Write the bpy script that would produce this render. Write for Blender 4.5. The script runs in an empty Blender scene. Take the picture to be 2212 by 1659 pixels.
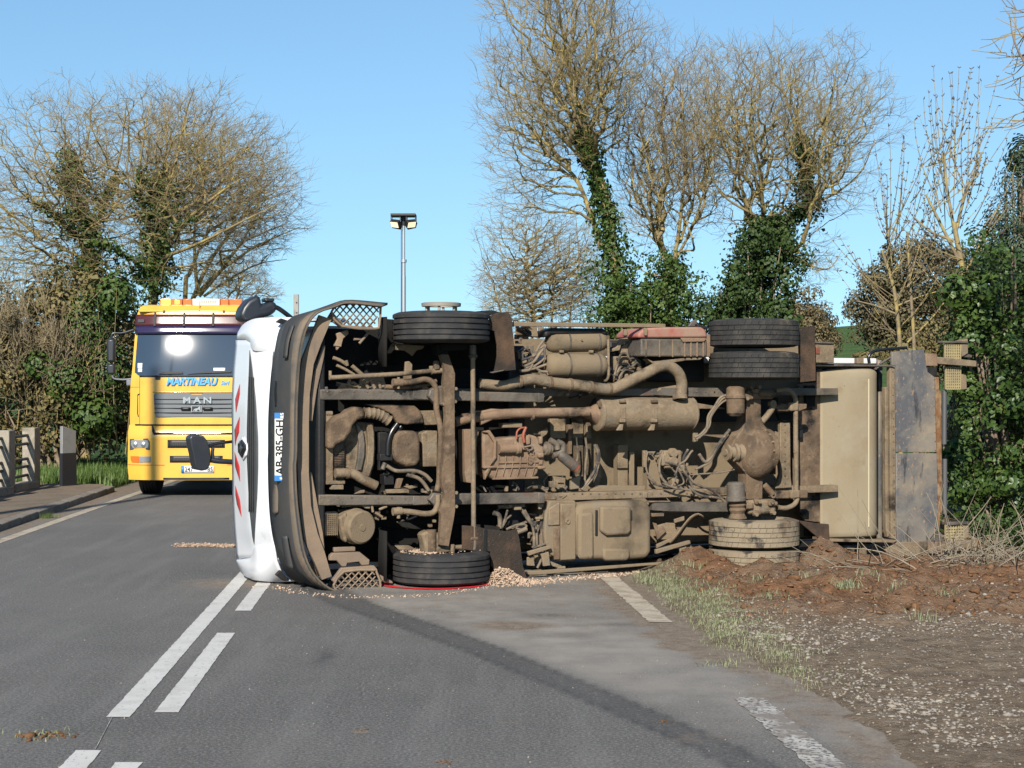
import bpy, bmesh, math, random
import numpy as np
from mathutils import Vector, Matrix, noise as mnoise
rng = random.Random(7)
S = bpy.context.scene
COL = S.collection
# ---------------------------------------------------------------- camera
CAMZ, FPX, CX, CY = 1.75, 3800.0, 1106.0, 829.5      # measured on the photo scaled to 2212 px wide
cd = bpy.data.cameras.new('camera'); cam = bpy.data.objects.new('camera', cd); COL.objects.link(cam)
cam.location = (0, 0, CAMZ); cam.rotation_euler = (math.radians(90), 0, 0)
cd.sensor_width = 36; cd.lens = FPX/2212*36; cd.clip_start = .1; cd.clip_end = 5000
S.camera = cam
# ---------------------------------------------------------------- sky and sun
SUN_EL, SUN_AZ = math.radians(31), math.radians(11.5)
w = bpy.data.worlds.new('World'); S.world = w; w.use_nodes = True
nt = w.node_tree; nt.nodes.clear()
sky = nt.nodes.new('ShaderNodeTexSky'); sky.sky_type = 'NISHITA'; sky.sun_disc = False
sky.sun_elevation = SUN_EL; sky.sun_rotation = math.pi + SUN_AZ
sky.air_density = 1.5; sky.dust_density = 0.4; sky.ozone_density = 6; sky.altitude = 0
tcw = nt.nodes.new('ShaderNodeTexCoord'); vmw = nt.nodes.new('ShaderNodeVectorMath'); vmw.operation = 'ADD'; vmw.inputs[1].default_value = (0, 0, .13)   # clear winter sky without a white horizon band
nt.links.new(tcw.outputs['Generated'], vmw.inputs[0]); nt.links.new(vmw.outputs[0], sky.inputs[0])
bg = nt.nodes.new('ShaderNodeBackground'); bg.inputs['Strength'].default_value = .087
wo = nt.nodes.new('ShaderNodeOutputWorld')
tint = nt.nodes.new('ShaderNodeVectorMath'); tint.operation = 'MULTIPLY'; tint.inputs[1].default_value = (.97, 1.03, 1.0)
nt.links.new(sky.outputs[0], tint.inputs[0]); nt.links.new(tint.outputs[0], bg.inputs[0]); nt.links.new(bg.outputs[0], wo.inputs[0])
ld = bpy.data.lights.new('sun', 'SUN'); ld.energy = 5.0; ld.angle = math.radians(.53); ld.color = (1, .93, .82)
sun = bpy.data.objects.new('sun', ld); COL.objects.link(sun)
SUND = Vector((math.sin(SUN_AZ)*math.cos(SUN_EL), math.cos(SUN_AZ)*math.cos(SUN_EL), -math.sin(SUN_EL)))
sun.rotation_euler = SUND.to_track_quat('-Z', 'Y').to_euler(); sun.location = (-20, -40, 40)
vs = S.view_settings; vs.view_transform = 'Standard'; vs.look = 'None'; vs.gamma = 1; vs.exposure = .92
vs.use_curve_mapping = False
S.cycles.max_bounces = 6; S.cycles.transparent_max_bounces = 8
# ---------------------------------------------------------------- photo pixel -> place
def gnd(x, y, z=0.0):
    t = (CAMZ-z)*FPX/(y-CY)
    return ((x-CX)/FPX*t, t, z)
def at(x, y, D):
    return ((x-CX)/FPX*D, D, CAMZ-(y-CY)/FPX*D)
# ---------------------------------------------------------------- materials
MATS = {}
ALB = .62        # measured display colours -> base colours under this exposure
def alb(c): return tuple(v*ALB for v in c)
GRIME = ('dust', 'dust_flat', 'dust_brown', 'dust_pink', 'steel_dust')
def mat(name, base, rough=.7, metal=0.0, layers=(), bump=0.0, bscale=40.0, spec=.4, coat=0.0, detail=6, bdist=.01):
    """base colour plus noise layers (colour, scale, lo, hi[, stretch xyz]); bump from fine noise"""
    if name in GRIME: base = tuple(v*.88 for v in base); layers = [(tuple(v*.88 for v in q[0]),)+tuple(q[1:]) for q in layers]; bump *= 1.6
    base = alb(base); layers = [(alb(q[0]),)+tuple(q[1:]) for q in layers]
    m = bpy.data.materials.new(name); m.use_nodes = True; t = m.node_tree; N = t.nodes; L = t.links
    b = N['Principled BSDF']; b.inputs['Roughness'].default_value = rough; b.inputs['Metallic'].default_value = metal
    b.inputs['Specular IOR Level'].default_value = spec
    if coat: b.inputs['Coat Weight'].default_value = coat; b.inputs['Coat Roughness'].default_value = .08
    b.inputs['Base Color'].default_value = (*base, 1)
    tc = N.new('ShaderNodeTexCoord'); cur = None
    for k, ly in enumerate(layers):
        c, sc, lo, hi = ly[:4]
        src = tc.outputs['Object']
        if len(ly) > 4:
            mp = N.new('ShaderNodeMapping'); mp.inputs['Scale'].default_value = ly[4]
            mp.inputs['Location'].default_value = (k*3.1, k*1.7, k*.9)
            L.new(src, mp.inputs[0]); src = mp.outputs[0]
        n = N.new('ShaderNodeTexNoise'); n.inputs['Scale'].default_value = sc; n.inputs['Detail'].default_value = detail
        n.inputs['Roughness'].default_value = .62
        L.new(src, n.inputs['Vector'])
        r = N.new('ShaderNodeMapRange'); r.inputs[1].default_value = lo; r.inputs[2].default_value = hi
        L.new(n.outputs['Fac'], r.inputs[0])
        mx = N.new('ShaderNodeMix'); mx.data_type = 'RGBA'
        L.new(r.outputs[0], mx.inputs[0])
        if cur is None: mx.inputs[6].default_value = (*base, 1)
        else: L.new(cur, mx.inputs[6])
        mx.inputs[7].default_value = (*c, 1); cur = mx.outputs[2]
    if cur is not None: L.new(cur, b.inputs['Base Color'])
    if bump:
        n = N.new('ShaderNodeTexNoise'); n.inputs['Scale'].default_value = bscale; n.inputs['Detail'].default_value = 5
        L.new(tc.outputs['Object'], n.inputs['Vector'])
        bp = N.new('ShaderNodeBump'); bp.inputs['Strength'].default_value = bump; bp.inputs['Distance'].default_value = bdist
        L.new(n.outputs['Fac'], bp.inputs['Height']); L.new(bp.outputs[0], b.inputs['Normal'])
    MATS[name] = m
    return m
DUST = (.34, .268, .185); DUST2 = (.27, .208, .14); DUSTD = (.13, .10, .07); DUSTG = (.235, .205, .165)
mat('dust', (.275, .207, .135), .9, 0, [(DUSTD, 3.0, .48, .70), (DUSTG, 7, .5, .8), ((.34, .26, .175), 18, .5, .75), ((.04, .033, .027), 2.3, .57, .68), ((.20, .115, .065), 3.1, .60, .75)], .35, 60, .15)
mat('dust_flat', (.262, .20, .13), .92, 0, [(DUST2, 2.2, .42, .7), (DUSTG, 5, .55, .8), ((.31, .245, .165), 25, .55, .8), ((.09, .072, .054), 1.7, .55, .72), ((.17, .115, .072), 4.5, .60, .72)], .25, 90, .12)
mat('dust_brown', (.205, .14, .09), .85, 0, [((.10, .07, .048), 4, .43, .66), ((.31, .225, .15), 12, .5, .75), ((.19, .165, .14), 6, .6, .8), ((.025, .021, .018), 3, .57, .67)], .4, 50, .2)
mat('dust_pink', (.285, .19, .125), .85, 0, [((.17, .11, .075), 4, .46, .7), ((.34, .26, .18), 9, .5, .75), ((.035, .029, .024), 2.6, .58, .68)], .3, 60, .2)
mat('steel_dust', (.17, .145, .12), .6, .15, [((.085, .075, .065), 5, .45, .65), (DUST2, 3.4, .5, .8), ((.25, .235, .22), 20, .6, .8), ((.03, .027, .025), 2.4, .57, .68), ((.17, .09, .05), 4.1, .60, .74)], .3, 50, .3)
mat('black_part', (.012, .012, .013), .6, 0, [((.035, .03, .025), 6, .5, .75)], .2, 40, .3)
mat('black_gloss', (.012, .012, .014), .25, 0, (), 0, 40, .5)
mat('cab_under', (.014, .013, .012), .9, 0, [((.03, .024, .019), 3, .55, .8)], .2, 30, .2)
mat('bumper', (.047, .047, .048), .62, 0, [((.07, .062, .052), 4, .5, .75), ((.15, .115, .08), 2.2, .6, .85)], .35, 420, .35, 0, 6, .002)
mat('bumper_lip', (.14, .115, .088), .7, 0, [((.21, .15, .10), 3, .48, .68), ((.09, .08, .072), 5, .55, .75)], .3, 120, .3)
mat('deflector', (.22, .165, .12), .75, 0, [((.30, .215, .145), 2.5, .42, .65), ((.12, .105, .092), 3, .55, .72, (1, 1, .35))], .3, 60, .25)
mat('rubber', (.030, .030, .032), .75, 0, [((.062, .057, .052), 9, .48, .7), ((.14, .115, .085), 5, .58, .76), ((.012, .012, .012), 3, .58, .72)], .5, 120, .3)
mat('rubber_rear', (.032, .031, .031), .8, 0, [((.075, .068, .058), 7, .45, .7), ((.23, .18, .125), 3.5, .58, .75)], .4, 90, .25)
mat('rubber_mud', (.29, .235, .165), .9, 0, [((.06, .057, .055), 5.5, .55, .62), ((.15, .105, .07), 2.2, .52, .64)], .4, 90, .15)
mat('mudflap', (.045, .037, .031), .95, 0, [((.13, .08, .052), 4, .42, .7), ((.19, .13, .09), 60, .62, .75)], .8, 90, .1)
mat('white_paint', (.80, .82, .86), .28, 0, [((.72, .73, .75), 2, .5, .8), ((.46, .42, .36), 3.4, .66, .85), ((.30, .27, .23), 40, .70, .78)], 0, 40, .5, .35)
mat('white_body', (.72, .73, .73), .4)
mat('red_paint', (.52, .035, .035), .38, 0, [((.62, .12, .11), 8, .6, .8)])
mat('red_lid', (.36, .07, .065), .7, 0, [((.34, .22, .16), 2.6, .38, .58), ((.42, .17, .14), 7, .5, .75)], .15, 60, .25)
mat('red_spray', (.75, .02, .03), .7)
mat('rust_red', (.20, .055, .03), .85, 0, [((.32, .10, .05), 9, .45, .7)], .3, 60)
mat('rust', (.22, .105, .05), .9, 0, [((.34, .24, .14), 6, .45, .65), ((.10, .055, .03), 14, .5, .7)], .5, 80, .15)
mat('cream', (.325, .268, .178), .7, 0, [((.285, .22, .14), 1.3, .42, .64, (1, 1, .5)), ((.34, .29, .205), 3.2, .5, .72), ((.24, .17, .10), 4, .58, .78), ((.13, .095, .065), 22, .68, .76)], .15, 50, .25)
mat('cream_weld', (.55, .48, .34), .7)
mat('grey_panel', (.105, .108, .118), .6, 0, [((.30, .245, .18), 1.9, .44, .66), ((.22, .20, .17), 5, .45, .7), ((.40, .24, .14), 26, .60, .68), ((.05, .05, .055), 9, .58, .66, (1, 1, .25))], .25, 60, .3)
mat('yellow_guard', (.42, .34, .17), .7, 0, [((.28, .23, .15), 6, .42, .66)], .2, 60)
mat('grey_tube', (.10, .10, .105), .5)
mat('alu', (.36, .33, .28), .6, .2, [((.40, .34, .27), 4, .45, .7)], .1, 50)
mat('plate_white', (.78, .78, .76), .4, 0, [((.62, .58, .52), 14, .6, .85)])
mat('plate_blue', (.05, .22, .55), .4)
mat('ink', (.012, .012, .014), .5)
mat('hose', (.045, .04, .036), .6, 0, [((.20, .155, .11), 7, .45, .65)])
mat('hose_dust', (.20, .155, .11), .8, 0, [((.045, .04, .036), 5, .47, .6), ((.30, .235, .16), 11, .55, .7)])
mat('orange_hose', (.30, .085, .045), .6)
mat('grain', (.50, .35, .25), .9, 0, [((.60, .46, .34), 30, .45, .6), ((.45, .27, .17), 20, .55, .7)], .3, 60)
# ---------------------------------------------------------------- mesh helpers
def link(name, me, parent=None, mats=(), **props):
    o = bpy.data.objects.new(name, me); COL.objects.link(o)
    if parent is not None: o.parent = parent
    for m in mats: me.materials.append(MATS[m] if isinstance(m, str) else m)
    for k, v in props.items(): o[k] = v
    return o
def mesh(name, V, F, m='dust', parent=None, bevel=0.0, ang=35, solid=0.0, flat=False, mi=None, seg=2, **props):
    me = bpy.data.meshes.new(name)
    me.from_pydata([tuple(map(float, v)) for v in V], [], [tuple(f) for f in F])
    me.validate(); 
    o = link(name, me, parent, m if isinstance(m, (list, tuple)) else (m,), **props)
    if mi is not None: me.polygons.foreach_set('material_index', mi)
    if not flat:
        me.polygons.foreach_set('use_smooth', [True]*len(me.polygons))
        if ang < 180: me.set_sharp_from_angle(angle=math.radians(ang))
    if solid:
        md = o.modifiers.new('solid', 'SOLIDIFY'); md.thickness = solid; md.offset = 0
    if bevel:
        md = o.modifiers.new('bevel', 'BEVEL'); md.width = bevel; md.segments = seg; md.limit_method = 'ANGLE'; md.angle_limit = math.radians(40)
        md.harden_normals = False
    me.update()
    return o
def npmesh(name, V, Fq, m, parent=None, smooth=False, mi=None, **props):
    """fast mesh from numpy arrays; Fq is (n,3) or (n,4)"""
    me = bpy.data.meshes.new(name); V = np.asarray(V, np.float32); Fq = np.asarray(Fq, np.int32); k = Fq.shape[1]
    me.vertices.add(len(V)); me.vertices.foreach_set('co', V.ravel())
    me.loops.add(Fq.size); me.loops.foreach_set('vertex_index', Fq.ravel())
    me.polygons.add(len(Fq)); me.polygons.foreach_set('loop_start', np.arange(0, Fq.size, k, dtype=np.int32))
    if smooth: me.polygons.foreach_set('use_smooth', np.ones(len(Fq), bool))
    o = link(name, me, parent, m if isinstance(m, (list, tuple)) else (m,), **props)
    if mi is not None: me.polygons.foreach_set('material_index', np.asarray(mi, np.int32))
    me.update(calc_edges=True)
    return o
class G:
    """geometry collector"""
    def __init__(s): s.V = []; s.F = []
    def add(s, V, F):
        k = len(s.V); s.V += [tuple(v) for v in V]; s.F += [tuple(i+k for i in f) for f in F]; return s
    def box(s, x0, x1, y0, y1, z0, z1):
        V = [(x, y, z) for x in (x0, x1) for y in (y0, y1) for z in (z0, z1)]
        return s.add(V, [(0, 1, 3, 2), (4, 6, 7, 5), (0, 4, 5, 1), (2, 3, 7, 6), (0, 2, 6, 4), (1, 5, 7, 3)])
    def prism(s, P, Q):
        n = len(P); F = [tuple(range(n)), tuple(range(2*n-1, n-1, -1))]
        F += [((i+1) % n, i, n+i, n+(i+1) % n) for i in range(n)]
        return s.add(list(P)+list(Q), F)
    def tube(s, P, r, n=10, cap=True):
        P = [Vector(p) for p in P]; m = len(P); R = r if isinstance(r, (list, tuple)) else [r]*m
        V = []; F = []; prev = None
        for i, p in enumerate(P):
            t = (P[min(i+1, m-1)]-P[max(i-1, 0)]).normalized()
            if prev is None:
                a = Vector((0, 0, 1)) if abs(t.z) < .9 else Vector((1, 0, 0)); nrm = t.cross(a).normalized()
            else:
                nrm = (prev-t*prev.dot(t)).normalized()
            prev = nrm; b = t.cross(nrm)
            for k in range(n):
                q = 2*math.pi*k/n; V.append(p+(nrm*math.cos(q)+b*math.sin(q))*R[i])
        for i in range(m-1):
            for k in range(n):
                F.append((i*n+k, i*n+(k+1) % n, (i+1)*n+(k+1) % n, (i+1)*n+k))
        if cap: F += [tuple(range(n-1, -1, -1)), tuple(range((m-1)*n, m*n))]
        return s.add(V, F)
    def lathe(s, c, ax, prof, n=32, a0=0, a1=2*math.pi):
        """prof: (t along axis, radius)"""
        c = Vector(c); ax = Vector(ax).normalized()
        a = Vector((0, 0, 1)) if abs(ax.z) < .9 else Vector((1, 0, 0)); u = ax.cross(a).normalized(); v = ax.cross(u)
        full = abs(a1-a0-2*math.pi) < 1e-6; k = n if full else n+1
        V = [c+ax*t+(u*math.cos(a0+(a1-a0)*i/n)+v*math.sin(a0+(a1-a0)*i/n))*r for t, r in prof for i in range(k)]
        F = []
        for j in range(len(prof)-1):
            for i in range(n):
                i2 = (i+1) % k
                F.append((j*k+i, (j+1)*k+i, (j+1)*k+i2, j*k+i2))
        return s.add(V, F)
    def make(s, name, m='dust', parent=None, **kw): return mesh(name, s.V, s.F, m, parent, **kw)
def smooth_path(P, k=6):
    P = [np.array(p, float) for p in P]; Q = [2*P[0]-P[1]]+P+[2*P[-1]-P[-2]]; out = []
    for i in range(1, len(Q)-2):
        p0, p1, p2, p3 = Q[i-1:i+3]
        for j in range(k):
            t = j/k; out.append(.5*((2*p1)+(-p0+p2)*t+(2*p0-5*p1+4*p2-p3)*t*t+(-p0+3*p1-3*p2+p3)*t**3))
    out.append(P[-1]); return [tuple(p) for p in out]
def resample(P, n):
    P = np.array(P, float); d = np.r_[0, np.cumsum(np.linalg.norm(np.diff(P, axis=0), axis=1))]
    t = np.linspace(0, d[-1], n); return np.stack([np.interp(t, d, P[:, k]) for k in range(P.shape[1])], 1)
def loft(name, rows, m, parent, n=24, solid=0.0, **kw):
    R = [resample(smooth_path(r, 5) if len(r) > 2 else r, n) for r in rows]
    V = np.concatenate(R); F = []
    for j in range(len(R)-1):
        for i in range(n-1): F.append((j*n+i, j*n+i+1, (j+1)*n+i+1, (j+1)*n+i))
    return mesh(name, V, F, m, parent, solid=solid, **kw)
def thing(name, label, cat, loc=(0, 0, 0), rz=0.0, group=None):
    o = bpy.data.objects.new(name, None); COL.objects.link(o); o.empty_display_size = .2
    o.location = loc; o.rotation_euler = (0, 0, rz); o['label'] = label; o['category'] = cat
    if group: o['group'] = group
    return o
def tag(o, label, cat, group=None):
    o['label'] = label; o['category'] = cat
    if group: o['group'] = group
    return o
def text_mesh(name, s, size, m, parent, mtx, bold=0.0, shear=0.0, depth=.002, align='CENTER', sx=1.0):
    cu = bpy.data.curves.new('t', 'FONT'); cu.body = s; cu.size = size; cu.offset = bold; cu.shear = shear; cu.extrude = depth
    cu.align_x = align; cu.align_y = 'CENTER'
    ob = bpy.data.objects.new('t', cu); COL.objects.link(ob)
    me = bpy.data.meshes.new_from_object(ob.evaluated_get(bpy.context.evaluated_depsgraph_get()))
    bpy.data.objects.remove(ob); bpy.data.curves.remove(cu)
    me.transform(Matrix.Diagonal((sx, 1, 1, 1))); me.transform(mtx); me.materials.clear()
    return link(name, me, parent, (m,))
def axes(o, x, y):
    """matrix with columns x, y, x*y at origin o"""
    x = Vector(x).normalized(); y = Vector(y).normalized(); z = x.cross(y)
    return Matrix(((x.x, y.x, z.x, o[0]), (x.y, y.y, z.y, o[1]), (x.z, y.z, z.z, o[2]), (0, 0, 0, 1)))
# ================================================================ GROUND, ROAD, VERGE
def edge_r(Y): return 1.36-(Y-8)*.072           # painted right edge line (left side of it)
def mid_l(Y): return -2.06-(Y-8)*.0562          # left side of the centre line
def edge_l(Y): return -5.42-(Y-10)*.036         # left edge line
def fbm(X, Y, s, o=4, seed=0):
    out = np.zeros_like(X, float); a = 1.0; tot = 0
    r = np.random.RandomState(seed)
    for k in range(o):
        for q in range(3):
            th = r.rand()*6.283; ph = r.rand()*6.283; f = s*(1+.35*r.rand())
            out += a*np.sin((X*math.cos(th)+Y*math.sin(th))*f+ph+1.7*np.sin((X*math.sin(th)-Y*math.cos(th))*f*.7+ph*2))/3
        tot += a; a *= .55; s *= 2.07
    return out/tot
def sst(x, a, b): 
    t = np.clip((x-a)/(b-a), 0, 1); return t*t*(3-2*t)
def bump(X, Y, x, y, rx, ry): return np.exp(-((X-x)/rx)**2-((Y-y)/ry)**2)
def asph_r(Y): return np.where(Y < 13, 1.80-(Y-8)*.125, 1.175-(Y-13)*.055)
def ground_h(X, Y):
    er = asph_r(Y)
    d = X-er+.20*fbm(X, Y, 2.6, 4, 3)+.07*fbm(X, Y, 9, 3, 4)
    h = -.03+.055*sst(d, -.12, .35)
    n = .05*fbm(X, Y, 2.4, 5, 11)+.016*fbm(X, Y, 17, 4, 5)
    h = h+n*sst(d, .05, .6)
    soil = sst(d, .2, .7)*sst(Y, 11.8, 13.6)*sst(-Y, -18.5, -16.3)
    h = h+soil*(.065+.10*fbm(X, Y, 4.2, 5, 21)+.065*fbm(X, Y, 13, 3, 22))
    h = h+.24*bump(X+.1*fbm(X, Y, 5, 3, 51), Y+.1*fbm(X, Y, 6, 3, 52), 3.0, 16.9, .26, .3)*(1+.45*fbm(X, Y, 11, 4, 53))+.04*bump(X, Y, 3.25, 15.85, .55, .38)+.16*bump(X, Y, 1.78, 16.25, .28, .3)+.05*bump(X, Y, 2.75, 14.8, .9, .5)
    h = h+.10*bump(X, Y, 3.05, 13.5, .28, .22)+.02*bump(X, Y, 4.3, 15.6, .8, .35)
    h = h-.24*bump(X, Y, 2.5, 16.5, .55, .45)-.5*sst(X, 3.4, 4.6)*sst(Y, 16.6, 17.3)*sst(-Y, -21, -18.5)
    # left bank, right bank, far field rise
    dl = edge_l(Y)-1.0-X
    h = h+np.where(dl > 0, .02+.05*fbm(X, Y, 1.6, 4, 8)*sst(dl, 0, 2)+.35*sst(dl, 3, 14), 0)
    h = h+.5*sst(X, 5, 12)*sst(Y, 4, 30)
    r = np.hypot(X, Y)
    h = h+sst(r, 60, 240)*(8.6*sst(X, -30, 60)+1.0)+sst(r, 240, 900)*6*(.5+.5*np.sin(X*.004+1))
    return h
def nonuni(segs):
    out = []
    for a, b, s in segs: out += list(np.arange(a, b, s))
    return np.array(out+[segs[-1][1]])
gx = nonuni([(-900, -200, 70), (-200, -40, 16), (-40, -12, 2.5), (-12, -6, .4), (-6, .6, .7), (.6, 5.2, .035), (5.2, 9, .15), (9, 14, .5), (14, 40, 2.5), (40, 200, 12), (200, 900, 70)])
gy = nonuni([(-30, 4, 4), (4, 7, .5), (7, 17.6, .035), (17.6, 20, .1), (20, 36, .4), (36, 60, 2), (60, 300, 8), (300, 1800, 75)])
GX, GY = np.meshgrid(gx, gy, indexing='ij'); GH = ground_h(GX, GY)
nx, ny = GX.shape
ii = (np.arange(nx-1)[:, None]*ny+np.arange(ny-1)[None, :]).ravel()
def ground_mat():
    m = bpy.data.materials.new('ground'); m.use_nodes = True; t = m.node_tree; N = t.nodes; L = t.links; b = N['Principled BSDF']
    b.inputs['Roughness'].default_value = .95; b.inputs['Specular IOR Level'].default_value = .12
    tc = N.new('ShaderNodeTexCoord')
    def noise(s, d=8):
        n = N.new('ShaderNodeTexNoise'); n.inputs['Scale'].default_value = s; n.inputs['Detail'].default_value = d; n.inputs['Roughness'].default_value = .65
        L.new(tc.outputs['Object'], n.inputs['Vector']); return n.outputs['Fac']
    def ramp(f, pts):
        r = N.new('ShaderNodeValToRGB'); e = r.color_ramp.elements
        while len(e) < len(pts): e.new(.5)
        for q, (p, c) in zip(e, pts): q.position = p; q.color = (*alb(c), 1)
        L.new(f, r.inputs[0]); return r.outputs[0]
    def mix(f, a, c):
        x = N.new('ShaderNodeMix'); x.data_type = 'RGBA'; L.new(f, x.inputs[0]); L.new(a, x.inputs[6]); L.new(c, x.inputs[7]); return x.outputs[2]
    at_ = N.new('ShaderNodeVertexColor'); at_.layer_name = 'zone'
    sp = N.new('ShaderNodeSeparateColor'); L.new(at_.outputs[0], sp.inputs[0])
    verge = ramp(noise(9), [(.32, (.14, .105, .075)), (.5, (.225, .172, .122)), (.68, (.30, .24, .18))])
    soil = ramp(noise(7), [(.3, (.085, .05, .03)), (.45, (.185, .098, .052)), (.6, (.25, .135, .072)), (.75, (.31, .20, .125))])
    grass = ramp(noise(.55), [(.3, (.045, .085, .022)), (.5, (.07, .125, .03)), (.7, (.10, .155, .04))])
    c = mix(sp.outputs[0], verge, soil); c = mix(sp.outputs[1], c, grass)
    L.new(c, b.inputs['Base Color'])
    bp = N.new('ShaderNodeBump'); bp.inputs['Strength'].default_value = .9; bp.inputs['Distance'].default_value = .05
    L.new(noise(30, 10), bp.inputs['Height']); L.new(bp.outputs[0], b.inputs['Normal'])
    MATS['ground'] = m
ground_mat()
gro = npmesh('ground', np.stack([GX, GY, GH], -1).reshape(-1, 3), np.stack([ii, ii+ny, ii+ny+1, ii+1], 1), 'ground', smooth=True, kind='structure')
d_ = GX-asph_r(GY)
soilz = sst(d_, .22, .75)*sst(GY+.35*fbm(GX, GY, 2, 3, 41), 12.2, 13.6)*sst(-GY, -24, -20)*np.clip(.75+.6*fbm(GX, GY, 2.5, 3, 42), 0, 1)
soilz = np.maximum(soilz, .25*sst(d_, .2, 1)*np.clip(fbm(GX, GY, 1.4, 3, 43), 0, 1))
grassz = np.clip(sst(GX, 6, 9)+sst(GY, 22, 26)*sst(d_, .3, 1)+sst(-GX+edge_l(GY)-.9, 0, .3)+sst(GY, 30, 40), 0, 1)
colr = gro.data.color_attributes.new('zone', 'FLOAT_COLOR', 'POINT')
colr.data.foreach_set('color', np.stack([soilz, grassz, soilz*0, soilz*0+1], -1).reshape(-1).astype(np.float32))
# ---- asphalt
def road_mat():
    m = bpy.data.materials.new('asphalt'); m.use_nodes = True; t = m.node_tree; N = t.nodes; L = t.links; b = N['Principled BSDF']
    b.inputs['Roughness'].default_value = .82; b.inputs['Specular IOR Level'].default_value = .3
    tc = N.new('ShaderNodeTexCoord')
    def noise(s, d=6, rr=.6, st=None):
        n = N.new('ShaderNodeTexNoise'); n.inputs['Scale'].default_value = s; n.inputs['Detail'].default_value = d; n.inputs['Roughness'].default_value = rr
        src = tc.outputs['Object']
        if st:
            mp = N.new('ShaderNodeMapping'); mp.inputs['Scale'].default_value = st; L.new(src, mp.inputs[0]); src = mp.outputs[0]
        L.new(src, n.inputs['Vector']); return n.outputs['Fac']
    def mrange(f, a, c, o0=0, o1=1):
        r = N.new('ShaderNodeMapRange'); r.inputs[1].default_value = a; r.inputs[2].default_value = c; r.inputs[3].default_value = o0; r.inputs[4].default_value = o1
        L.new(f, r.inputs[0]); return r.outputs[0]
    def mul(a, c):
        x = N.new('ShaderNodeMath'); x.operation = 'MULTIPLY'; L.new(a, x.inputs[0]); L.new(c, x.inputs[1]); return x.outputs[0]
    def mix(f, a, c):
        x = N.new('ShaderNodeMix'); x.data_type = 'RGBA'; L.new(f, x.inputs[0])
        if isinstance(a, tuple): x.inputs[6].default_value = (*alb(a), 1)
        else: L.new(a, x.inputs[6])
        if isinstance(c, tuple): x.inputs[7].default_value = (*alb(c), 1)
        else: L.new(c, x.inputs[7])
        return x.outputs[2]
    a_ = N.new('ShaderNodeVertexColor'); a_.layer_name = 'wear'
    sp = N.new('ShaderNodeSeparateColor'); L.new(a_.outputs[0], sp.inputs[0])
    grit = noise(58, 4, .75); fine = noise(170, 3, .7); mid = noise(14, 6); big = noise(.8, 5); st = noise(1.1, 5, .6, (3.5, .35, 1))
    c = mix(mrange(big, .35, .7), (.086, .083, .079), (.124, .119, .113))
    c = mix(mrange(st, .48, .68, 0, .75), c, (.175, .17, .162))
    c = mix(mrange(mid, .52, .75, 0, .55), c, (.205, .198, .187))
    c = mix(mrange(fine, .5, .72, 0, .75), c, (.31, .295, .275))
    c = mix(mrange(fine, .5, .3, 0, .8), c, (.05, .05, .05))
    c = mix(mrange(grit, .52, .62, 0, .9), c, (.27, .26, .245)); c = mix(mrange(grit, .48, .38, 0, .8), c, (.045, .045, .045))
    dustf = mul(sp.outputs[1], mrange(noise(2.6, 7), .25, .6, .35, 1))
    c = mix(dustf, c, (.34, .31, .27))
    skid = mul(sp.outputs[0], mul(mrange(noise(26, 4), .3, .55, .25, 1), mrange(noise(3.5, 6), .3, .55, .82, 1)))
    c = mix(skid, c, (.055, .054, .053))
    mudn = N.new('ShaderNodeMath'); mudn.operation = 'ADD'; L.new(sp.outputs[2], mudn.inputs[0]); L.new(noise(6, 8, .65, (1, .6, 1)), mudn.inputs[1])
    mud = mrange(mudn.outputs[0], .72, 1.12)
    mc = mix(mrange(noise(11, 8, .7), .35, .65), (.135, .10, .072), (.27, .215, .16)); mc = mix(mrange(grit, .52, .64, 0, .8), mc, (.36, .31, .25))
    c = mix(mud, c, mc)
    L.new(c, b.inputs['Base Color'])
    bp = N.new('ShaderNodeBump'); bp.inputs['Strength'].default_value = .55; bp.inputs['Distance'].default_value = .006
    L.new(fine, bp.inputs['Height']); L.new(bp.outputs[0], b.inputs['Normal'])
    MATS['asphalt'] = m
road_mat()
ry = nonuni([(-30, 6.5, 3), (6.5, 17, .05), (17, 32, .25), (32, 140, 6)])
rs = np.linspace(0, 1, 170)
RY, RS = np.meshgrid(ry, rs, indexing='ij')
xl = edge_l(RY)-.85; xr = asph_r(RY)+.28
RX = xl+(xr-xl)*RS
crown = -.0005*(RX-mid_l(RY))**2
nx, ny = RX.shape
ii = (np.arange(nx-1)[:, None]*ny+np.arange(ny-1)[None, :]).ravel()
road = npmesh('road', np.stack([RX, RY, RX*0], -1).reshape(-1, 3), np.stack([ii, ii+1, ii+ny+1, ii+ny], 1), 'asphalt', smooth=True, kind='structure')
# stains: tyre mark, dust, mud (they have a place of their own on the road)
mk_pts = np.array([gnd(x, y)[:2] for x, y in [(690, 1268), (760, 1305), (900, 1352), (1040, 1402), (1150, 1448), (1260, 1492), (1400, 1552), (1540, 1612), (1640, 1664), (1740, 1720)]])
mx_ = np.interp(RY, mk_pts[::-1, 1], mk_pts[::-1, 0]); mhw = np.interp(RY, [8, 10, 12, 15.3], [.12, .14, .16, .20])
dd = np.abs(RX-mx_)/mhw
skid = sst(-dd, -1.05, -.93)*sst(-RY, -15.4, -15.0)*(.72+.28*np.clip(fbm(RX, RY, 1.4, 3, 61)+.4, 0, 1))
edge_dark = np.exp(-((dd-.8)/.25)**2)*.3*sst(-RY, -15.3, -14.9)
skid = np.clip(skid*.72+edge_dark, 0, 1)
ox, oy, _ = gnd(700, 1418); skid = np.maximum(skid, .75*bump(RX+.03*fbm(RX, RY, 9, 2, 5), RY, ox, oy, .055, .33))
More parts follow.
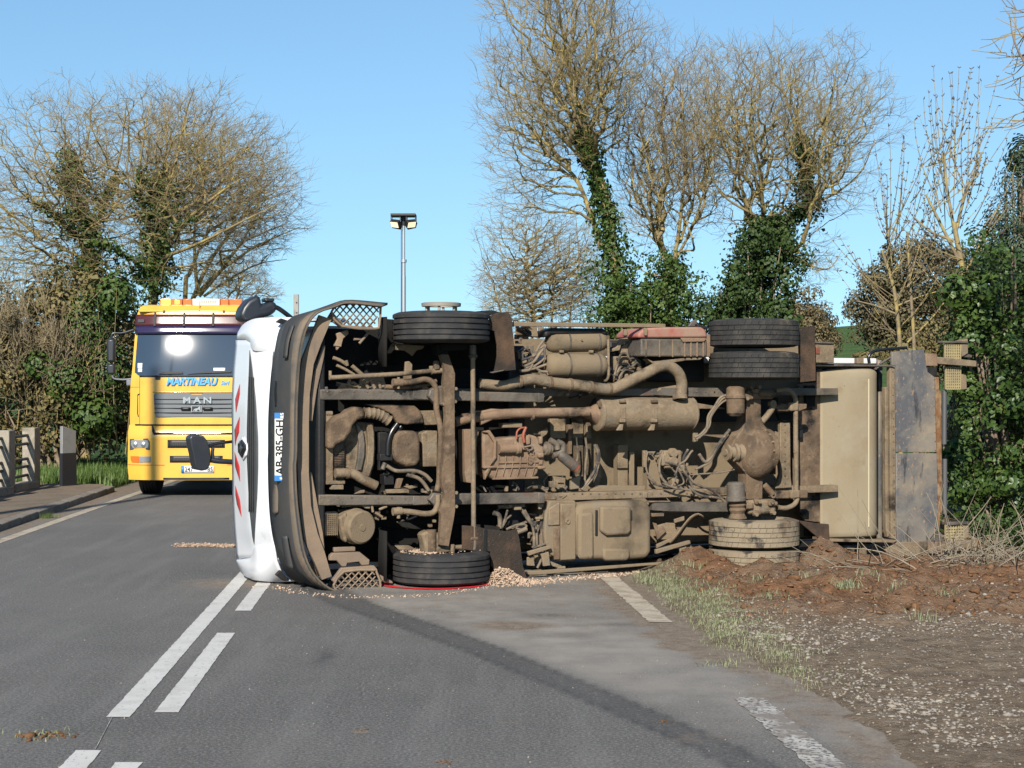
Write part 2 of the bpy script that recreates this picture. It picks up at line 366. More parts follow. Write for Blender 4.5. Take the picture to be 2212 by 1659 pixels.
for px, py, a, rx_, ry_ in [(1188, 1330, .8, .22, .09), (1165, 1268, .3, .3, .1), (1340, 1348, .6, .3, .08), (1230, 1372, .5, .2, .1)]:
    ox, oy, _ = gnd(px, py); skid = np.maximum(skid, a*bump(RX+.06*fbm(RX, RY, 7, 3, 5), RY+.1*fbm(RX, RY, 6, 3, 15), ox, oy, rx_, ry_*1.3))
right = sst(RX-mx_, .0, .35)*sst(RY, 7.5, 10.5)*sst(-RY, -22, -17)
dust = np.clip(.95*right*(.66+.5*fbm(RX, RY, 1.3, 4, 71))+.10+.12*fbm(RX, RY, .9, 4, 72), 0, 1)
dust = np.maximum(dust, .9*sst(RX-asph_r(RY)+.15*fbm(RX, RY, 3, 4, 74), -.35, .1))
dust = np.maximum(dust, .8*sst(edge_l(RY)-.02-RX, -.1, .2))
mud = np.clip(1.0*sst(RX-asph_r(RY)+.22*fbm(RX, RY, 2.6, 4, 3)+.1*fbm(RX, RY, 9, 3, 4), -.42, -.05)*(.5+.5*sst(RY, 10, 12.5))+.25*right*sst(RY, 11, 13), 0, 1)
for px, py, a, rx_, ry_ in [(1110, 1352, 1, .3, .25), (660, 1230, .7, .5, .6), (520, 1260, .6, .6, .5), (1420, 1520, .15, .4, .3), (1500, 1600, .3, .3, .4), (780, 1580, .9, .05, .05), (1100, 1560, .5, .1, .06), (965, 1645, .9, .08, .04)]:
    ox, oy, _ = gnd(px, py); mud = np.maximum(mud, a*bump(RX, RY, ox, oy, rx_, ry_))
mud = np.maximum(mud, .85*sst(edge_l(RY)-.0-RX+.1*fbm(RX, RY, 3, 3, 5), -.12, .25))
ca = road.data.color_attributes.new('wear', 'FLOAT_COLOR', 'POINT')
ca.data.foreach_set('color', np.stack([skid, dust, mud, skid*0+1], -1).reshape(-1).astype(np.float32))
# ---- painted lines
mat('line_paint', (.66, .65, .62), .75, 0, [((.56, .55, .52), 5, .45, .7), ((.12, .12, .118), 42, .60, .68), ((.42, .40, .36), 2.4, .58, .8)], .2, 150, .3)
mat('line_worn', (.52, .50, .46), .8, 0, [((.34, .31, .28), 6, .42, .6), ((.13, .125, .12), 34, .50, .56), ((.24, .21, .18), 3.0, .48, .62)], .2, 150, .25)
mat('line_dirty', (.50, .44, .35), .85, 0, [((.34, .28, .21), 6, .45, .65), ((.22, .17, .12), 22, .58, .68)], .2, 150, .2)
def stripe(name, f, wd, y0, y1, m, z=.004, n=None, jag=.006):
    ys = np.linspace(y0, y1, n or max(2, int((y1-y0)/.05)+2)); V = []
    for y in ys:
        j0 = jag*(rng.random()-.5); V += [(f(y)+j0, y, z), (f(y)+wd+jag*(rng.random()-.5), y, z)]
    F = [(2*i, 2*i+1, 2*i+3, 2*i+2) for i in range(len(ys)-1)]
    return mesh(name, V, F, m, road, flat=True)
def Yp(y): return 1.75*FPX/(y-CY)
stripe('centre_line', mid_l, .125, Yp(1550), 60, 'line_paint')
for a, b in [(1540, 1368), (1320, 1252)]: stripe('lane_dash', lambda y: mid_l(y)+.235, .125, Yp(a), Yp(b), 'line_paint')
for k in range(9): stripe('lane_dash', lambda y: mid_l(y)+.235, .125, 17.5+4.33*k, 20.5+4.33*k, 'line_paint')
stripe('lane_dash', mid_l, .125, 5.0, Yp(1622), 'line_paint')
stripe('lane_dash', lambda y: mid_l(y)+.235, .125, 5.2, Yp(1648), 'line_paint')
stripe('edge_line', edge_r, .17, 5.0, Yp(1508), 'line_worn', jag=.02)
stripe('edge_line', edge_r, .17, Yp(1345), 16.3, 'line_dirty', jag=.02)
stripe('edge_line', edge_l, .14, 15, 60, 'line_dirty')
a0 = gnd(262, 1548); 
mesh('chalk_line', [(mid_l(y)+.03*0+o, y, .005) for y, o in ((Yp(1550), .03), (Yp(1622), .09))]+[(mid_l(y)+o, y, .005) for y, o in ((Yp(1622), .094), (Yp(1550), .034))], [(0, 1, 2, 3)], 'line_worn', road, flat=True)
# spray paint arc round the fallen front wheel
c0 = gnd(955, 1240); V = []
for k in range(33):
    q = math.pi*(1.04+.9*k/32); 
    for r in (.43, .53-.03*abs(math.sin(k*1.7))): V.append((c0[0]-.035+r*math.cos(q)*1.0, 15.47+r*math.sin(q)+.0, .006))
mesh('spray_paint_arc', V, [(2*i, 2*i+1, 2*i+3, 2*i+2) for i in range(32)], 'red_spray', road, flat=True)
# ================================================================ LEFT PAVEMENT, KERB, BRIDGE RAILING
mat('pavement', (.22, .175, .13), .92, 0, [((.15, .12, .09), 2.2, .45, .7), ((.30, .25, .19), 30, .55, .7), ((.12, .09, .065), 8, .6, .8)], .5, 90, .15)
mat('kerb', (.26, .23, .19), .9, 0, [((.17, .14, .11), 4, .45, .7), ((.33, .30, .26), 24, .55, .75)], .4, 60, .2)
def kx(Y): return -6.08-(Y-20.9)*.05
ys = np.linspace(12, 28.6, 40); P = []
GP = G(); 
top = [(kx(y)-.14, y, .10) for y in ys]+[(-6.75, 29.0, .10), (-9.0, 29.3, .10), (-9.0, 12, .10)]
GP.prism(top[::-1], [(x, y, -.2) for x, y, z in top][::-1]); GP.make('pavement', 'pavement', None, kind='structure', flat=True)
kerb_root = bpy.data.objects.new('kerb', None); COL.objects.link(kerb_root); kerb_root['kind'] = 'structure'
y = 12.0; kme = None
while y < 28.5:
    g = G(); y2 = min(y+.99, 28.62); x0, x1 = kx(y), kx(y2)
    g.prism([(x0, y, .085), (x1, y2, .085), (x1-.135, y2, .105), (x0-.135, y, .105)], [(x0+.01, y, -.2), (x1+.01, y2, -.2), (x1-.135, y2, -.2), (x0-.135, y, -.2)])
    g.make('kerb_stone', 'kerb', kerb_root, bevel=.012); y += 1.0
mat('concrete', (.34, .30, .24), .88, 0, [((.25, .22, .175), 3, .45, .7), ((.46, .42, .35), 14, .5, .75), ((.12, .10, .08), 5, .56, .74)], .35, 50, .2)
mat('rail_metal', (.05, .055, .05), .6, .0, [((.10, .10, .085), 6, .5, .75)], .2, 50)
mat('galv_pole', (.3, .3, .3), .5)
mat('pole_wood', (.16, .12, .085), .9, 0, [((.10, .075, .055), 3, .45, .7, (4, 4, .4))], .4, 30)
up_ = thing('utility_pole', 'wooden utility pole standing left of the road outside the view, its shadow crossing the road', 'utility pole', (-8.75, 11.6, 0))
G().tube([(0, 0, -.2), (0, 0, 5), (0, 0, 11.6)], [.14, .12, .085], 12).make('pole', 'pole_wood', up_); G().lathe((0, 0, 11.5), (0, 0, 1), [(0, .09), (.12, .1), (.2, .03), (.2, 0)], 12).make('pole_cap', 'galv_pole', up_)
rail = thing('bridge_railing', 'concrete post railing with five horizontal bars edging the pavement', 'railing', (-7.68, 26.7, .1))
px_ = [(-.02-(-7.68)+x, yy-26.7) for x, yy in []]
posts = [(-7.72, 28.25), (-7.67, 26.65), (-7.61, 25.05), (-7.55, 23.45), (-7.49, 21.85)]
for x, yy in posts:
    g = G(); g.box(x+7.68-.10, x+7.68+.10, yy-26.7-.17, yy-26.7+.17, -.15, .95); g.make('post', 'concrete', rail, bevel=.012)
for (xa, ya), (xb, yb) in zip(posts[:-1], posts[1:]):
    for hz in (.83, .70, .46, .34, .20):
        g = G(); g.tube([(xa+7.68-.02, ya-26.7, hz), (xb+7.68-.02, yb-26.7, hz)], .024, 8); g.make('bar', 'rail_metal', rail)
    g = G(); g.box(min(xa, xb)+7.68-.1, max(xa, xb)+7.68+.1, yb-26.7+.12, ya-26.7-.12, -.1, .10); g.make('base_beam', 'concrete', rail)
mat('marker_white_shaded', (.24, .245, .25), .5, 0, [((.17, .175, .18), 5, .5, .8)]); mat('marker_black', (.02, .022, .028), .5)  # white plastic; the shade on its face is put into the grey
mp_ = thing('marker_post', 'white plastic roadside marker post with black lower half at pavement end', 'marker post', gnd(147, 1049, .1), math.radians(58))
def mpost(g, z0, z1a, z1b, e=0.0):
    P = [(-.15-e, -.03-e, z0), (.15+e, -.03-e, z0), (.15+e, .03+e, z0), (-.15-e, .03+e, z0)]; Q = [(-.15-e, -.03-e, z1a), (.15+e, -.03-e, z1b), (.15+e, .03+e, z1b), (-.15-e, .03+e, z1a)]
    return g.prism(P[::-1], Q[::-1])
mpost(G(), -.1, .97, .89).make('body', 'marker_white_shaded', mp_, bevel=.008)
mpost(G(), -.09, .53, .53, .004).make('black_band', 'marker_black', mp_)
# ================================================================ OVERTURNED TRUCK (lies on its left side, underside to the camera)
# local axes: x = along the truck towards the rear, y = the truck's own "up" (away from the camera), z = world up
TH = math.radians(25); EU = np.array([math.cos(TH), math.sin(TH)]); EW = np.array([-math.sin(TH), math.cos(TH)])
TO = np.array([-.622, 15.45])-.427*EW
truck = thing('overturned_truck', 'white cabbed road maintenance truck lying on its side with muddy underside showing', 'truck', (TO[0], TO[1], 0), TH)
VW = {'A': (486.0, 621.0, .2767), 'B': (486.0, 918.1, .2686), 'C': (999.1, 648.1, .25635), 'D': (999.1, 945.1, .25635),
      'E': (1431.1, 648.1, .3296), 'F': (1431.1, 945.1, .3296), 'G': (1728.1, 648.1, .3906)}
def ovp(v, x, y): a, b, s = VW[v]; return a+x*s, b+y*s
def tp(v, x, y, wd):
    """photo detail pixel on the truck's plane y=wd -> local point"""
    X, Y = ovp(v, x, y); d = np.array([(X-CX)/FPX, 1.0]); t = (wd+TO@EW)/(d@EW)
    u = (t*d-TO)@EU; return (u, wd, CAMZ-(Y-CY)/FPX*t)
def pts(s, wd=None, view='A'):
    """'A750,795 1690,795 C685,787@.5' -> local points; a letter switches the view, @ the depth"""
    out = []
    for tok in s.split():
        if tok[0].isalpha(): view = tok[0]; tok = tok[1:]
        if '@' in tok: tok, q = tok.split('@'); wd = float(q)
        x, y = tok.split(','); out.append(tp(view, float(x), float(y), wd))
    return out
def PL(name, s, wd, d, m='dust', par=truck, bevel=.006, sub=False, **kw):
    P = pts(s, wd)
    if sub: P = smooth_path(P+[P[0]], 4)[:-1]
    g = G(); g.prism(P, [(u, y+d, z) for u, y, z in P]); return g.make(name, m, par, bevel=bevel, **kw)
def BX(name, s, wd, d, m='dust', par=truck, bevel=.006, **kw):
    (u0, y0, z0), (u1, _, z1) = pts(s, wd); g = G(); g.box(min(u0, u1), max(u0, u1), wd, wd+d, min(z0, z1), max(z0, z1)); return g.make(name, m, par, bevel=bevel, **kw)
def TU(name, s, wd, r, m='dust', par=truck, n=12, k=6, **kw):
    P = pts(s, wd); P = smooth_path(P, k) if len(P) > 2 else P
    return G().tube(P, r, n).make(name, m, par, **kw)
def CYL(name, s, wd, prof, m='dust', par=truck, n=28, ang=35, **kw):
    """lathe along the line of two pixels; prof (0..1 along, radius)"""
    a, b = [Vector(p) for p in pts(s, wd)]; L = (b-a).length
    return G().lathe(a, b-a, [(t*L, r) for t, r in prof], n).make(name, m, par, ang=ang, **kw)
def solidcyl(L, r, b=.01): return [(0, 0), (0, r-b), (b, r), (L-b, r), (L, r-b), (L, 0)]
ZC = 1.195
# ---- wheels
def tyre_profile(hw, R, Ri=.245):
    return [(-hw*.72, Ri), (-hw*.95, Ri+.03), (-hw*1.06, R-.13), (-hw*1.0, R-.05), (-hw*.9, R-.012), (-hw*.82, R)], [(hw*.82, R), (hw*.9, R-.012), (hw*1.0, R-.05), (hw*1.06, R-.13), (hw*.95, Ri+.03), (hw*.72, Ri)]
mat('rim', (.30, .26, .21), .6, .2, [((.16, .13, .10), 6, .5, .7)], .2, 60)
def wheel(name, label, u, zc, hw, R, kind, out, wy=None):
    """out=+1: outer face up"""
    wroot = bpy.data.objects.new('wheel', None); COL.objects.link(wroot); wroot.parent = truck; wroot['label'] = label
    wy = R if wy is None else wy
    wroot.location = (u, wy, zc); A, B = tyre_profile(hw, R); g = G(); rm = {'front': 'rubber', 'rear': 'rubber_rear', 'mud': 'rubber_mud'}[kind]
    if kind == 'front':
        pr = list(A); gs = [-.55, -.19, .19, .55]
        for q in gs: c = q*hw; pr += [(c-.008, R), (c-.006, R-.013), (c+.006, R-.013), (c+.008, R)]
        g.lathe((0, 0, 0), (0, 0, 1), pr+B, 72); ty = g.make('tyre', rm, wroot, ang=30)
    else:
        Rb = R-.010; pr = [(t, min(r, Rb)) for t, r in A+B]
        g.lathe((0, 0, 0), (0, 0, 1), pr, 64); ty = g.make('tyre', rm, wroot, ang=30)
        rows = [-.72, -.36, 0, .36, .72]; nb = 44; g = G()
        for j, rw in enumerate(rows):
            for k in range(nb):
                q0 = 2*math.pi*(k+(0, .3, .12, .42, .2)[j]+.05*math.sin(k*7.3+j*2.1))/nb; dq = 2*math.pi/nb*.485; h = .118*hw/.13*.9; zz = rw*hw
                V = []
                for rr, sh in ((Rb-.004, 1.0), (R, .975)):
                    for a, b in ((-1, -1), (1, -1), (1, 1), (-1, 1)):
                        q = q0+a*dq*sh+b*.012; V.append((rr*math.cos(q), rr*math.sin(q), zz+b*hw*.158*sh))
                g.add(V, [(4, 5, 6, 7), (0, 1, 5, 4), (1, 2, 6, 5), (2, 3, 7, 6), (3, 0, 4, 7)])
        tr = g.make('tread', rm, wroot, flat=True); tr['kind'] = 'stuff'
    d = out
    G().lathe((0, 0, 0), (0, 0, d), [(-hw*.75, .252), (-hw*.7, .235), (hw*.2, .225), (hw*.35, .15), (hw*.35, .0)], 40).make('rim', 'rim', wroot)
    hubp = [(hw*.3, .115), (hw*.75, .11), (hw*.85, .09), (hw*.85, 0)]
    hub = G().lathe((0, 0, 0), (0, 0, d), hubp, 24).make('hub', 'rim', wroot)
    g = G()
    for k in range(8):
        q = k*math.pi/4; g.lathe((.14*math.cos(q), .14*math.sin(q), d*hw*.33), (0, 0, d), [(0, .014), (.03, .013), (.03, 0)], 6)
    g.make('wheel_nut', 'rim', wroot)
    return wroot
w1 = wheel('wheel', 'upper front wheel with worn ribbed tyre', 0, 2.245, .132, .427, 'front', 1)
g = G(); g.lathe((0, 0, .185), (0, 0, 1), [(0, .11), (0, .172), (.028, .176), (.034, .16), (.034, .11), (0, .11)], 40)
for k in range(6): q = k*math.pi/3; g.tube([(.14*math.cos(q), .14*math.sin(q), .04), (.14*math.cos(q), .14*math.sin(q), .19)], .012, 6)
g.make('nut_guard_ring', 'alu', w1)
wheel('wheel', 'lower front wheel pressed flat against the road', 0, .148, .132, .427, 'front', -1)
UR = 3.24
wheel('wheel', 'outer upper rear tyre', UR, 2.232, .128, .43, 'rear', 1)
wheel('wheel', 'inner upper rear tyre', UR, 1.925, .128, .43, 'rear', 1)
wheel('wheel', 'mud coated inner lower rear tyre', UR, .335, .128, .43, 'mud', -1)
wheel('wheel', 'mud caked lowest rear tyre sunk in the soil', UR, .055, .128, .43, 'mud', -1)
# ---- cab: dark underside, shell, front panels
def ubox(name, u0, u1, y0, y1, z0, z1, m, bevel=.02, par=truck): return G().box(u0, u1, y0, y1, z0, z1).make(name, m, par, bevel=bevel)
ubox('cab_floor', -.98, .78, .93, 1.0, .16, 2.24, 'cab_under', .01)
g = G()   # cab shell behind the front panel
prof = [(-.95, .95), (-1.02, 1.45), (-.98, 1.75), (-.78, 2.28), (-.55, 2.42), (.55, 2.46), (.72, 2.38), (.78, .95)]
def ring(z, s): return [(.05+(u-.05)*s, 1.7+(y-1.7)*s, z) for u, y in prof]
rows = [ring(.14, .90), ring(.10, .96), ring(.16, 1.0), ring(2.22, 1.0), ring(2.27, .96), ring(2.24, .90)]
V = sum(rows, []); n = len(prof); F = [tuple(range(n)), tuple(range(5*n, 6*n))[::-1]]
for j in range(5): F += [(j*n+i, j*n+(i+1) % n, (j+1)*n+(i+1) % n, (j+1)*n+i) for i in range(n)]
mesh('cab_shell', V, F, 'white_paint', truck, bevel=.01)
mat('dark_glass', (.01, .012, .014), .05, 0, (), 0, 40, .6)
mesh('windscreen', [(-1.0, 1.78, .26), (-1.0, 1.78, 2.12), (-.80, 2.27, 2.05), (-.80, 2.27, .33)], [(0, 1, 2, 3)], 'dark_glass', truck, solid=.012)
mesh('roof_spoiler', [(-.5, 2.43, .4), (-.5, 2.43, 2.0), (.5, 2.75, 1.9), (.5, 2.75, .5), (.55, 2.47, .4), (.55, 2.47, 2.0)], [(0, 1, 2, 3), (3, 2, 5, 4), (0, 3, 4), (1, 5, 2)], 'white_paint', truck)
# front surface of the cab as depth over the picture (A pixels)
def fw(zx, zy):
    yR = [500, 680, 1000, 1400, 1650, 1900, 2045]; 
    r = np.interp(zy, yR, [372, 362, 350, 348, 352, 372, 405]); m_ = np.interp(zy, [420, 650, 1000, 1400, 1700, 1900, 2045], [215, 196, 184, 180, 190, 205, 240]); l = np.interp(zy, [415, 650, 900, 1300, 1650, 1850, 2120], [92, 70, 60, 62, 66, 76, 98])
    if zx >= m_: return .84+(r-zx)/(r-m_)*.34
    return 1.18+(m_-zx)/(m_-l)*.52
def fpt(zx, zy, off=0.0): 
    p = tp('A', zx, zy, fw(zx, zy)); return (p[0]-off*.9, p[1]-off*.4, p[2])
def lines(zy):
    r = np.interp(zy, [500, 680, 1000, 1400, 1650, 1900, 2045], [372, 362, 350, 348, 352, 372, 405]); l = np.interp(zy, [415, 650, 900, 1300, 1650, 1850, 2120], [92, 70, 60, 62, 66, 76, 98]); return l, r
rowsV = []; nr, nc = 40, 16
for i in range(nr):
    t = i/(nr-1)
    for j in range(nc):
        s = j/(nc-1); y0 = 412+(500-412)*sst(s, .35, .75); y1 = 2120-(2120-2045)*sst(s, .3, .8)*1.0
        zy = y0+(y1-y0)*t; l, r = lines(zy); rowsV.append(fpt(l+(r-l)*s, zy))
F = [(i*nc+j, i*nc+j+1, (i+1)*nc+j+1, (i+1)*nc+j) for i in range(nr-1) for j in range(nc-1)]
mesh('front_panel', rowsV, F, 'white_paint', truck, solid=.02, ang=180)
def fdecal(name, P, m, off=.014, solid=.004, par=truck, k=6):
    """polygon in A pixels laid on the cab front"""
    P = np.array(P, float); ys = np.linspace(P[:, 1].min(), P[:, 1].max(), 26); V = []; F = []
    for y in ys:
        xs = []
        for a, b in zip(P, np.roll(P, -1, 0)):
            if a[1] != b[1] and min(a[1], b[1])-1e-6 <= y <= max(a[1], b[1])+1e-6: xs.append(a[0]+(b[0]-a[0])*(y-a[1])/(b[1]-a[1]))
        x0, x1 = min(xs), max(xs)
        for j in range(k): V.append(fpt(x0+(x1-x0)*j/(k-1), y, off))
    F = [(i*k+j, i*k+j+1, (i+1)*k+j+1, (i+1)*k+j) for i in range(25) for j in range(k-1)]
    return mesh(name, V, F, m, par, solid=solid, ang=180)
mat('grille_dark', (.055, .062, .068), .55, 0, [((.08, .085, .09), 5, .5, .8)])
gr = fdecal('grille', [(203, 490), (222, 620), (250, 880), (268, 1180), (268, 1400), (262, 1600), (246, 1850), (238, 2005), (226, 1960), (205, 1760), (192, 1560), (182, 1330), (182, 1100), (190, 820), (200, 600)], 'grille_dark', .016)
for a, b in ((204, 206), (220, 230), (236, 250)):
    V = [fpt(a+(b-a)*min(1, abs(t-.5)*0), 700+1050*t, .024) for t in np.linspace(0, 1, 20)]
    G().tube(V, .006, 6).make('grille_slat', 'black_part', gr)
def zB(x, y): return ((486+x*.2686-486)/.2767, (918.1+y*.2686-621)/.2767)
for P in ([(125, 755), (124, 830), (95, 975), (90, 870)], [(124, 1010), (118, 1130), (100, 1180), (88, 1235), (84, 1110)],
          [(85, 1285), (122, 1395), (127, 1515), (90, 1400)], [(90, 1545), (126, 1660), (130, 1700), (138, 1790), (103, 1690), (92, 1620)]):
    fdecal('chevron_stripe', P, 'red_paint', .0145, .003, k=4)
fdecal('emblem_plinth', [(152, 1165), (186, 1215), (192, 1260), (183, 1310), (158, 1345), (130, 1300), (124, 1245), (130, 1200)], 'white_paint', .018, .02, k=4)
em = fdecal('diamond_emblem', [(155, 1188), (182, 1222), (184, 1262), (160, 1325), (130, 1285), (128, 1220)], 'black_gloss', .036, .012, k=4)
mat('chrome_dull', (.35, .36, .37), .3, .9)
fdecal('emblem_inner', [(154, 1225), (168, 1250), (156, 1285), (142, 1258)], 'chrome_dull', .046, .006, em, k=3)
# white corner panels, wrapping round to the sides
rA = pts('A95,402@1.7 150,405@1.45 200,432@1.2 222,492@1.1 390,503@.84'); rB = pts('A104,352@1.72 150,290@1.5 230,250@1.3 340,240@1.1 430,238@.98 505,262@.9')
rM = pts('A97,378@1.71 160,345@1.48 230,360@1.22 330,370@1.02 440,380@.86')
rC = [(u+.55, y, z) for u, y, z in rB]
loft('corner_panel', [rA, rM, rB, rC], 'white_paint', truck, 22, .015, ang=180)
rA = pts('B95,1083@1.7 150,1078@1.45 215,1060@1.2 250,968@1.1 393,957@.84'); rB = pts('B104,1122@1.72 140,1190@1.5 200,1228@1.3 260,1246@1.1 430,1258@.98 475,1252@.9')
rM = pts('B98,1100@1.71 165,1130@1.48 250,1140@1.22 330,1120@1.02 420,1090@.86')
rC = [(u+.55, y, max(z, .03)) for u, y, z in rB]
loft('corner_panel', [rA, rM, rB, rC], 'white_paint', truck, 22, .015, ang=180)
PL('lamp_recess', 'A400,270 440,240 505,262 470,290', .86, .04, 'black_part'); PL('lamp_recess', 'B408,1205 445,1165 520,1250 470,1252', .86, .04, 'black_part')
# ---- bumper
lip = 'A1215,150 950,122 840,155 705,205 625,335 580,560 557,900 552,1300 B560,300 572,600 605,880 640,1050 705,1190 800,1290 935,1345 1250,1335'
mid = 'A1270,128 950,104 820,150 640,215 545,330 510,560 500,900 492,1300 B500,300 505,600 530,880 560,1050 640,1190 740,1290 930,1352 1318,1335'
mid2 = 'A1000,108 900,112 700,190 530,235 465,330 430,560 425,900 420,1300 B432,300 440,600 465,880 505,1050 590,1190 690,1275 830,1330 960,1350'
topl = 'A900,125 760,170 600,215 500,262 432,330 392,520 365,700 346,1000 344,1300 B352,300 362,650 388,880 432,1050 490,1180 560,1245 700,1290'
bmp = loft('bumper', [pts(lip, .30), pts(mid, .36), pts(mid2, .56), pts(topl, .80)], 'bumper', truck, 60, .02, ang=60)
loft('bumper_lip', [[(u+.012, y-.004, z) for u, y, z in pts(lip, .30)], [(u-.012, y-.006, z) for u, y, z in pts('A1270,130 950,108 820,153 660,212 570,330 530,560 522,900 515,1300 B522,300 530,600 556,880 590,1050 660,1190 760,1290 930,1350 1318,1335', .335)]], 'bumper_lip', bmp, 60, .014, ang=60)
def bpt(s, wd, off=.012): return [(u-off*.8, y-off*.6, z) for u, y, z in pts(s, wd)]
def quadpatch(name, s1, w1_, s2, w2_, m, off, par=bmp, solid=.004): return loft(name, [bpt(s1, w1_, off), bpt(s2, w2_, off)], m, par, 12, solid)
quadpatch('bumper_insert', 'A520,300 485,420 470,550', .43, 'A555,295 515,420 498,550', .37, 'bumper', .026, solid=.01)
quadpatch('bumper_insert', 'B470,895 485,1010 520,1150', .45, 'B515,890 535,1010 565,1155', .38, 'bumper', .026, solid=.01)
quadpatch('fog_lamp_recess', 'A408,730 402,830 408,930', .64, 'A436,735 430,830 436,935', .59, 'black_part', .026, solid=.008)
quadpatch('blank_cover', 'B408,478 395,560 395,720', .66, 'B442,478 440,600 440,700', .58, 'bumper_lip', .022, solid=.006)
# licence plate: reads upwards
pa, pb = np.array(bpt('A470,1508', .52, .04)[0]), np.array(bpt('A470,978', .52, .04)[0])
up = Vector(pb-pa); Lp = up.length; up.normalize(); side = Vector((.62, -.78, 0)).normalized(); side = (side-up*side.dot(up)).normalized(); nrm = up.cross(side)
cen = Vector((pa+pb)/2)-Vector((.02, .014, 0)); HW = .058
def plq(name, t0, t1, m, par, h=HW, off=0.0, hw0=None):
    nn = Vector((-.78, -.62, 0)); P = []
    for a, b in ((t0, -h), (t1, -h), (t1, h), (t0, h)): P.append(cen+up*(a*Lp)+side*b+nn*off)
    return G().prism([tuple(p) for p in P], [tuple(p+nn*.004) for p in P]).make(name, m, par)
plate = plq('licence_plate', -.5, .5, 'plate_white', truck)
plq('blue_band', -.5, -.418, 'plate_blue', plate, off=.003); plq('blue_band', .418, .5, 'plate_blue', plate, off=.003)
pm = axes(cen+Vector((-.78, -.62, 0))*.008-up*.01, up, side*1.0)
pm = axes(cen+Vector((-.78, -.62, 0))*.010+up*.0, up, -nrm.cross(up) if False else side)
# text runs along +up, its own up-direction is -side (towards the roof)
pm = axes(cen+Vector((-.78, -.62, 0))*.010, up, -side)
if (pm.to_3x3() @ Vector((0, 0, 1))).dot(Vector((-.78, -.62, 0))) < 0: pm = axes(cen+Vector((-.78, -.62, 0))*.010, up, -side)
text_mesh('plate_lettering', 'AB-385-GH', .112, 'ink', plate, pm, .0006, 0, .001, sx=.86)
text_mesh('plate_lettering', '85', .05, 'plate_white', plate, axes(cen+Vector((-.78, -.62, 0))*.010+up*(.46*Lp)+side*.025, up, -side), .001)
text_mesh('plate_lettering', 'F', .05, 'plate_white', plate, axes(cen+Vector((-.78, -.62, 0))*.010-up*(.46*Lp)+side*.02, up, -side), .001)
# ---- deflectors behind the lip
PL('air_deflector', 'A737,215 832,248 745,455 692,600 662,830 655,1050 655,1440 B668,100 674,380 692,650 745,870 800,1015 858,1215 780,1245 722,1105 640,930 592,600 580,200 A565,1300 563,1000 577,750 602,560', .40, .035, 'deflector', bevel=.008)
PL('deflector_fin', 'A785,450 776,540 720,800 690,1000 685,1045 655,1040 660,880 690,690 718,600 765,455', .46, .02, 'deflector')
PL('deflector_fin', 'B680,380 697,375 740,600 790,870 803,1000 770,1005 722,820 690,780 680,600', .46, .02, 'deflector')
PL('deflector_bracket', 'B668,1140 700,1080 760,1240 720,1265', .5, .02, 'deflector')
# ---- cab steps with mesh treads
def inside(p, P):
    x, y = p; c = False
    for (x0, y0), (x1, y1) in zip(P, P[1:]+P[:1]):
        if (y0 > y) != (y1 > y) and x < (x1-x0)*(y-y0)/(y1-y0)+x0: c = not c
    return c
def mesh_tread(par, view, P, wd, ang, step, r, m, dep=0.0):
    cx_, cy_ = np.mean(P, 0); L = 800
    for a in ang:
        dx, dy = math.cos(math.radians(a)), math.sin(math.radians(a)); g = G()
        for k in range(-14, 15):
            ox, oy = cx_-dy*k*step, cy_+dx*k*step; run = []
            for t in np.linspace(-L, L, 400):
                q = (ox+dx*t, oy+dy*t)
                if inside(q, P): run.append(q)
            if len(run) > 6: g.tube([tp(view, *run[0], wd), tp(view, *run[-1], wd)], r, 4)
        if g.V: mesh('tread_bars', g.V, g.F, m, par)
st = PL('cab_step', 'A905,290 1180,312 1165,330 912,312', .38, .10, 'deflector')
TUP = [(835, 195), (915, 300), (1165, 318), (1212, 152), (1000, 130), (880, 135)]
mesh_tread(st, 'A', TUP, .40, (47, -47), 38, .0055, 'deflector')
mesh_tread(st, 'A', TUP, .52, (50, -50), 40, .0055, 'dust_brown')
TU('step_frame', 'A880,140 832,190 912,302 1165,322 1205,290 1215,150', .39, .011, 'deflector', st, 8, 2)
PL('step_frame', 'A800,240 830,190 915,300 905,315', .42, .03, 'deflector', st)
st = PL('cab_step', 'B940,1150 1200,1130 1230,1165 1190,1172 955,1185 880,1270 865,1250', .36, .05, 'deflector')
TLP = [(872, 1292), (955, 1180), (1190, 1168), (1250, 1315), (1090, 1335), (930, 1345)]
mesh_tread(st, 'B', TLP, .37, (46, -46), 40, .0065, 'deflector')
mesh_tread(st, 'B', TLP, .48, (50, -50), 42, .0055, 'dust_brown')
TU('step_frame', 'B872,1292 955,1180 1190,1166 1218,1180 1252,1316 1100,1338 925,1347 872,1292', .365, .011, 'deflector', st, 8, 2)
PL('step_bracket', 'B870,1030 1085,1022 1165,1085 1160,1125 1100,1130 1080,1100 985,1110 975,1140 940,1140 900,1090 840,1090 850,1050', .44, .06, 'deflector')
BX('step_bracket', 'B878,985 1050,1015', .5, .04, 'deflector')
PL('step_hook', 'A870,360 960,330 968,360 925,400 912,450 875,492 858,445 880,400', .5, .03, 'deflector')
TU('step_stay', 'A1048,438 1128,345', .48, .012, 'deflector'); TU('step_stay', 'A1005,403 1070,403', .5, .012, 'deflector')
TU('step_stay', 'A850,450 905,456', .5, .010, 'deflector')
PL('lamp_bracket', 'B1240,1200 1345,1255 1355,1275 1290,1270 1235,1225', .42, .03, 'deflector')
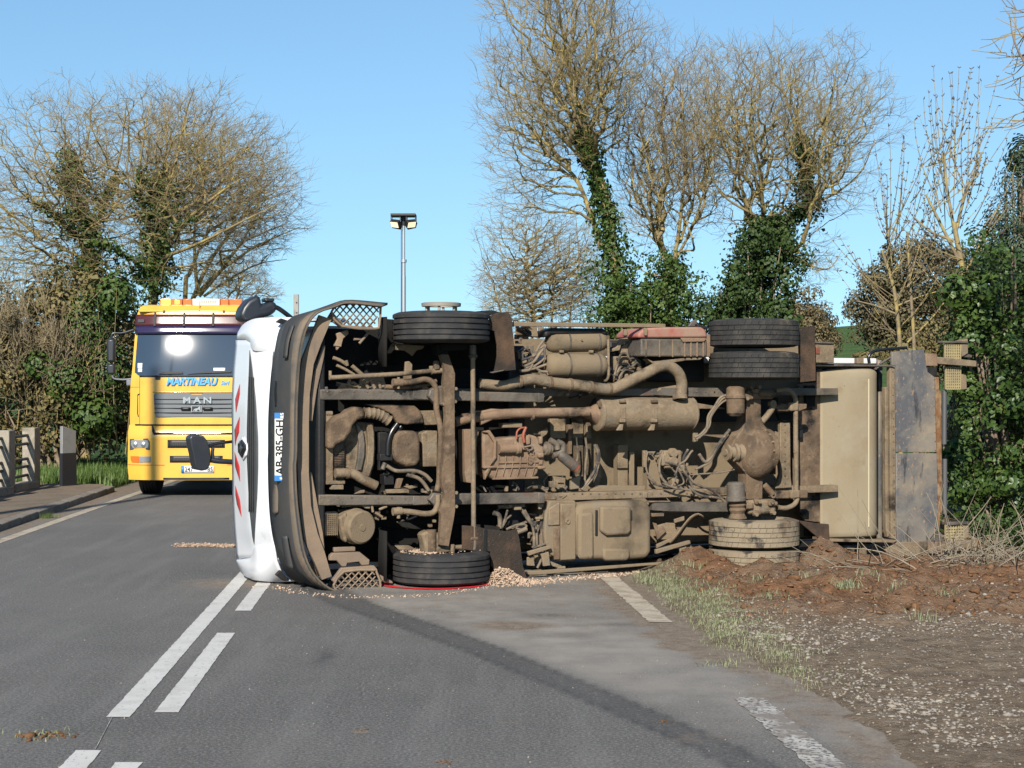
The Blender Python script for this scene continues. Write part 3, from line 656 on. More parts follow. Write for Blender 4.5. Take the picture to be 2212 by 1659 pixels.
# ---- black inner arches and cab underside fill
def arch(name, u, wy, R, z0, z1, a0, a1, m='cab_under', par=truck, th=.012):
    V = []; F = []; n = 24
    for i in range(n+1):
        q = a0+(a1-a0)*i/n
        for z in (z0, z1): V.append((u+R*math.cos(q), wy+R*math.sin(q), z))
    F = [(2*i, 2*i+1, 2*i+3, 2*i+2) for i in range(n)]
    return mesh(name, V, F, m, par, solid=th, ang=60)
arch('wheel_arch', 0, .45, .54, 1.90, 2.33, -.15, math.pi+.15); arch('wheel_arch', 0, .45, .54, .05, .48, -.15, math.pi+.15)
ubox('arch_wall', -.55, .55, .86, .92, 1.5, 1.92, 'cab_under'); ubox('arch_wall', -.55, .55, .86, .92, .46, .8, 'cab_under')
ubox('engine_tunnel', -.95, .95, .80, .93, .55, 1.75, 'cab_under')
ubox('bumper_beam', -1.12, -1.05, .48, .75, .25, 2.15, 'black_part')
# mudflaps
PL('mudflap', 'C228,135 300,105 390,98 415,150 430,330 452,590 300,604 268,604 292,480 292,380 272,262 228,250', .30, .02, 'mudflap', bevel=.004, label='brown gritty upper mudflap behind the front wheel')
PL('mudguard_tip', 'C150,92 250,84 325,105 270,120 230,128', .32, .3, 'black_part'); PL('mudguard_edge', 'C230,608 365,585 340,600 255,618', .29, .02, 'steel_dust')
PL('mudflap', 'D0,740 120,750 210,772 370,790 460,775 482,860 510,1080 562,1235 480,1232 390,1205 300,1150 240,1080 235,960 120,960 0,940', .34, .02, 'mudflap', bevel=.004, label='grit covered lower mudflap folded on the road')
BX('flap_strap', 'D176,772 208,960', .325, .01, 'black_part')
# ---- front suspension and steering
rest = [('leaf_spring', 'A745,795 1640,798 1795,806 C0,770 300,775 640,785 686,792 686,858 640,862 300,856 0,850 A1795,885 1640,880 745,877'),
        ('leaf_spring', 'B755,560 1650,572 1850,555 D0,472 140,472 640,466 690,468 690,550 640,554 140,566 0,566 B1850,640 1650,640 755,648')]
for nm, s in rest: PL(nm, s, .47, .07, 'steel_dust', bevel=.008)
PL('spring_eye', 'C640,783 690,790 690,860 640,864', .455, .11, 'steel_dust'); PL('spring_eye', 'D640,463 693,466 693,553 640,556', .455, .11, 'steel_dust')
PL('spring_clip', 'A1470,805 1600,812 1600,878 1470,870', .462, .02, 'steel_dust'); PL('spring_clip', 'B1515,570 1640,575 1640,640 1515,645', .462, .02, 'steel_dust')
PL('axle_beam', 'A1680,530 1700,522 1745,525 1796,672 1792,820 1795,1650 B1850,560 1850,690 1838,770 1812,900 1800,975 1725,962 1735,800 1738,720 1722,690 1745,655 1770,560 1742,480 1742,300 A1705,1400 1722,1000 1705,740 1716,640', .33, .05, 'dust_brown', bevel=.01)
PL('axle_web', 'A1735,560 1770,690 1768,1650 B1820,690 1790,960 1760,960 1790,690 1790,100 A1742,1000 1738,700', .385, .06, 'dust_brown')
PL('axle_clamp', 'A1600,800 1640,775 1700,765 1735,800 1735,905 1700,925 1640,910 1590,850', .40, .07, 'steel_dust', bevel=.012)
PL('axle_clamp', 'B1640,600 1680,545 1775,555 1790,590 1785,665 1740,690 1690,650', .40, .07, 'steel_dust', bevel=.012)
for s in ('A1715,780', 'A1712,910', 'A1805,790', 'A1800,890', 'B1775,548', 'B1775,668', 'B1862,545', 'B1862,655'):
    p = Vector(pts(s, .34)[0]); G().lathe(p, (0, 1, 0), [(0, 0), (0, .016), (.05, .016), (.05, .008), (.09, .008)], 6).make('u_bolt_nut', 'dust', truck)
TU('tie_rod', 'A1935,545 B2000,930', .36, .0215, 'dust', n=14)
for s in ('A1915,520 1975,550', 'B1975,900 2040,930'): BX('tie_rod_clamp', s, .335, .05, 'dust_brown', bevel=.012)
TU('tie_rod_end', 'A1935,450 1936,500 1935,560', .37, .03, 'steel_dust'); TU('tie_rod_end', 'B2000,915 2000,955 1995,1000', .37, .033, 'steel_dust')
PL('steering_arm', 'B1700,985 1990,958 2015,985 1990,1008 1860,1000 1840,1020 1700,1035', .39, .06, 'dust', bevel=.012)
PL('steering_arm', 'A1680,440 1940,440 1950,480 1700,500', .40, .06, 'cab_under')
PL('steering_knuckle', 'B1595,870 1640,850 1720,858 1735,960 1730,1030 1610,1035 1605,960 1588,890', .40, .14, 'dust', bevel=.02)
TU('knuckle_pin', 'B1660,842 1660,1030', .42, .045, 'dust_brown'); TU('knuckle_pin', 'B1830,960 1830,1035', .38, .02, 'dust')
PL('steering_knuckle', 'A1650,440 1740,430 1750,530 1665,530', .42, .14, 'cab_under', bevel=.02)
TU('drag_link', 'A815,705 1100,690 1400,672 1640,648', .42, .0205, 'dust', n=14)
TU('drag_link_end', 'A1610,655 1690,648', .42, .027, 'dust'); TU('drag_link_end', 'A822,650 822,712', .43, .014, 'dust'); TU('drag_link_end', 'A1610,612 1612,650', .42, .02, 'dust')
PL('bracket', 'A1410,580 1440,575 1465,600 1460,715 1395,720 1405,650', .52, .03, 'dust')
PL('axle_stop', 'A1640,572 1675,570 1680,640 1640,645', .38, .06, 'dust_brown', bevel=.01)
TU('stabiliser_bar', 'A1325,742 1450,740 1560,718 1620,742 1648,800 1650,900 1655,980 1680,1080 1684,1180 1674,1350 1672,1500 1655,1590', .41, .026, 'dust_brown', n=14)
TU('stabiliser_bar', 'B1712,560 1708,640 1680,700 1610,715 1500,700 1370,690', .41, .026, 'dust', n=14)
CYL('stabiliser_bush', 'A1310,742 1385,742', .41, [(0, 0), (0, .035), (1, .035), (1, 0)], 'dust_brown', n=14)
CYL('stabiliser_bush', 'B1350,697 1420,692', .41, [(0, 0), (0, .035), (1, .035), (1, 0)], 'dust', n=14)
TU('link_bolt', 'A1355,700 1355,790', .41, .013, 'dust'); TU('link_bolt', 'B1396,660 1396,750', .41, .016, 'dust')
TU('stabiliser_bar', 'A1250,775 1420,778 1560,760 1650,730', .47, .02, 'dust_brown')
for s, r in (('A845,548 900,570 950,602', .016), ('A872,608 940,640 1010,682', .013), ('A992,612 1082,690', .018), ('A945,570 955,610', .016), ('A870,742 960,760 1060,780', .008), ('A985,748 1010,745 1050,785', .012), ('A1080,722 1120,785', .014), ('A1140,728 1170,785', .016), ('A1200,735 1215,785', .014)):
    TU('steering_hose', s, .5, r, 'dust', k=4)
PL('bracket', 'A1220,742 1255,738 1250,782 1215,782', .5, .03, 'dust'); PL('bracket', 'A970,750 1060,765 1060,785 960,790', .52, .03, 'dust')
PL('arch_bracket', 'A1262,515 1295,450 1320,428 1345,440 1560,455 1545,480 1500,490 1465,537 1400,490 1320,488 1300,515', .58, .02, 'dust')
PL('arch_bracket', 'A1278,360 1300,335 1310,405 1285,390', .55, .02, 'dust_pink'); PL('arch_plate', 'B1380,778 1480,782 1590,840 1510,835 1430,820', .6, .02, 'dust'); PL('arch_plate', 'B1365,970 1480,968 1560,1010 1400,1005', .62, .02, 'dust')
# ---- frame rails
def rail_(name, z0, z1, u0, u1, m): return ubox(name, u0, u1, .62, .84, z0, z1, m, .006)
zr1 = pts('D1200,490', .62)[0][2]; zr2 = pts('C2050,775', .62)[0][2]
rail_('frame_rail', zr1-.035, zr1+.035, -.85, 4.35, 'dust'); rail_('frame_rail', zr2-.035, zr2+.035, -.85, 4.35, 'steel_dust')
# ---- engine bay
PL('radiator', 'A752,968 845,965 848,1535 728,1535 728,1160 745,1130', .52, .22, 'dust', bevel=.008)
for k in range(5): BX('radiator_bolt', f'A{760+17*k},{985} {770+17*k},{996}', .512, .01, 'dust_brown', bevel=0)
BX('radiator_core', 'A850,1195 925,1525', .56, .12, 'steel_dust')
for k in range(24): BX('radiator_fin', f'A846,{1203+13.2*k:.0f} 932,{1209+13.2*k:.0f}', .552, .01, 'dust_brown', bevel=0)
PL('air_duct', 'A805,1060 860,1005 930,985 962,955 1020,932 1092,938 1095,1022 1042,1035 1002,1080 992,1130 935,1200 872,1230 852,1268 802,1258', .44, .14, 'dust_brown', bevel=.03, seg=3)
g = G(); P = smooth_path(pts('A1085,980 1160,983 1220,1000 1280,1040', .5), 6); g.tube(P, [.045+.006*(i % 3 == 0) for i in range(len(P))], 16); g.make('corrugated_hose', 'dust', truck)
PL('fan_cowl', 'A900,1180 1010,1060 1040,1048 1160,1056 1172,1120 1176,1250 1168,1380 1132,1490 1060,1480 940,1430', .60, .15, 'dust', bevel=.01)
PL('fan_ring', 'A1020,1056 1050,1070 1085,1130 1096,1220 1094,1310 1068,1430 1020,1430 1040,1330 1046,1220 1038,1130', .57, .05, 'steel_dust', bevel=.01)
PL('fan_ring', 'A1105,1060 1155,1068 1165,1130 1168,1250 1160,1380 1125,1480 1075,1465 1108,1380 1118,1260 1115,1150', .56, .04, 'dust', bevel=.008)
TU('coolant_hose', 'A860,1450 950,1448 1010,1458 1080,1500 1180,1548', .48, .042, 'dust', n=16)
CYL('hose_clip', 'A950,1448 968,1450', .48, [(0, .046), (0, .049), (1, .049), (1, .046)], 'dust_brown', n=16)
BX('radiator_foot', 'A790,1510 940,1535', .5, .08, 'dust'); PL('radiator_foot', 'A842,1542 928,1540 928,1578 825,1578', .5, .05, 'dust')
PL('oil_sump', 'A1328,1150 1365,1120 1490,1118 1528,1160 1530,1350 1500,1395 1420,1402 1345,1360 1315,1320 1315,1200', .44, .2, 'dust_brown', bevel=.035, seg=3)
BX('engine_block', 'A1200,1130 1560,1420', .62, .3, 'black_part'); PL('engine_side', 'A1535,1135 1580,1118 1660,1118 1660,1400 1545,1400', .54, .2, 'dust', bevel=.01)
PL('engine_shield', 'A1090,912 1200,908 1480,920 1535,970 1556,1060 1420,1072 1345,1060 1310,990 1200,940', .54, .05, 'dust_brown', bevel=.012)
PL('engine_shield', 'A1520,962 1700,958 1700,1072 1560,1075 1545,1000', .58, .05, 'dust', bevel=.008)
TU('engine_hose', 'A1345,1065 1300,1130 1275,1210 1270,1310', .46, .024, 'black_gloss'); TU('engine_hose', 'A1375,1085 1330,1150 1305,1230', .5, .02, 'black_gloss')
BX('engine_mount', 'A1210,1300 1310,1352', .46, .08, 'black_part'); TU('engine_hose', 'A1250,1370 1230,1420', .48, .02, 'hose')
TU('engine_hose', 'A1262,1392 1340,1432 1480,1432 1560,1462 1612,1512', .47, .017, 'hose_dust'); TU('engine_hose', 'A1420,1462 1500,1485 1545,1520 1590,1585', .48, .017, 'hose_dust')
PL('bracket', 'A1262,1578 1440,1570 1440,1605 1262,1608', .52, .05, 'dust'); PL('bracket', 'A1350,1490 1395,1488 1370,1570 1330,1572', .53, .04, 'dust_brown')
PL('bracket', 'A1395,1552 1460,1545 1508,1560 1440,1575', .5, .02, 'dust'); PL('bracket', 'A1010,1612 1060,1585 1095,1580 1090,1605', .5, .03, 'dust'); PL('bracket', 'A1535,1600 1580,1585 1625,1578 1615,1612', .5, .03, 'dust')
PL('bracket', 'A735,1575 780,1580 785,1612 735,1612', .5, .04, 'dust_brown')
BX('compressor', 'A1245,1460 1320,1540', .56, .12, 'black_part')
# horn / air filter drum below the lower rail
a = Vector(pts('B1110,825', .40)[0]); G().lathe(a, Vector((-.28, 1, .05)), [(0, 0), (0, .03), (.006, .032), (.006, .128), (.02, .145), (.10, .148), (.105, .156), (.115, .156), (.12, .148), (.26, .14), (.26, 0)], 40).make('air_filter_drum', 'dust_flat', truck)
PL('drum_bracket', 'B920,740 985,700 990,950 960,935 930,800', .44, .1, 'dust', bevel=.02)
BX('heater_grille', 'B785,700 915,895', .50, .08, 'black_part', bevel=.02)
for k in range(11): BX('grille_bar', f'B822,{715+16*k} 908,{720+16*k}', .492, .01, 'dust', bevel=0)
for k in range(6): BX('grille_bar', f'B{822+16*k},712 {826+16*k},888', .488, .006, 'dust', bevel=0)
for s in ('B1240,680 1300,655', 'B1180,640 1190,700', 'B1210,705 1265,740'): TU('small_pipe', s, .5, .012, 'dust')
PL('bracket', 'B1090,640 1170,645 1168,675 1130,672', .5, .03, 'dust'); PL('bracket', 'B1630,795 1670,790 1672,822 1640,825', .5, .03, 'dust'); PL('bracket', 'B1200,700 1255,695 1240,770 1210,760', .55, .03, 'dust_brown')
# ---- air tanks
def tank(name, s, wd, r): return CYL(name, s, wd, [(0, 0), (.0, .02), (.012, r*.55), (.05, r*.86), (.12, r), (.88, r), (.95, r*.86), (.988, r*.55), (1, .02), (1, 0)], 'dust_flat', n=32, ang=80)
tank('air_tank', 'C705,355 1208,345', .64, .098); tank('air_tank', 'C695,548 1208,550', .64, .112)
for x in (872, 1122):
    for y, r in ((350, .1), (549, .1145)):
        c = Vector(pts(f'C{x},{y}', .64)[0]); G().lathe(c, (1, 0, 0), [(-.008, r), (-.008, r+.004), (.008, r+.004), (.008, r)], 32).make('tank_strap', 'steel_dust', truck)
    BX('strap_clip', f'C{x-50},422 {x-15},445', .56, .03, 'dust')
for s in ('C1010,340', 'C1005,545'):
    p = Vector(pts(s, .53)[0]); G().lathe(p, (0, 1, 0), [(0, 0), (0, .008), (.01, .012), (.03, .012)], 8).make('drain_valve', 'dust_brown', truck)
PL('tank_cover', 'C690,262 760,234 1195,240 1215,262 1222,300 1190,298 1170,286 750,292 700,322', .56, .2, 'black_part', bevel=.02)
for s, r in (('C500,505 600,470 640,400 690,330', .012), ('C520,560 600,520 650,450 700,395', .014), ('C530,575 590,560 660,600 715,605', .012), ('C560,520 620,430 700,380', .010), ('C520,590 600,580 700,545', .012), ('C600,560 660,520 700,480', .01), ('C640,610 700,600 720,630', .009), ('C480,600 560,590 590,540', .014)):
    TU('air_line', s, .6, r, 'hose_dust', k=4)
TU('air_line', 'C700,385 690,430 700,500', .58, .01, 'hose')
for s in ('C500,490 545,560', 'C560,380 600,560', 'C470,420 520,500'): BX('valve_block', s, .66, .06, 'hose_dust')
for s in ('C455,230 560,330', 'C445,290 480,330'): BX('bracket', s, .68, .03, 'dust_brown')
PL('bracket', 'C540,225 630,222 640,320 560,310', .7, .02, 'dust'); PL('bracket', 'C640,225 690,228 690,300 655,310', .7, .02, 'dust')
TU('air_line', 'C450,225 500,250 540,290 580,285', .64, .012, 'black_gloss'); TU('air_line', 'C480,240 520,235 575,275', .64, .012, 'black_gloss')
TU('pipe_post', 'C1228,330 1230,500 1230,630 1215,672 1195,684', .56, .013, 'dust'); PL('bracket_plate', 'C1215,262 1235,265 1245,340 1240,410 1215,410', .6, .02, 'dust_brown')
# ---- valve cluster and brackets
PL('valve_plate', 'C1262,475 1420,472 1500,560 1510,690 1420,735 1270,690', .74, .03, 'dust')
for s, r in (('C1315,500 1340,455 1385,455 1400,490', .012), ('C1460,520 1470,465 1520,460 1545,500 1550,545', .012), ('C1290,670 1310,600 1340,560 1400,570', .012), ('C1310,690 1330,640 1370,590 1430,600', .012), ('C1280,640 1300,560 1320,500', .01), ('C1430,560 1470,530 1500,540', .014), ('C1400,500 1450,490 1500,520', .012), ('C1420,470 1450,455 1480,480', .012), ('C1340,600 1390,560 1450,575', .01)):
    TU('valve_hose', s, .68, r, 'hose_dust', k=5)
for s in ('C1430,500 1490,545', 'C1400,580 1450,620', 'C1475,560 1530,600', 'C1370,620 1440,660', 'C1450,610 1490,680'): BX('valve_block', s, .7, .05, 'dust', bevel=.012)
PL('frame_bracket', 'C1240,440 1245,420 1300,395 1320,330 1380,318 1560,285 1560,312 1480,330 1390,350 1345,360 1325,425 1290,430', .72, .03, 'dust'); PL('frame_bracket', 'C1320,420 1345,390 1420,350 1440,350 1440,470 1330,455', .76, .03, 'dust')
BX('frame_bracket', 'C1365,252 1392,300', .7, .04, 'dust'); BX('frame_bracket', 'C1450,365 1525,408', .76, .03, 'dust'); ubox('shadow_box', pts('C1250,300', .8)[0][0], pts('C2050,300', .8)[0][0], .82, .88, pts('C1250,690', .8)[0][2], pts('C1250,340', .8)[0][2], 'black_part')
# ---- battery box with red lid
BX('battery_box', 'C1505,325 2062,480', .50, .4, 'steel_dust', bevel=.015)
PL('box_lid', 'C1482,285 1535,236 1700,228 2010,226 2050,250 2062,290 2062,318 1485,320', .49, .45, 'red_lid', bevel=.025, seg=3, label='faded red lid of the battery box')
for k in range(4): BX('box_rib', f'C{1870+52*k},345 {1882+52*k},478', .488, .02, 'dust_pink', bevel=.004)
for x in (1545, 1660, 1770): BX('box_rib', f'C{x},335 {x+10},480', .49, .02, 'dust', bevel=.004)
PL('lid_flap', 'C1840,318 2056,318 2040,352 1860,355', .478, .02, 'dust_pink', bevel=.006)
PL('box_ledge', 'C1555,495 1610,518 1880,488 2030,484 2000,505 1880,510 1780,528 1600,535', .52, .1, 'dust'); BX('box_end', 'C2035,290 2090,480', .52, .3, 'dust_pink')
BX('strap_post', 'C1535,235 1560,300', .47, .03, 'dust')
PL('side_marker', 'C1905,222 1935,178 1975,160 1980,222', .55, .03, 'steel_dust'); PL('mudguard_tip', 'C1980,200 2070,225 2070,250 1985,235', .5, .2, 'black_part')
# ---- side guards
PL('side_guard', 'C436,184 1712,200 1714,234 436,222', .50, .04, 'dust_flat', bevel=.006); BX('guard_end', 'C420,183 437,225', .50, .05, 'black_part')
PL('guard_bracket', 'C495,190 530,192 600,250 560,250', .53, .04, 'dust')
PL('side_guard', 'D545,1128 700,1118 2040,1026 2056,1030 2058,1054 1545,1082 640,1158 560,1158', .46, .04, 'dust_flat', bevel=.006)
PL('guard_bracket', 'D548,962 742,905 752,935 560,998', .46, .03, 'dust'); PL('guard_bracket', 'D665,982 728,962 742,1080 682,1086', .46, .02, 'dust')
PL('guard_bracket', 'D545,1010 600,1000 612,1085 545,1080', .5, .02, 'dust'); PL('guard_stay', 'D735,1040 840,1080 830,1108 760,1085', .5, .03, 'dust'); TU('guard_stay', 'D800,1100 862,1095', .48, .014, 'dust')
PL('guard_stay', 'D1632,945 1918,866 1926,896 1634,982', .44, .04, 'dust_flat'); PL('guard_bracket', 'D1830,935 1888,916 1908,1030 1845,1034', .46, .02, 'dust')
PL('torn_mudguard', 'D1632,745 1715,718 1790,720 1822,800 1770,862 1645,860', .6, .02, 'dust'); PL('torn_mudguard', 'D1640,900 1755,850 1770,870 1640,935', .55, .03, 'dust')
PL('torn_mudguard', 'D1605,715 1640,725 1650,765 1690,745 1720,790 1645,862 1630,800', .56, .02, 'dust_brown')
loft('torn_mudguard', [pts('D1745,885 1800,820 1860,740 1920,670 1985,640 2030,665', .46), pts('D1760,905 1830,830 1890,745 1950,690 2000,665 2035,700', .64)], 'dust', truck, 16, .01)
PL('torn_mudguard', 'D1785,690 1872,662 1872,700 1790,722', .5, .02, 'dust')
# ---- exhaust
TU('exhaust_pipe', 'C150,700 320,722 420,705 500,682 600,668 720,692 850,708 1000,722 1200,752 1290,742 1400,688 1560,610 1660,562 1740,558 1815,610 1846,690 1845,770 1832,835', .50, [.045]*13+[.05]*300, 'dust', n=20) if False else None
P = smooth_path(pts('C150,700 320,722 420,705 500,682 600,668 720,692 850,708 1000,722 1200,752 1290,742 1400,688 1560,610 1660,562 1740,558 1815,610 1846,690 1845,770 1832,835', .50), 6)
ex = G().tube(P, [.045+.008*min(1, i/40) for i in range(len(P))], 20).make('exhaust_pipe', 'dust', truck, ang=80)
for s, sl in (('C905,712', 1), ('C1075,735', 1), ('C1235,750', .9), ('C735,695', 1), ('C480,688', 1)):
    c = Vector(pts(s, .50)[0]); G().lathe(c, (1, 0, -.08), [(-.012, .05), (-.012, .058), (.012, .058), (.012, .05)], 20).make('pipe_clamp', 'dust_brown', ex)
c = Vector(pts('C1832,820', .50)[0]); G().lathe(c, (0.03, .2, 1), [(-.02, .055), (-.02, .072), (.02, .07), (.02, .05)], 24).make('pipe_flange', 'dust', ex)
TU('exhaust_pipe', 'A1795,1050 1900,1020 C0,1000 150,985 320,962 600,952 1060,945', .55, .045, 'dust_pink', n=20)
for s in ('C590,985', 'C160,990'):
    c = Vector(pts(s, .53)[0]); G().lathe(c, (1, 0, 0), [(-.01, 0), (-.01, .03), (.01, .03), (.01, 0)], 10).make('pipe_clamp', 'dust_brown', truck)
PL('exhaust_sleeve', 'C160,935 250,915 420,925 420,1000 260,1010 150,1060', .52, .04, 'dust_pink', bevel=.015)
mu = CYL('silencer', 'C1120,962 1935,955', .62, [(0, 0), (0, .13), (.012, .156), (.03, .16), (.035, .155), (.97, .155), (.975, .16), (.988, .156), (1, .13), (1, 0)], 'dust', n=44, ang=30)
CYL('silencer_cone', 'C1040,948 1135,958', .62, [(0, .04), (0, .055), (.4, .06), (1, .11), (1, 0)], 'dust_pink', mu, 24)
for x in (1350, 1618):
    BX('silencer_strap', f'C{x-10},905 {x+30},1000', .462, .03, 'dust', mu); BX('strap_buckle', f'C{x-22},1000 {x+28},1032', .45, .04, 'dust', mu)
    PL('silencer_strap', f'C{x-10},1035 {x+10},1040 {x},1100 {x-50},1100', .475, .03, 'dust', mu); BX('strap_buckle', f'C{x-25},842 {x+30},866', .475, .02, 'dust_brown', mu)
PL('silencer_tab', 'C1140,855 1160,850 1195,900 1180,920 1150,900', .5, .02, 'dust_brown', mu)
CYL('outlet_duct', 'C1640,785 1830,765', .62, [(0, .02), (.1, .05), (1, .06), (1, 0)], 'dust', n=20)
# ---- gearbox and propshaft
PL('clutch_housing', 'C15,1092 60,1088 130,1096 118,1250 128,1475 D120,300 98,385 35,378 20,300', .52, .14, 'dust_pink', bevel=.02)
PL('gearbox', 'C172,1112 235,1098 290,1170 400,1158 520,1152 562,1132 630,1148 655,1190 690,1232 695,1330 685,1400 650,1400 D640,300 600,345 540,352 300,350 245,345 190,300 175,240 170,60', .52, .26, 'dust_pink', bevel=.02)
PL('gearbox_flange', 'C170,1112 232,1095 290,1180 290,1330 240,1400 D238,270 192,360 186,300 232,240 C262,1330 268,1200 215,1120', .49, .05, 'dust_pink', bevel=.008)
CYL('gearbox_shaft_cover', 'C305,1255 480,1250', .50, [(0, 0), (0, .045), (.8, .045), (.85, .055), (1, .055), (1, 0)], 'dust_pink', n=18)
for y in (205, 245, 338): BX('casing_rib', f'D{258 if y > 230 else 300},{y} 640,{y+8}', .505, .03, 'dust_pink', bevel=.003)
for k in range(6): x = 300+62*k; PL('casing_rib', f'D{x},155 {x+9},155 {x+6},240 {x-25},345 {x-34},345 {x-3},240', .507, .03, 'dust_pink', bevel=.003)
for s in ('C430,1255 500,1295', 'C500,1230 560,1265', 'C440,1190 470,1250', 'C540,1140 575,1220', 'D180,240 290,262', 'D640,240 705,268', 'C640,1290 690,1330', 'C650,1150 680,1215', 'D470,70 500,130'): BX('casing_boss', s, .485, .06, 'dust_pink', bevel=.012)
for s in ('C585,1300', 'C585,1350', 'D590,120', 'D590,165', 'D575,210', 'D575,75'):
    p = Vector(pts(s, .5)[0]); G().lathe(p, (0, 1, 0), [(0, 0), (0, .02), (.03, .02)], 12).make('casing_bolt', 'dust_pink', truck)
TU('gear_cable', 'C455,1170 460,1110 495,1078 540,1080', .48, .009, 'orange_hose'); TU('gear_cable', 'C520,1200 512,1140 535,1070', .48, .014, 'orange_hose'); TU('gear_cable', 'C520,1240 580,1230 585,1260 545,1268', .48, .009, 'hose_dust')
BX('gearbox_mount', 'C340,1035 505,1075', .6, .1, 'dust')
CYL('output_flange', 'C668,1245 745,1262', .55, [(0, 0), (0, .04), (.3, .045), (.35, .065), (.7, .065), (.75, .05), (1, .05), (1, 0)], 'steel_dust', n=20)
for s in ('C735,1180 790,1215 800,1260', 'C760,1310 800,1300 850,1270', 'C800,1195 845,1220 850,1280'): TU('joint_yoke', s, .52, .028, 'steel_dust')
pr_ = CYL('propeller_shaft', 'C812,1292 945,1405', .52, [(0, 0), (0, .035), (.2, .05), (1, .05), (1, 0)], 'steel_dust', n=20)
CYL('shaft_stub', 'C925,1388 962,1420', .52, [(0, 0), (0, .046), (1, .046), (1, .02), (1, 0)], 'rust_red', pr_, 16)
# ---- body floor and ribs
uF0 = .95; uF1 = pts('E1035,700', .98)[0][0]
ubox('body_floor', uF0, uF1, 1.06, 1.10, .20, pts('C1300,330', .98)[0][2], 'dust_flat', .004)
for s, wd, d, m in (('C925,1000 1020,1475', .90, .06, 'dust'), ('C1045,1000 1088,1475', .88, .08, 'dust'), ('D925,0 1020,330', .90, .06, 'dust'), ('D1045,0 1088,315', .88, .08, 'dust'), ('D1312,60 1395,452', .86, .1, 'dust_flat'), ('D1408,120 1450,405', .88, .08, 'dust_flat'),
                    ('D1528,110 1560,250', .80, .04, 'dust'), ('D1560,118 1690,440', .84, .1, 'dust_flat'), ('C740,1000 870,1165', .86, .06, 'dust'), ('D740,325 872,452', .86, .06, 'dust'), ('C895,1050 925,1300', .84, .06, 'dust_brown')):
    BX('floor_rib', s, wd, d, m)
PL('floor_rib', 'D1112,60 1150,120 1165,250 1175,330 1150,400 1110,430', .84, .02, 'dust'); PL('floor_gusset', 'D1310,200 1350,168 1395,185 1395,260 1310,260', .83, .03, 'dust')
PL('floor_gusset', 'C660,1110 720,1070 715,1130 665,1165', .7, .02, 'dust'); PL('cross_member', 'D1080,440 1170,405 1540,405 1540,455 1080,455', .75, .06, 'dust_flat')
PL('floor_gusset', 'D910,440 912,350 940,340 1000,320 985,430', .7, .03, 'dust'); PL('floor_gusset', 'D765,325 870,340 865,430 790,440', .72, .03, 'dust')
for s, r in (('D1112,60 1140,120 1135,220 1090,320 1000,440', .014), ('D1130,60 1155,140 1140,260 1100,340 1010,445', .010), ('D1035,0 1048,120 1035,250 1030,420', .011), ('D960,0 970,160 940,300 990,420', .008), ('D1560,120 1545,200 1560,300 1640,400', .009), ('D1690,120 1660,220 1670,320 1750,400 2000,450', .012), ('D1660,300 1720,380 1850,430 2000,440 2212,520', .010), ('D1900,100 1860,180 1880,260 1950,380 2100,450 2212,540', .012), ('D1810,250 1800,320 1830,380', .009), ('D1850,120 1830,200 1850,260', .008), ('D1940,110 1880,170 1850,190', .010), ('D1700,250 1780,240 1840,260', .012), ('D1560,330 1640,400 1750,420', .010), ('D1840,290 1900,310 2000,310 2212,285', .007), ('D1720,455 1900,470 2005,520', .012), ('D220,435 290,410 420,425 560,430 620,405 690,430 720,490', .013), ('D240,450 420,445 560,448 640,420 700,450', .010), ('D690,400 690,360 740,295', .007), ('D820,520 850,460 880,410', .013), ('D850,525 880,450', .010), ('D115,420 150,450 200,455', .012)):
    TU('wiring_loom', s, .72, r, 'hose_dust', k=5, n=8)
for s in ('D1700,110 1850,235', 'D1820,230 1880,290', 'D1770,340 1830,410', 'D1685,140 1720,240'): BX('valve_block', s, .70, .12, 'dust', bevel=.015)
for s in ('D1785,130', 'D1785,200'):
    p = Vector(pts(s, .66)[0]); G().lathe(p, (0, 1, 0), [(0, 0), (0, .04), (.01, .045), (.06, .045)], 18).make('valve_cap', 'dust', truck)
for s in ('D365,405 388,455', 'D740,370 790,420', 'D700,490 790,525', 'D1520,460 1562,510'): BX('bracket', s, .60, .04, 'dust')
# ---- fuel tank, adblue tank
ft = PL('fuel_tank', 'D972,600 1000,558 1180,540 1525,530 1568,552 1598,590 1598,960 1568,1022 1420,1032 1010,1032 975,985', .46, .42, 'dust_flat', bevel=.05, seg=4)
PL('tank_step', 'D1168,580 1425,585 1428,790 1400,822 1220,828 1168,790', .415, .08, 'dust_flat', ft, .03, seg=3); PL('tank_step', 'D1190,935 1412,935 1418,1010 1390,1040 1210,1042 1185,1010', .43, .08, 'dust_flat', ft, .025, seg=3)
PL('tank_step', 'D980,640 1110,625 1118,1005 1090,1030 1000,1030 978,980', .445, .06, 'dust_flat', ft, .03, seg=3); BX('tank_slot', 'D1121,612 1142,830', .452, .02, 'black_part', ft)
BX('tank_shadow_gap', 'D1425,610 1432,700', .452, .02, 'black_part', ft)
ad = PL('additive_tank', 'D735,532 950,528 966,560 966,1020 945,1042 800,1045 770,1000 735,985 700,920 690,800 700,640', .52, .35, 'dust_flat', bevel=.03, seg=3)
BX('tank_cover', 'D828,560 958,1030', .505, .03, 'dust_flat', ad, .012); BX('tank_strip', 'D775,762 822,1028', .50, .02, 'dust_brown', ad); PL('tank_cover', 'D722,745 728,600 820,545 822,740', .505, .02, 'dust', ad, .01)
p = Vector(pts('D888,708', .50)[0]); G().lathe(p, (0, 1, 0), [(0, .005), (0, .012), (-.006, .014), (-.006, .022), (.01, .026)], 18).make('drain_plug', 'dust', ad)
PL('pump_panel', 'D615,720 650,690 690,700 700,900 690,1010 620,1060 600,900', .6, .04, 'dust', bevel=.01)
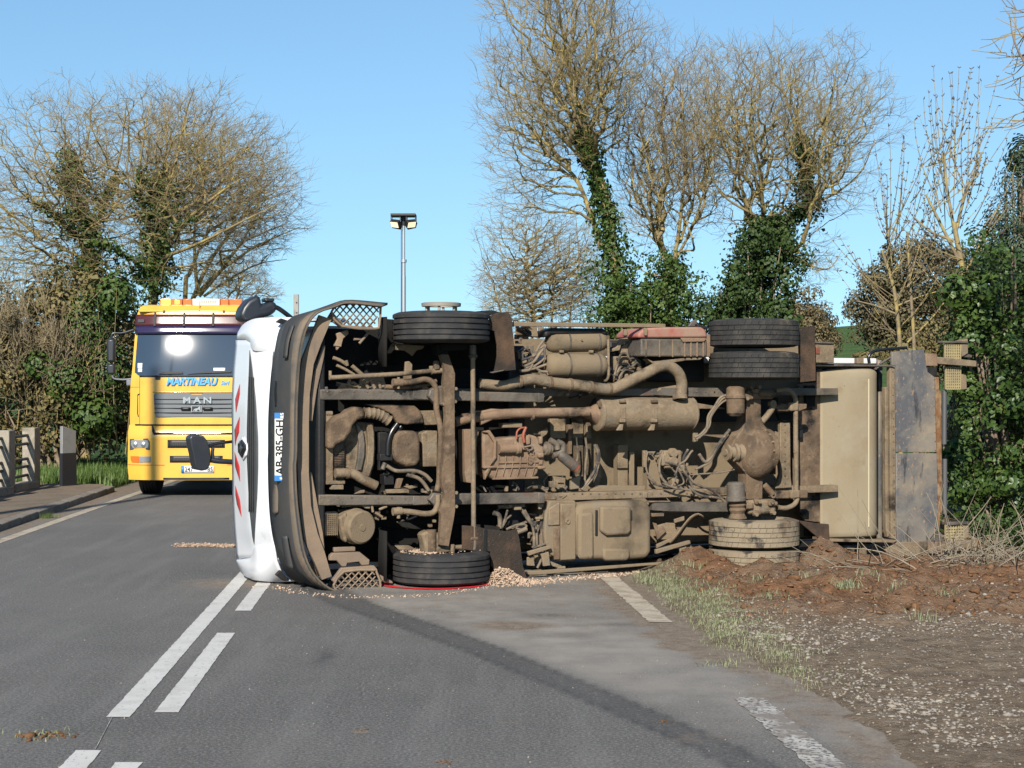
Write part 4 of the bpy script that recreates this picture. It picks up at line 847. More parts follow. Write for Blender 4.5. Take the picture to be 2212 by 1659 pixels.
for s, r in (('D520,610 580,720 600,800 605,960', .014), ('D575,700 620,760 630,960', .012), ('D630,790 680,680 690,600', .010), ('D262,635 310,660 318,765', .022), ('D335,755 360,680 380,610', .011), ('D345,740 370,690 410,655', .009), ('D440,560 490,600 560,700 600,740', .016), ('D370,775 450,740 520,730', .012), ('D445,760 490,730 540,745 500,775 450,765', .010), ('D460,800 540,770', .02), ('D300,585 400,580 520,570', .018), ('D660,690 665,800 680,980', .01), ('D630,1100 660,1030 640,980', .012)):
    TU('fuel_line', s, .56, r, 'hose_dust', k=5, n=8)
for s in ('D395,565 420,590', 'D440,575 500,610', 'D640,560 685,585', 'D645,585 670,605', 'D620,670 680,690'): BX('bracket', s, .52, .03, 'dust')
p = Vector(pts('D690,785', .55)[0]); G().lathe(p, (0, 1, 0), [(0, 0), (0, .02), (.04, .022)], 12).make('filter_cap', 'dust', truck)
ubox('rear_of_cab', .78, .95, .7, 1.1, .3, 2.1, 'black_part')
# ---- rear axle
PL('rear_spring', 'D1600,560 1640,545 2212,545 F430,420 430,485 0,487 D2212,622 1760,622 1600,612', .50, .07, 'steel_dust', bevel=.008); PL('rear_spring', 'E160,574 430,576 560,590 560,640 430,634 160,632 C1890,815 1640,800 1700,740 1890,736', .55, .07, 'steel_dust', bevel=.008)
BX('spring_hanger', 'D1600,640 1700,665', .5, .06, 'dust'); PL('spring_plate', 'D1565,535 1755,535 1755,545 1565,548', .49, .06, 'dust'); PL('spring_link', 'E185,668 410,705 410,716 190,712', .6, .04, 'dust')
ax_ = PL('rear_axle', 'E552,650 646,650 648,770 668,820 720,880 745,950 745,1147 F735,110 690,190 660,230 656,405 552,405 552,240 480,160 440,90 E470,920 520,855 546,780', .40, .16, 'dust_brown', bevel=.04, seg=3)
cz = pts('E600,985', .45)[0]
g = G(); nl, nm_ = 28, 18; V = []
for i in range(nm_+1):
    th = math.pi*i/nm_
    for k in range(nl):
        q = 2*math.pi*k/nl; V.append((cz[0]+.01+.20*math.sin(th)*math.cos(q), .44+.21*math.sin(th)*math.sin(q), cz[2]-.03+.25*math.cos(th)))
F = [(i*nl+k, i*nl+(k+1) % nl, (i+1)*nl+(k+1) % nl, (i+1)*nl+k) for i in range(nm_) for k in range(nl)]
mesh('differential', V, F, 'dust_brown', ax_, ang=180)
G().lathe((cz[0]+.12, .44, cz[2]), (1, 0, 0), [(-.02, .15), (-.02, .205), (.03, .205), (.045, .19), (.06, .10), (.06, 0)], 36).make('differential_cover', 'dust_brown', ax_)
for k in range(14): q = 2*math.pi*k/14; G().lathe((cz[0]+.10, .44+.195*math.cos(q), cz[2]+.195*math.sin(q)), (-1, 0, 0), [(0, .012), (.02, .012), (.02, 0)], 6).make('cover_bolt', 'dust', ax_)
pf = tp('E', 420, 1000, .42); G().lathe((pf[0]-.02, .42, pf[2]), (1, 0, 0), [(0, 0), (0, .03), (.012, .034), (.012, .078), (.035, .08), (.035, .05), (.09, .06), (.09, .085), (.12, .09), (.14, .07), (.2, .09), (.28, .12)], 28).make('pinion_flange', 'dust', ax_)
for s, m in (('E478,565 480,760', 'dust_brown'), ('F478,292 482,420', 'steel_dust')):
    CYL('brake_chamber', s, .34, [(0, 0), (0, .06), (.06, .085), (.3, .09), (.32, .098), (.4, .098), (.42, .088), (.9, .085), (1, .06), (1, 0)] if s[0] == 'E' else [(0, 0), (0, .07), (.1, .085), (.75, .087), (.78, .096), (.95, .096), (1, .08), (1, 0)], m, n=28)
CYL('brake_chamber', 'F490,420 492,530', .36, [(0, .06), (.2, .085), (.35, .07), (.5, .08), (.7, .065), (1, .09), (1, 0)], 'dust_brown', n=20)
for s in ('E560,590 740,650', 'F565,410 750,500'): BX('spring_saddle', s, .36, .12, 'dust', bevel=.03)
for s in ('E590,580 640,610', 'E640,600 745,635', 'F610,405 650,440', 'F700,420 760,450', 'F600,480 650,510', 'E545,610 600,655', 'F545,430 600,470'): BX('saddle_lug', s, .33, .06, 'dust_brown', bevel=.015)
for s in ('E585,575', 'E640,570', 'E560,645', 'F640,420', 'F725,425', 'F735,495', 'F620,505'): 
    p = Vector(pts(s, .31)[0]); G().lathe(p, (0, 1, 0), [(0, 0), (0, .02), (.06, .02)], 6).make('u_bolt_nut', 'dust', truck)
TU('shock_absorber', 'E735,680 700,740 650,800', .44, .03, 'dust'); TU('shock_absorber', 'F665,310 720,370', .44, .032, 'dust')
c = Vector(pts('E728,680', .42)[0]); G().lathe(c, (0, 1, 0), [(0, .012), (0, .035), (.05, .035)], 18).make('shock_eye', 'dust', truck); c = Vector(pts('F728,378', .42)[0]); G().lathe(c, (0, 1, 0), [(0, .012), (0, .03), (.05, .03)], 18).make('shock_eye', 'dust', truck)
TU('rear_stabiliser', 'E740,595 810,588 850,610 872,650 873,720 873,1000 F876,20 876,330 882,400 862,440 810,462 755,458', .40, .024, 'dust', n=14)
for s in ('E745,700 790,680 950,680 948,712 900,732 760,730', 'F735,350 955,345 955,400 745,402'):
    PL('stabiliser_bracket', s, .42, .05, 'dust_brown', bevel=.012)
for s in ('E840,672 895,728', 'F845,345 905,400'): BX('stabiliser_clamp', s, .37, .06, 'dust', bevel=.015)
PL('cross_plate', 'E772,800 838,800 842,1147 F850,330 740,335 772,240', .58, .05, 'dust', bevel=.008); PL('cross_plate', 'E740,860 772,870 772,1070 755,1050', .6, .03, 'dust'); PL('cross_plate', 'E750,740 860,735 860,790 800,795 770,790', .55, .04, 'cab_under')
PL('rear_cross_member', 'E895,560 940,545 1012,540 1012,450 1045,450 1045,1147 F1045,560 935,545 900,490 E895,1100', .74, .05, 'dust_brown', bevel=.006); BX('cross_member_lug', 'E892,850 922,905', .68, .1, 'black_part')
ubox('rear_floor_shade', pts('E160,700', .95)[0][0], pts('E760,700', .95)[0][0], .955, .975, pts('E300,800', .95)[0][2], pts('E300,640', .95)[0][2], 'black_part', .002)  # black sheet painting the shadow below the upper rail onto the dusty floor
BX('side_plate', 'E940,560 1002,705', .70, .04, 'cab_under')
for s, r in (('E430,620 380,640 340,700 300,760 290,830 250,880 210,900', .012), ('E440,635 390,650 330,730 300,800 285,860 220,915', .012), ('E450,640 380,680 320,760 305,830 240,905', .010), ('E440,850 400,900 360,960 320,1030 280,1060 240,1010', .016), ('E430,880 390,930 350,990 310,1060 270,1085 215,1110', .012), ('F180,330 250,380 380,400 430,450', .012), ('F190,300 330,350 430,440', .010), ('F240,240 380,230 470,210', .008), ('F0,300 80,330 180,345', .010), ('F80,250 110,180 150,150 190,90', .010), ('F20,160 110,190 160,250 200,330', .010), ('F100,200 140,290 100,320', .008), ('F60,200 90,250 60,320', .008)):
    TU('brake_hose', s, .52, r, 'hose_dust', k=6, n=8)
BX('hose_clip', 'E205,870 235,930', .6, .03, 'dust')
# rear mudflaps
PL('mudflap', 'E893,180 1000,168 1006,530 900,540', .36, .02, 'mudflap', bevel=.004, label='brown upper mudflap behind the rear wheels'); PL('mudflap', 'F905,545 1000,560 1092,568 1098,690 1080,720 1000,640 905,560', .40, .02, 'mudflap', label='lower rear mudflap bent by the soil')
# ---- rear body: salt hopper, grey panels, bumper bars
BX('marker_box', 'E1005,280 1125,412', .62, .2, 'dust', bevel=.006); PL('box_flange', 'E1003,282 1045,272 1128,278 1122,288 1040,286', .6, .2, 'steel_dust'); BX('lamp_bulb', 'E1008,315 1032,355', .61, .03, 'rust_red')
hop_u0, hop_u1 = pts('E1040,700', .72)[0][0], pts('E1462,700', .72)[0][0]; hz0 = pts('F1250,655', .70)[0][2]; hz1 = pts('E1250,452', .70)[0][2]
prof = []
for k in range(25):
    t = k/24; uu = hop_u0+(hop_u1-hop_u0)*t
    yy = .74-.06*math.sin(math.pi*min(1, t/.75)*.5)+.0 if t < .68 else .68+.30*((t-.68)/.32)**2.6*.8
    prof.append((uu, yy))
V = []; zs = [hz0, hz0+.02]+list(np.linspace(hz0+.06, hz1-.10, 14))+[hz1-.04, hz1]
for z in zs:
    e = 0.0
    for i, (uu, yy) in enumerate(prof):
        t = i/24; dome = 0.0
        if z >= hz1-.001: dome = .030*math.sin(math.pi*t)-.02
        V.append((uu, yy+(.02 if z in (hz0, hz1) else 0), z+dome))
n = 25; F = [(j*n+i, j*n+i+1, (j+1)*n+i+1, (j+1)*n+i) for j in range(len(zs)-1) for i in range(n-1)]
hop = mesh('salt_hopper', V, F, 'cream', truck, solid=.012, ang=50, label='cream rounded hopper bottom at the rear of the truck')
G().tube([(hop_u0+(hop_u1-hop_u0)*.69, .672, z) for z in np.linspace(hz0+.1, hz1-.1, 8)], .007, 8).make('weld_seam', 'cream_weld', hop)
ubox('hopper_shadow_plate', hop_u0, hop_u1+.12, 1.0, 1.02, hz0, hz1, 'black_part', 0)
PL('hopper_rim', 'E1008,418 1530,425 1535,438 1008,434', .66, .3, 'steel_dust'); PL('hopper_rim', 'F1096,664 1540,672 1520,690 1096,682', .62, .3, 'dust', bevel=.004)
BX('hopper_foot', 'F1098,685 1140,745', .7, .1, 'dust'); BX('hopper_foot', 'E1275,380 1320,418', .8, .05, 'dust'); CYL('drain_pipe', 'F1312,695 1312,770', .74, [(0, .035), (.5, .035), (.55, .042), (1, .042), (1, 0)], 'dust'); TU('drain_pipe', 'F1180,745 1215,730 1250,735', .7, .02, 'dust')
PL('hopper_seal', 'E1460,570 1478,570 1482,1147 F1488,640 1478,655 1465,600', .70, .06, 'dust'); BX('channel_gap', 'E1478,440 1494,1147', .86, .02, 'black_part')
PL('rear_channel', 'E1490,440 1530,445 1532,1147 F1540,668 1500,662 E1495,1147', .68, .06, 'dust', bevel=.006)
gp1 = PL('rear_panel', 'E1504,340 1716,322 1720,385 1738,470 1785,505 1796,998 1532,998 1528,445 1504,438', .66, .03, 'grey_panel', bevel=.005, label='scuffed grey upper rear panel')
gp2 = PL('rear_panel', 'E1532,1005 1798,1005 1802,1147 F1806,600 1752,668 1745,775 1640,778 1480,772 1460,735 1540,690 1534,500', .66, .03, 'grey_panel', bevel=.005, label='scuffed grey lower rear panel')
PL('panel_foot', 'F1462,738 1532,690 1740,678 1736,775 1640,780 1482,772', .645, .03, 'dust', bevel=.006)
PL('rusty_edge', 'E1788,505 1812,505 1830,1147 F1818,605 1806,600 1800,100 E1798,1000', .68, .05, 'rust', bevel=.005); PL('rusty_edge', 'E1806,590 1828,595 1832,1147 F1832,500 1820,490 1812,100', .72, .04, 'rust', bevel=.004)
CYL('rear_roller', 'E1848,592 1846,945', .80, [(0, 0), (0, .025), (1, .025), (1, 0)], 'grey_tube', n=14); CYL('rear_roller', 'F1850,140 1850,500', .80, [(0, 0), (0, .025), (1, .025), (1, 0)], 'grey_tube', n=14)
TU('hopper_handle', 'E1355,415 1352,372 1380,338 1450,325 1600,312', .75, .016, 'black_gloss'); TU('grey_strut', 'E1425,420 1500,372', .78, .012, 'steel_dust')
ubox('body_side', uF0, hop_u1+.1, 1.0, 1.75, hz1+.055, hz1+.115, 'white_body', .01); ubox('body_side', uF0, hop_u1+.1, 1.0, 1.75, .10, .16, 'black_part', .01)
ubox('body_front', uF0-.06, uF0, .95, 1.75, .12, 2.1, 'white_body'); ubox('body_rear', hop_u1+.12, hop_u1+.18, 1.0, 1.75, .12, 2.0, 'grey_panel'); ubox('body_load_floor', uF0, hop_u1+.1, 1.12, 1.15, .17, hz1+.05, 'steel_dust', .004)
for s, wd in (('E1725,352 1800,350 1805,435 1730,432', .66), ('F1745,690 1830,682 1835,755 1745,765', .64)): PL('bar_socket', s, wd, .1, 'dust_pink', bevel=.008)
PL('underrun_bar', 'E1800,372 2058,398 2060,438 1802,418', .68, .08, 'dust', bevel=.005); PL('underrun_bar', 'F1830,690 2072,672 2080,712 1832,745', .66, .08, 'dust', bevel=.005)
PL('bar_tip', 'F2045,673 2074,671 2081,711 2050,717', .652, .05, 'rust'); PL('bar_stay', 'F2020,640 2080,668 2074,680 2015,660', .7, .03, 'dust')
BX('hinge_lug', 'E1735,440 1800,500', .68, .05, 'black_part'); PL('hinge_lug', 'F1745,690 1805,600 1838,640 1838,682', .665, .05, 'steel_dust')
def lamp_guard(sq, frame, side_, wd):
    P = [tuple(map(float, q.split(','))) for q in sq.split()]; root = PL('lamp_guard', frame, wd+.1, .03, 'yellow_guard')
    (xa, ya), (xb, yb) = P; nxx, nyy = 7, int(abs(yb-ya)/17)
    for k in range(nxx+1): x = xa+(xb-xa)*k/nxx; BX('guard_bar', f'{sq[0] if 0 else VV}{x-2.5:.1f},{ya} {x+2.5:.1f},{yb}', wd, .02, 'yellow_guard', root, 0)
    for k in range(nyy+1): y = ya+(yb-ya)*k/nyy; BX('guard_bar', f'{VV}{xa},{y-2.5:.1f} {xb},{y+2.5:.1f}', wd+.004, .02, 'yellow_guard', root, 0)
    PL('guard_side', side_, wd, .12, 'dust', root); return root
VV = 'E'
lamp_guard('1855,292 1955,400', 'E1850,285 1960,285 1960,402 1850,402', 'E1955,270 2002,252 2004,350 1965,372', .74); lamp_guard('1860,440 1955,585', 'E1855,440 1960,440 1960,588 1855,588', 'E1962,485 1992,492 1996,585 1962,588', .74)
BX('guard_cap', 'E1840,268 2004,284', .72, .1, 'steel_dust')
VV = 'F'
lamp_guard('1858,575 1975,670', 'F1855,570 1980,570 1980,672 1855,672', 'F1978,575 2010,575 2010,655 1978,665', .74); lamp_guard('1860,735 1950,790', 'F1858,735 1952,735 1952,792 1858,792', 'F1958,735 1990,740 1990,790 1958,792', .74)
BX('guard_cap', 'F1870,556 2012,570', .72, .1, 'steel_dust')
PL('lamp_bracket', 'E1965,345 2030,360 2030,378 1970,375', .76, .05, 'steel_dust'); PL('lamp_bracket', 'F1960,745 2035,752 2010,790 1965,785', .76, .05, 'dust')
# ---- mirrors
mat('mirror_shell', (.022, .026, .034), .38, 0, [((.04, .044, .05), 5, .5, .8)])
PL('mirror', 'A118,210 145,150 185,100 240,68 272,55 282,90 290,140 350,112 395,105 412,140 410,180 380,205 340,225 270,238 205,262 160,272 130,245', 1.72, .22, 'mirror_shell', bevel=.05, seg=4, label='black door mirror housing on the upper cab corner')
BX('mirror_mount', 'A312,82 388,112', 1.74, .12, 'mirror_shell', bevel=.012); TU('mirror_arm', 'A385,150 420,165 470,200 520,240', 1.62, .022, 'black_gloss'); PL('mirror_mount', 'A400,265 440,240 540,232 560,258 450,270', 1.3, .3, 'mirror_shell', bevel=.03)
def HP(zx, zy): return (205.2+zx*.2929-486)/.2767, (621+zy*.2929-621)/.2767
def hp(s): return 'A'+' '.join(f'{HP(*map(float, q.split(",")))[0]:.1f},{HP(*map(float, q.split(",")))[1]:.1f}' for q in s.split())
PL('front_mirror', hp('698,1110 712,1092 760,1085 800,1092 830,1130 850,1190 858,1250 850,1310 830,1345 790,1352 750,1345 735,1310 722,1230 705,1160'), 1.75, .16, 'mirror_shell', bevel=.045, seg=4, label='black kerb mirror reaching ahead of the windscreen')
TU('mirror_arm', hp('835,1170 900,1150 985,1140 1060,1130'), 1.8, .014, 'black_gloss'); TU('mirror_arm', hp('850,1270 900,1280 985,1285 1060,1290'), 1.8, .024, 'mirror_shell'); TU('mirror_arm', hp('870,1185 866,1220 872,1275'), 1.8, .016, 'mirror_shell')

# ---- rows of bolts and small clutter along rails, channels and panels
def bolts(name, s0, s1, n, wd, r=.010, m='dust_brown'):
    a, b = pts(s0, wd)[0], pts(s1, wd)[0]
    for k in range(n):
        p = [a[i]+(b[i]-a[i])*k/(n-1) for i in range(3)]; G().lathe(p, (0, 1, 0), [(0, 0), (0, r*.8), (.004, r), (.02, r)], 6).make(name, m, truck)
bolts('rivet', 'E1512,470', 'F1522,640', 22, .674, .008); bolts('rivet', 'E1545,460', 'E1560,985', 9, .655, .007, 'rust'); bolts('rivet', 'E1780,520', 'E1790,985', 9, .655, .007, 'rust'); bolts('rivet', 'F1548,30', 'F1552,640', 11, .655, .007, 'rust')
bolts('rail_bolt', 'D940,475', 'D1500,475', 9, .615); bolts('rail_bolt', 'D1600,475', 'D2180,470', 9, .615); bolts('rail_bolt', 'C1900,770', 'C2200,778', 5, .545); bolts('plate_bolt', 'E805,820', 'F805,300', 9, .575); bolts('plate_bolt', 'E970,720', 'F960,480', 10, .735)
bolts('rail_bolt', 'A800,812', 'A1420,815', 7, .465); bolts('rail_bolt', 'B800,580', 'B1450,590', 7, .465)
rc = random.Random(99)
for (v, x0, x1, y0, y1, wd, n) in (('C', 660, 1200, 770, 830, .58, 9), ('C', 440, 560, 330, 640, .62, 8), ('C', 1260, 1500, 480, 700, .66, 9), ('D', 120, 700, 400, 450, .6, 9), ('D', 300, 600, 560, 900, .6, 10), ('A', 760, 1260, 735, 785, .52, 8), ('A', 1200, 1650, 1430, 1600, .56, 9), ('D', 560, 700, 640, 1060, .54, 8), ('D', 1560, 1900, 120, 430, .74, 9), ('C', 1500, 1960, 820, 900, .7, 6), ('B', 1200, 1700, 640, 800, .6, 7), ('D', 690, 900, 380, 520, .62, 6)):
    for k in range(n):
        x, y = rc.uniform(x0, x1), rc.uniform(y0, y1)
        if rc.random() < .5: BX('small_bracket', f'{v}{x:.0f},{y:.0f} {x+rc.uniform(14, 45):.0f},{y+rc.uniform(10, 30):.0f}', wd+rc.uniform(-.03, .05), rc.uniform(.02, .06), rc.choice(['dust', 'dust_brown', 'steel_dust', 'black_part']), bevel=.004)
        else: TU('small_pipe', f'{v}{x:.0f},{y:.0f} {x+rc.uniform(-40, 40):.0f},{y+rc.uniform(-25, 25):.0f} {x+rc.uniform(-90, 90):.0f},{y+rc.uniform(-50, 50):.0f}', wd+rc.uniform(-.03, .05), rc.uniform(.006, .014), rc.choice(['hose', 'hose_dust', 'dust', 'black_gloss']), k=4, n=7)
# ================================================================ YELLOW RECOVERY TRUCK
mat('yellow', (.85, .475, .065), .32, 0, [((.72, .39, .06), 2, .5, .8), ((.40, .27, .12), 1.6, .62, .85), ((.74, .41, .06), 2, .5, .8)], 0, 40, .5, .4)
mat('grey_plastic', (.17, .185, .20), .5); mat('visor', (.085, .022, .025), .22, 0, (), 0, 40, .5); mat('visor_low', (.03, .022, .07), .12, 0, (), 0, 40, .6)
mat('chrome', (.75, .76, .78), .25, .85); mat('amber', (.75, .17, .03), .25, 0, (), 0, 40, .5); mat('headlamp', (.62, .66, .70), .08, .6); mat('lens_clear', (.55, .56, .58), .12, .3)
mat('letter_blue', (.10, .42, .80), .45); mat('letter_shadow', (.05, .08, .16), .5); mat('letter_red', (.55, .14, .06), .5); mat('lightbar_white', (.72, .70, .64), .35)
mat('screen_glass', (.035, .055, .085), .045, 0, (), 0, 40, .9); mat('dash', (.06, .065, .07), .8); mat('paper', (.75, .78, .82), .6); mat('deck', (.28, .28, .29), .5, .4)  # windscreen glass has the blue sky reflection mixed into its base colour
def emat(name, c, e, s):
    m = mat(name, c, .3); b = m.node_tree.nodes['Principled BSDF']; b.inputs['Emission Color'].default_value = (*e, 1); b.inputs['Emission Strength'].default_value = s; return m
emat('amber_lit', (.9, .35, .05), (1, .42, .06), 1.1)
tow = thing('recovery_truck', 'yellow cab recovery truck with amber roof lights facing along the road', 'truck', (-4.90, 27.35, 0), math.radians(2.0))
def Z(zx, zy): return (zx-760)*.002122, 3.264-zy*.002122
LEAN = .209
def yf(x, z):
    a = abs(x)/1.1; y = .055*a**2+.30*max(0, a-.55)**2/.2*.55
    if z > 1.86: y += (z-1.86)*LEAN+.06*(z-1.86)**2
    elif z < 1.1: y -= .07*min(1, (1.1-z)/.08)
    return y
def tgrid(name, xs, zs, m, par=tow, off=0.0, solid=0.0, ang=40, **kw):
    V = [(x, yf(x, z)-off, z) for z in zs for x in xs]; n = len(xs)
    F = [(j*n+i, j*n+i+1, (j+1)*n+i+1, (j+1)*n+i) for j in range(len(zs)-1) for i in range(n-1)]
    return mesh(name, V, F, m, par, solid=solid, ang=ang, **kw)
def tquad(name, z0, z1, m, par=tow, off=.01, solid=.006, nx=12, nz=4, mirror=False, **kw):
    (x0, y1), (x1, y0) = Z(*z0), Z(*z1)
    o = tgrid(name, np.linspace(x0, x1, nx), np.linspace(y0, y1, nz), m, par, off, solid, **kw)
    if mirror: tgrid(name, np.linspace(-x1, -x0, nx), np.linspace(y0, y1, nz), m, par, off, solid, **kw)
    return o
def tpoly(name, P, m, par=tow, off=.02, d=.012, bevel=0.0):
    Q = [(Z(*p)) for p in P]; Q = [(x, yf(x, z)-off, z) for x, z in Q]
    return G().prism(Q, [(x, y+d, z) for x, y, z in Q]).make(name, m, par, bevel=bevel)
# cab shell: front skin with a lower part wider than the upper, side walls and roof
def hwid(z): return np.interp(z, [.26, .45, 1.1, 1.12, 1.7, 2.0, 2.84, 2.92], [1.07, 1.095, 1.085, 1.07, 1.06, 1.03, 1.0, .96])
zs = list(np.linspace(.26, 1.09, 10))+[1.10, 1.12]+list(np.linspace(1.14, 1.86, 10))+list(np.linspace(1.9, 2.86, 12))+[2.90]
cols = list(np.linspace(-1, 1, 33)); V = []
for z in zs:
    h = hwid(z); V.append((-h-.012, 1.95, z)); V.append((-h-.012, yf(h, z)+.12, z))
    V += [(c*h, yf(c*h, z), z) for c in cols]; V.append((h+.012, yf(h, z)+.12, z)); V.append((h+.012, 1.95, z))
n = len(cols)+4; F = [(j*n+i, j*n+i+1, (j+1)*n+i+1, (j+1)*n+i) for j in range(len(zs)-1) for i in range(n-1)]
top = len(V); last = (len(zs)-1)*n; F.append(tuple(range(last, last+n)))
F.append((0, (len(zs)-1)*n, len(V)-1, n-1))
mesh('cab', V, F, 'yellow', tow, ang=40)
# windscreen, visor
def zrow(zs_, m, name, xin, off, **kw): 
    V = []; k = 30
    for z in zs_:
        h = hwid(z)-xin(z); V += [(h*(2*i/(k-1)-1), yf(h*(2*i/(k-1)-1), z)-off, z) for i in range(k)]
    F = [(j*k+i, j*k+i+1, (j+1)*k+i+1, (j+1)*k+i) for j in range(len(zs_)-1) for i in range(k-1)]
    return mesh(name, V, F, m, tow, ang=180, **kw)
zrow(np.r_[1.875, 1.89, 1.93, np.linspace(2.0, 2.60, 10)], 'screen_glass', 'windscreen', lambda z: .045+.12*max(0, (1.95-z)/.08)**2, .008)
tgrid('windscreen_seal', np.linspace(-.90, .90, 24), [1.862, 1.880], 'black_part', off=.014, solid=.01)
vis = zrow(np.linspace(2.66, 2.84, 5), 'visor', 'sun_visor', lambda z: .0, .05, solid=.01)
zrow(np.linspace(2.535, 2.66, 4), 'visor_low', 'sun_visor_lower', lambda z: .006, .045, solid=.01).parent = vis
for x in (440, 655, 868, 1080): tpoly('visor_strap', [(x-8, 185), (x+8, 185), (x+8, 285), (x-8, 285)], 'black_part', vis, .075)
tpoly('visor_lamp', [(308, 235), (358, 235), (358, 258), (308, 258)], 'dash', vis, .075)
tquad('sticker', (318, 560), (354, 598), 'paper', off=.014); tquad('sticker', (322, 600), (354, 626), 'paper', off=.014); tquad('dashboard_paper', (880, 595), (965, 618), 'paper', off=.012)
for P in ([(480, 640), (520, 622), (655, 622), (660, 638), (530, 640)], [(690, 640), (830, 622), (1010, 615), (1010, 628), (850, 634)]): tpoly('wiper', P, 'black_part', tow, .035)
tpoly('washer_tab', [(455, 650), (498, 650), (490, 682), (458, 682)], 'black_part', tow, .012)
# roof, beacon bar
G().prism([(-.98, .26, 2.88), (.98, .26, 2.88), (.95, 1.95, 2.90), (-.95, 1.95, 2.90)], [(-.92, .40, 3.0), (.92, .40, 3.0), (.9, 1.9, 3.0), (-.9, 1.9, 3.0)]).make('roof', 'yellow', tow, bevel=.04)
G().box(-.945, .945, .36, .52, 2.885, 2.965).make('roof_board', 'yellow', tow, bevel=.008)
bar = G().box(-.64, .64, .48, .74, 2.965, 2.992).make('light_bar', 'lightbar_white', tow, bevel=.006)
for x0, x1, m in ((-.64, -.50, 'amber_lit'), (-.48, -.30, 'amber'), (-.29, -.145, 'amber'), (.44, .64, 'amber'), (.30, .43, 'amber')):
    G().box(x0, x1, .49, .73, 2.992, 3.098).make('amber_lens', m, bar, bevel=.012)
G().box(-.42, -.34, .482, .5, 3.01, 3.08).make('amber_lamp', 'amber_lit', bar, bevel=.01)
G().box(-.14, .29, .485, .735, 2.992, 3.10).make('sign_box', 'lightbar_white', bar, bevel=.008)
mat('sign_ink', (.42, .38, .30), .6)
for k in range(7): G().box(.0+.035*k, .022+.035*k, .482, .486, 3.035, 3.07).make('sign_marks', 'sign_ink', bar)
for x in (500, 760, 940): G().tube([((x-760)*.002122, .30, 2.86), ((x-760)*.002122, .31, 2.90)], .03, 8).make('roof_lamp_base', 'dash', tow)
G().tube([(0, .32, 2.88), (0, .34, 3.06)], .005, 5).make('aerial', 'black_part', tow)
# front flap, grille
tquad('panel_gap', (335, 655), (337, 1010), 'black_part', off=.002, nx=2, nz=10, solid=.004, mirror=True); tquad('panel_gap', (300, 1008), (1220, 1018), 'black_part', off=.012, solid=.004, nz=2)
tquad('panel_gap', (262, 735), (335, 738), 'letter_red', off=.002, solid=.003, nx=4, nz=2, mirror=True)
tpoly('handle_recess', [(318, 790), (335, 782), (335, 790), (323, 800), (324, 930), (330, 955), (322, 955), (316, 930)], 'black_part', tow, .004)
gp = tpoly('grille_panel', [(445, 795), (455, 782), (705, 776), (725, 790), (795, 790), (815, 774), (1065, 780), (1075, 795), (1062, 955), (458, 955)], 'grey_plastic', tow, .03, .03, .006)
for k, y in enumerate((825, 858, 890, 923)): tquad('grille_gap', (450, y-2), (1070, y+2.5), 'black_part', gp, .034, .004, 12, 2)
for x0, x1 in ((647, 715), (808, 876)): tquad('grille_slot', (x0, 884), (x1, 906), 'ink', gp, .038, .004, 4, 2)
tquad('grille_frame', (442, 768), (1078, 776), 'yellow', gp, .022, .02, 12, 2)
def ttext(name, s, cx_, cy_, size, m, off, **kw):
    x, z = Z(cx_, cy_); return text_mesh(name, s, size, m, kw.pop('par', tow), axes((x, yf(x, z)-off, z), (1, 0, 0), (0, 0, 1)), **kw)
ttext('maker_lettering', 'M', 690, 835, .135, 'chrome', .042, bold=.004, depth=.006, sx=1.2, par=gp); ttext('maker_lettering', 'A', 765, 835, .135, 'chrome', .042, bold=.004, depth=.006, sx=1.25, par=gp); ttext('maker_lettering', 'N', 840, 835, .135, 'chrome', .042, bold=.004, depth=.006, sx=1.3, par=gp)
bd = tpoly('emblem', [(722, 872), (798, 872), (798, 918), (722, 918)], 'chrome', gp, .04, .008); tpoly('emblem_field', [(727, 876), (793, 876), (793, 914), (727, 914)], 'ink', bd, .043, .004)
tpoly('emblem_lion', [(735, 912), (742, 898), (755, 892), (770, 890), (776, 880), (786, 878), (790, 886), (788, 896), (792, 912), (784, 912), (780, 900), (768, 903), (760, 912), (750, 912), (752, 905)], 'chrome', bd, .046, .004)
ttext('company_lettering', 'MARTINEAU', 722, 702, .155, 'letter_shadow', .010, bold=.006, shear=.28, depth=.001, sx=.90); ttext('company_lettering', 'MARTINEAU', 718, 697, .155, 'letter_blue', .014, bold=.005, shear=.28, depth=.001, sx=.90); ttext('company_lettering', 'Sarl', 962, 706, .085, 'letter_blue', .012, bold=.002, shear=.28, depth=.001)
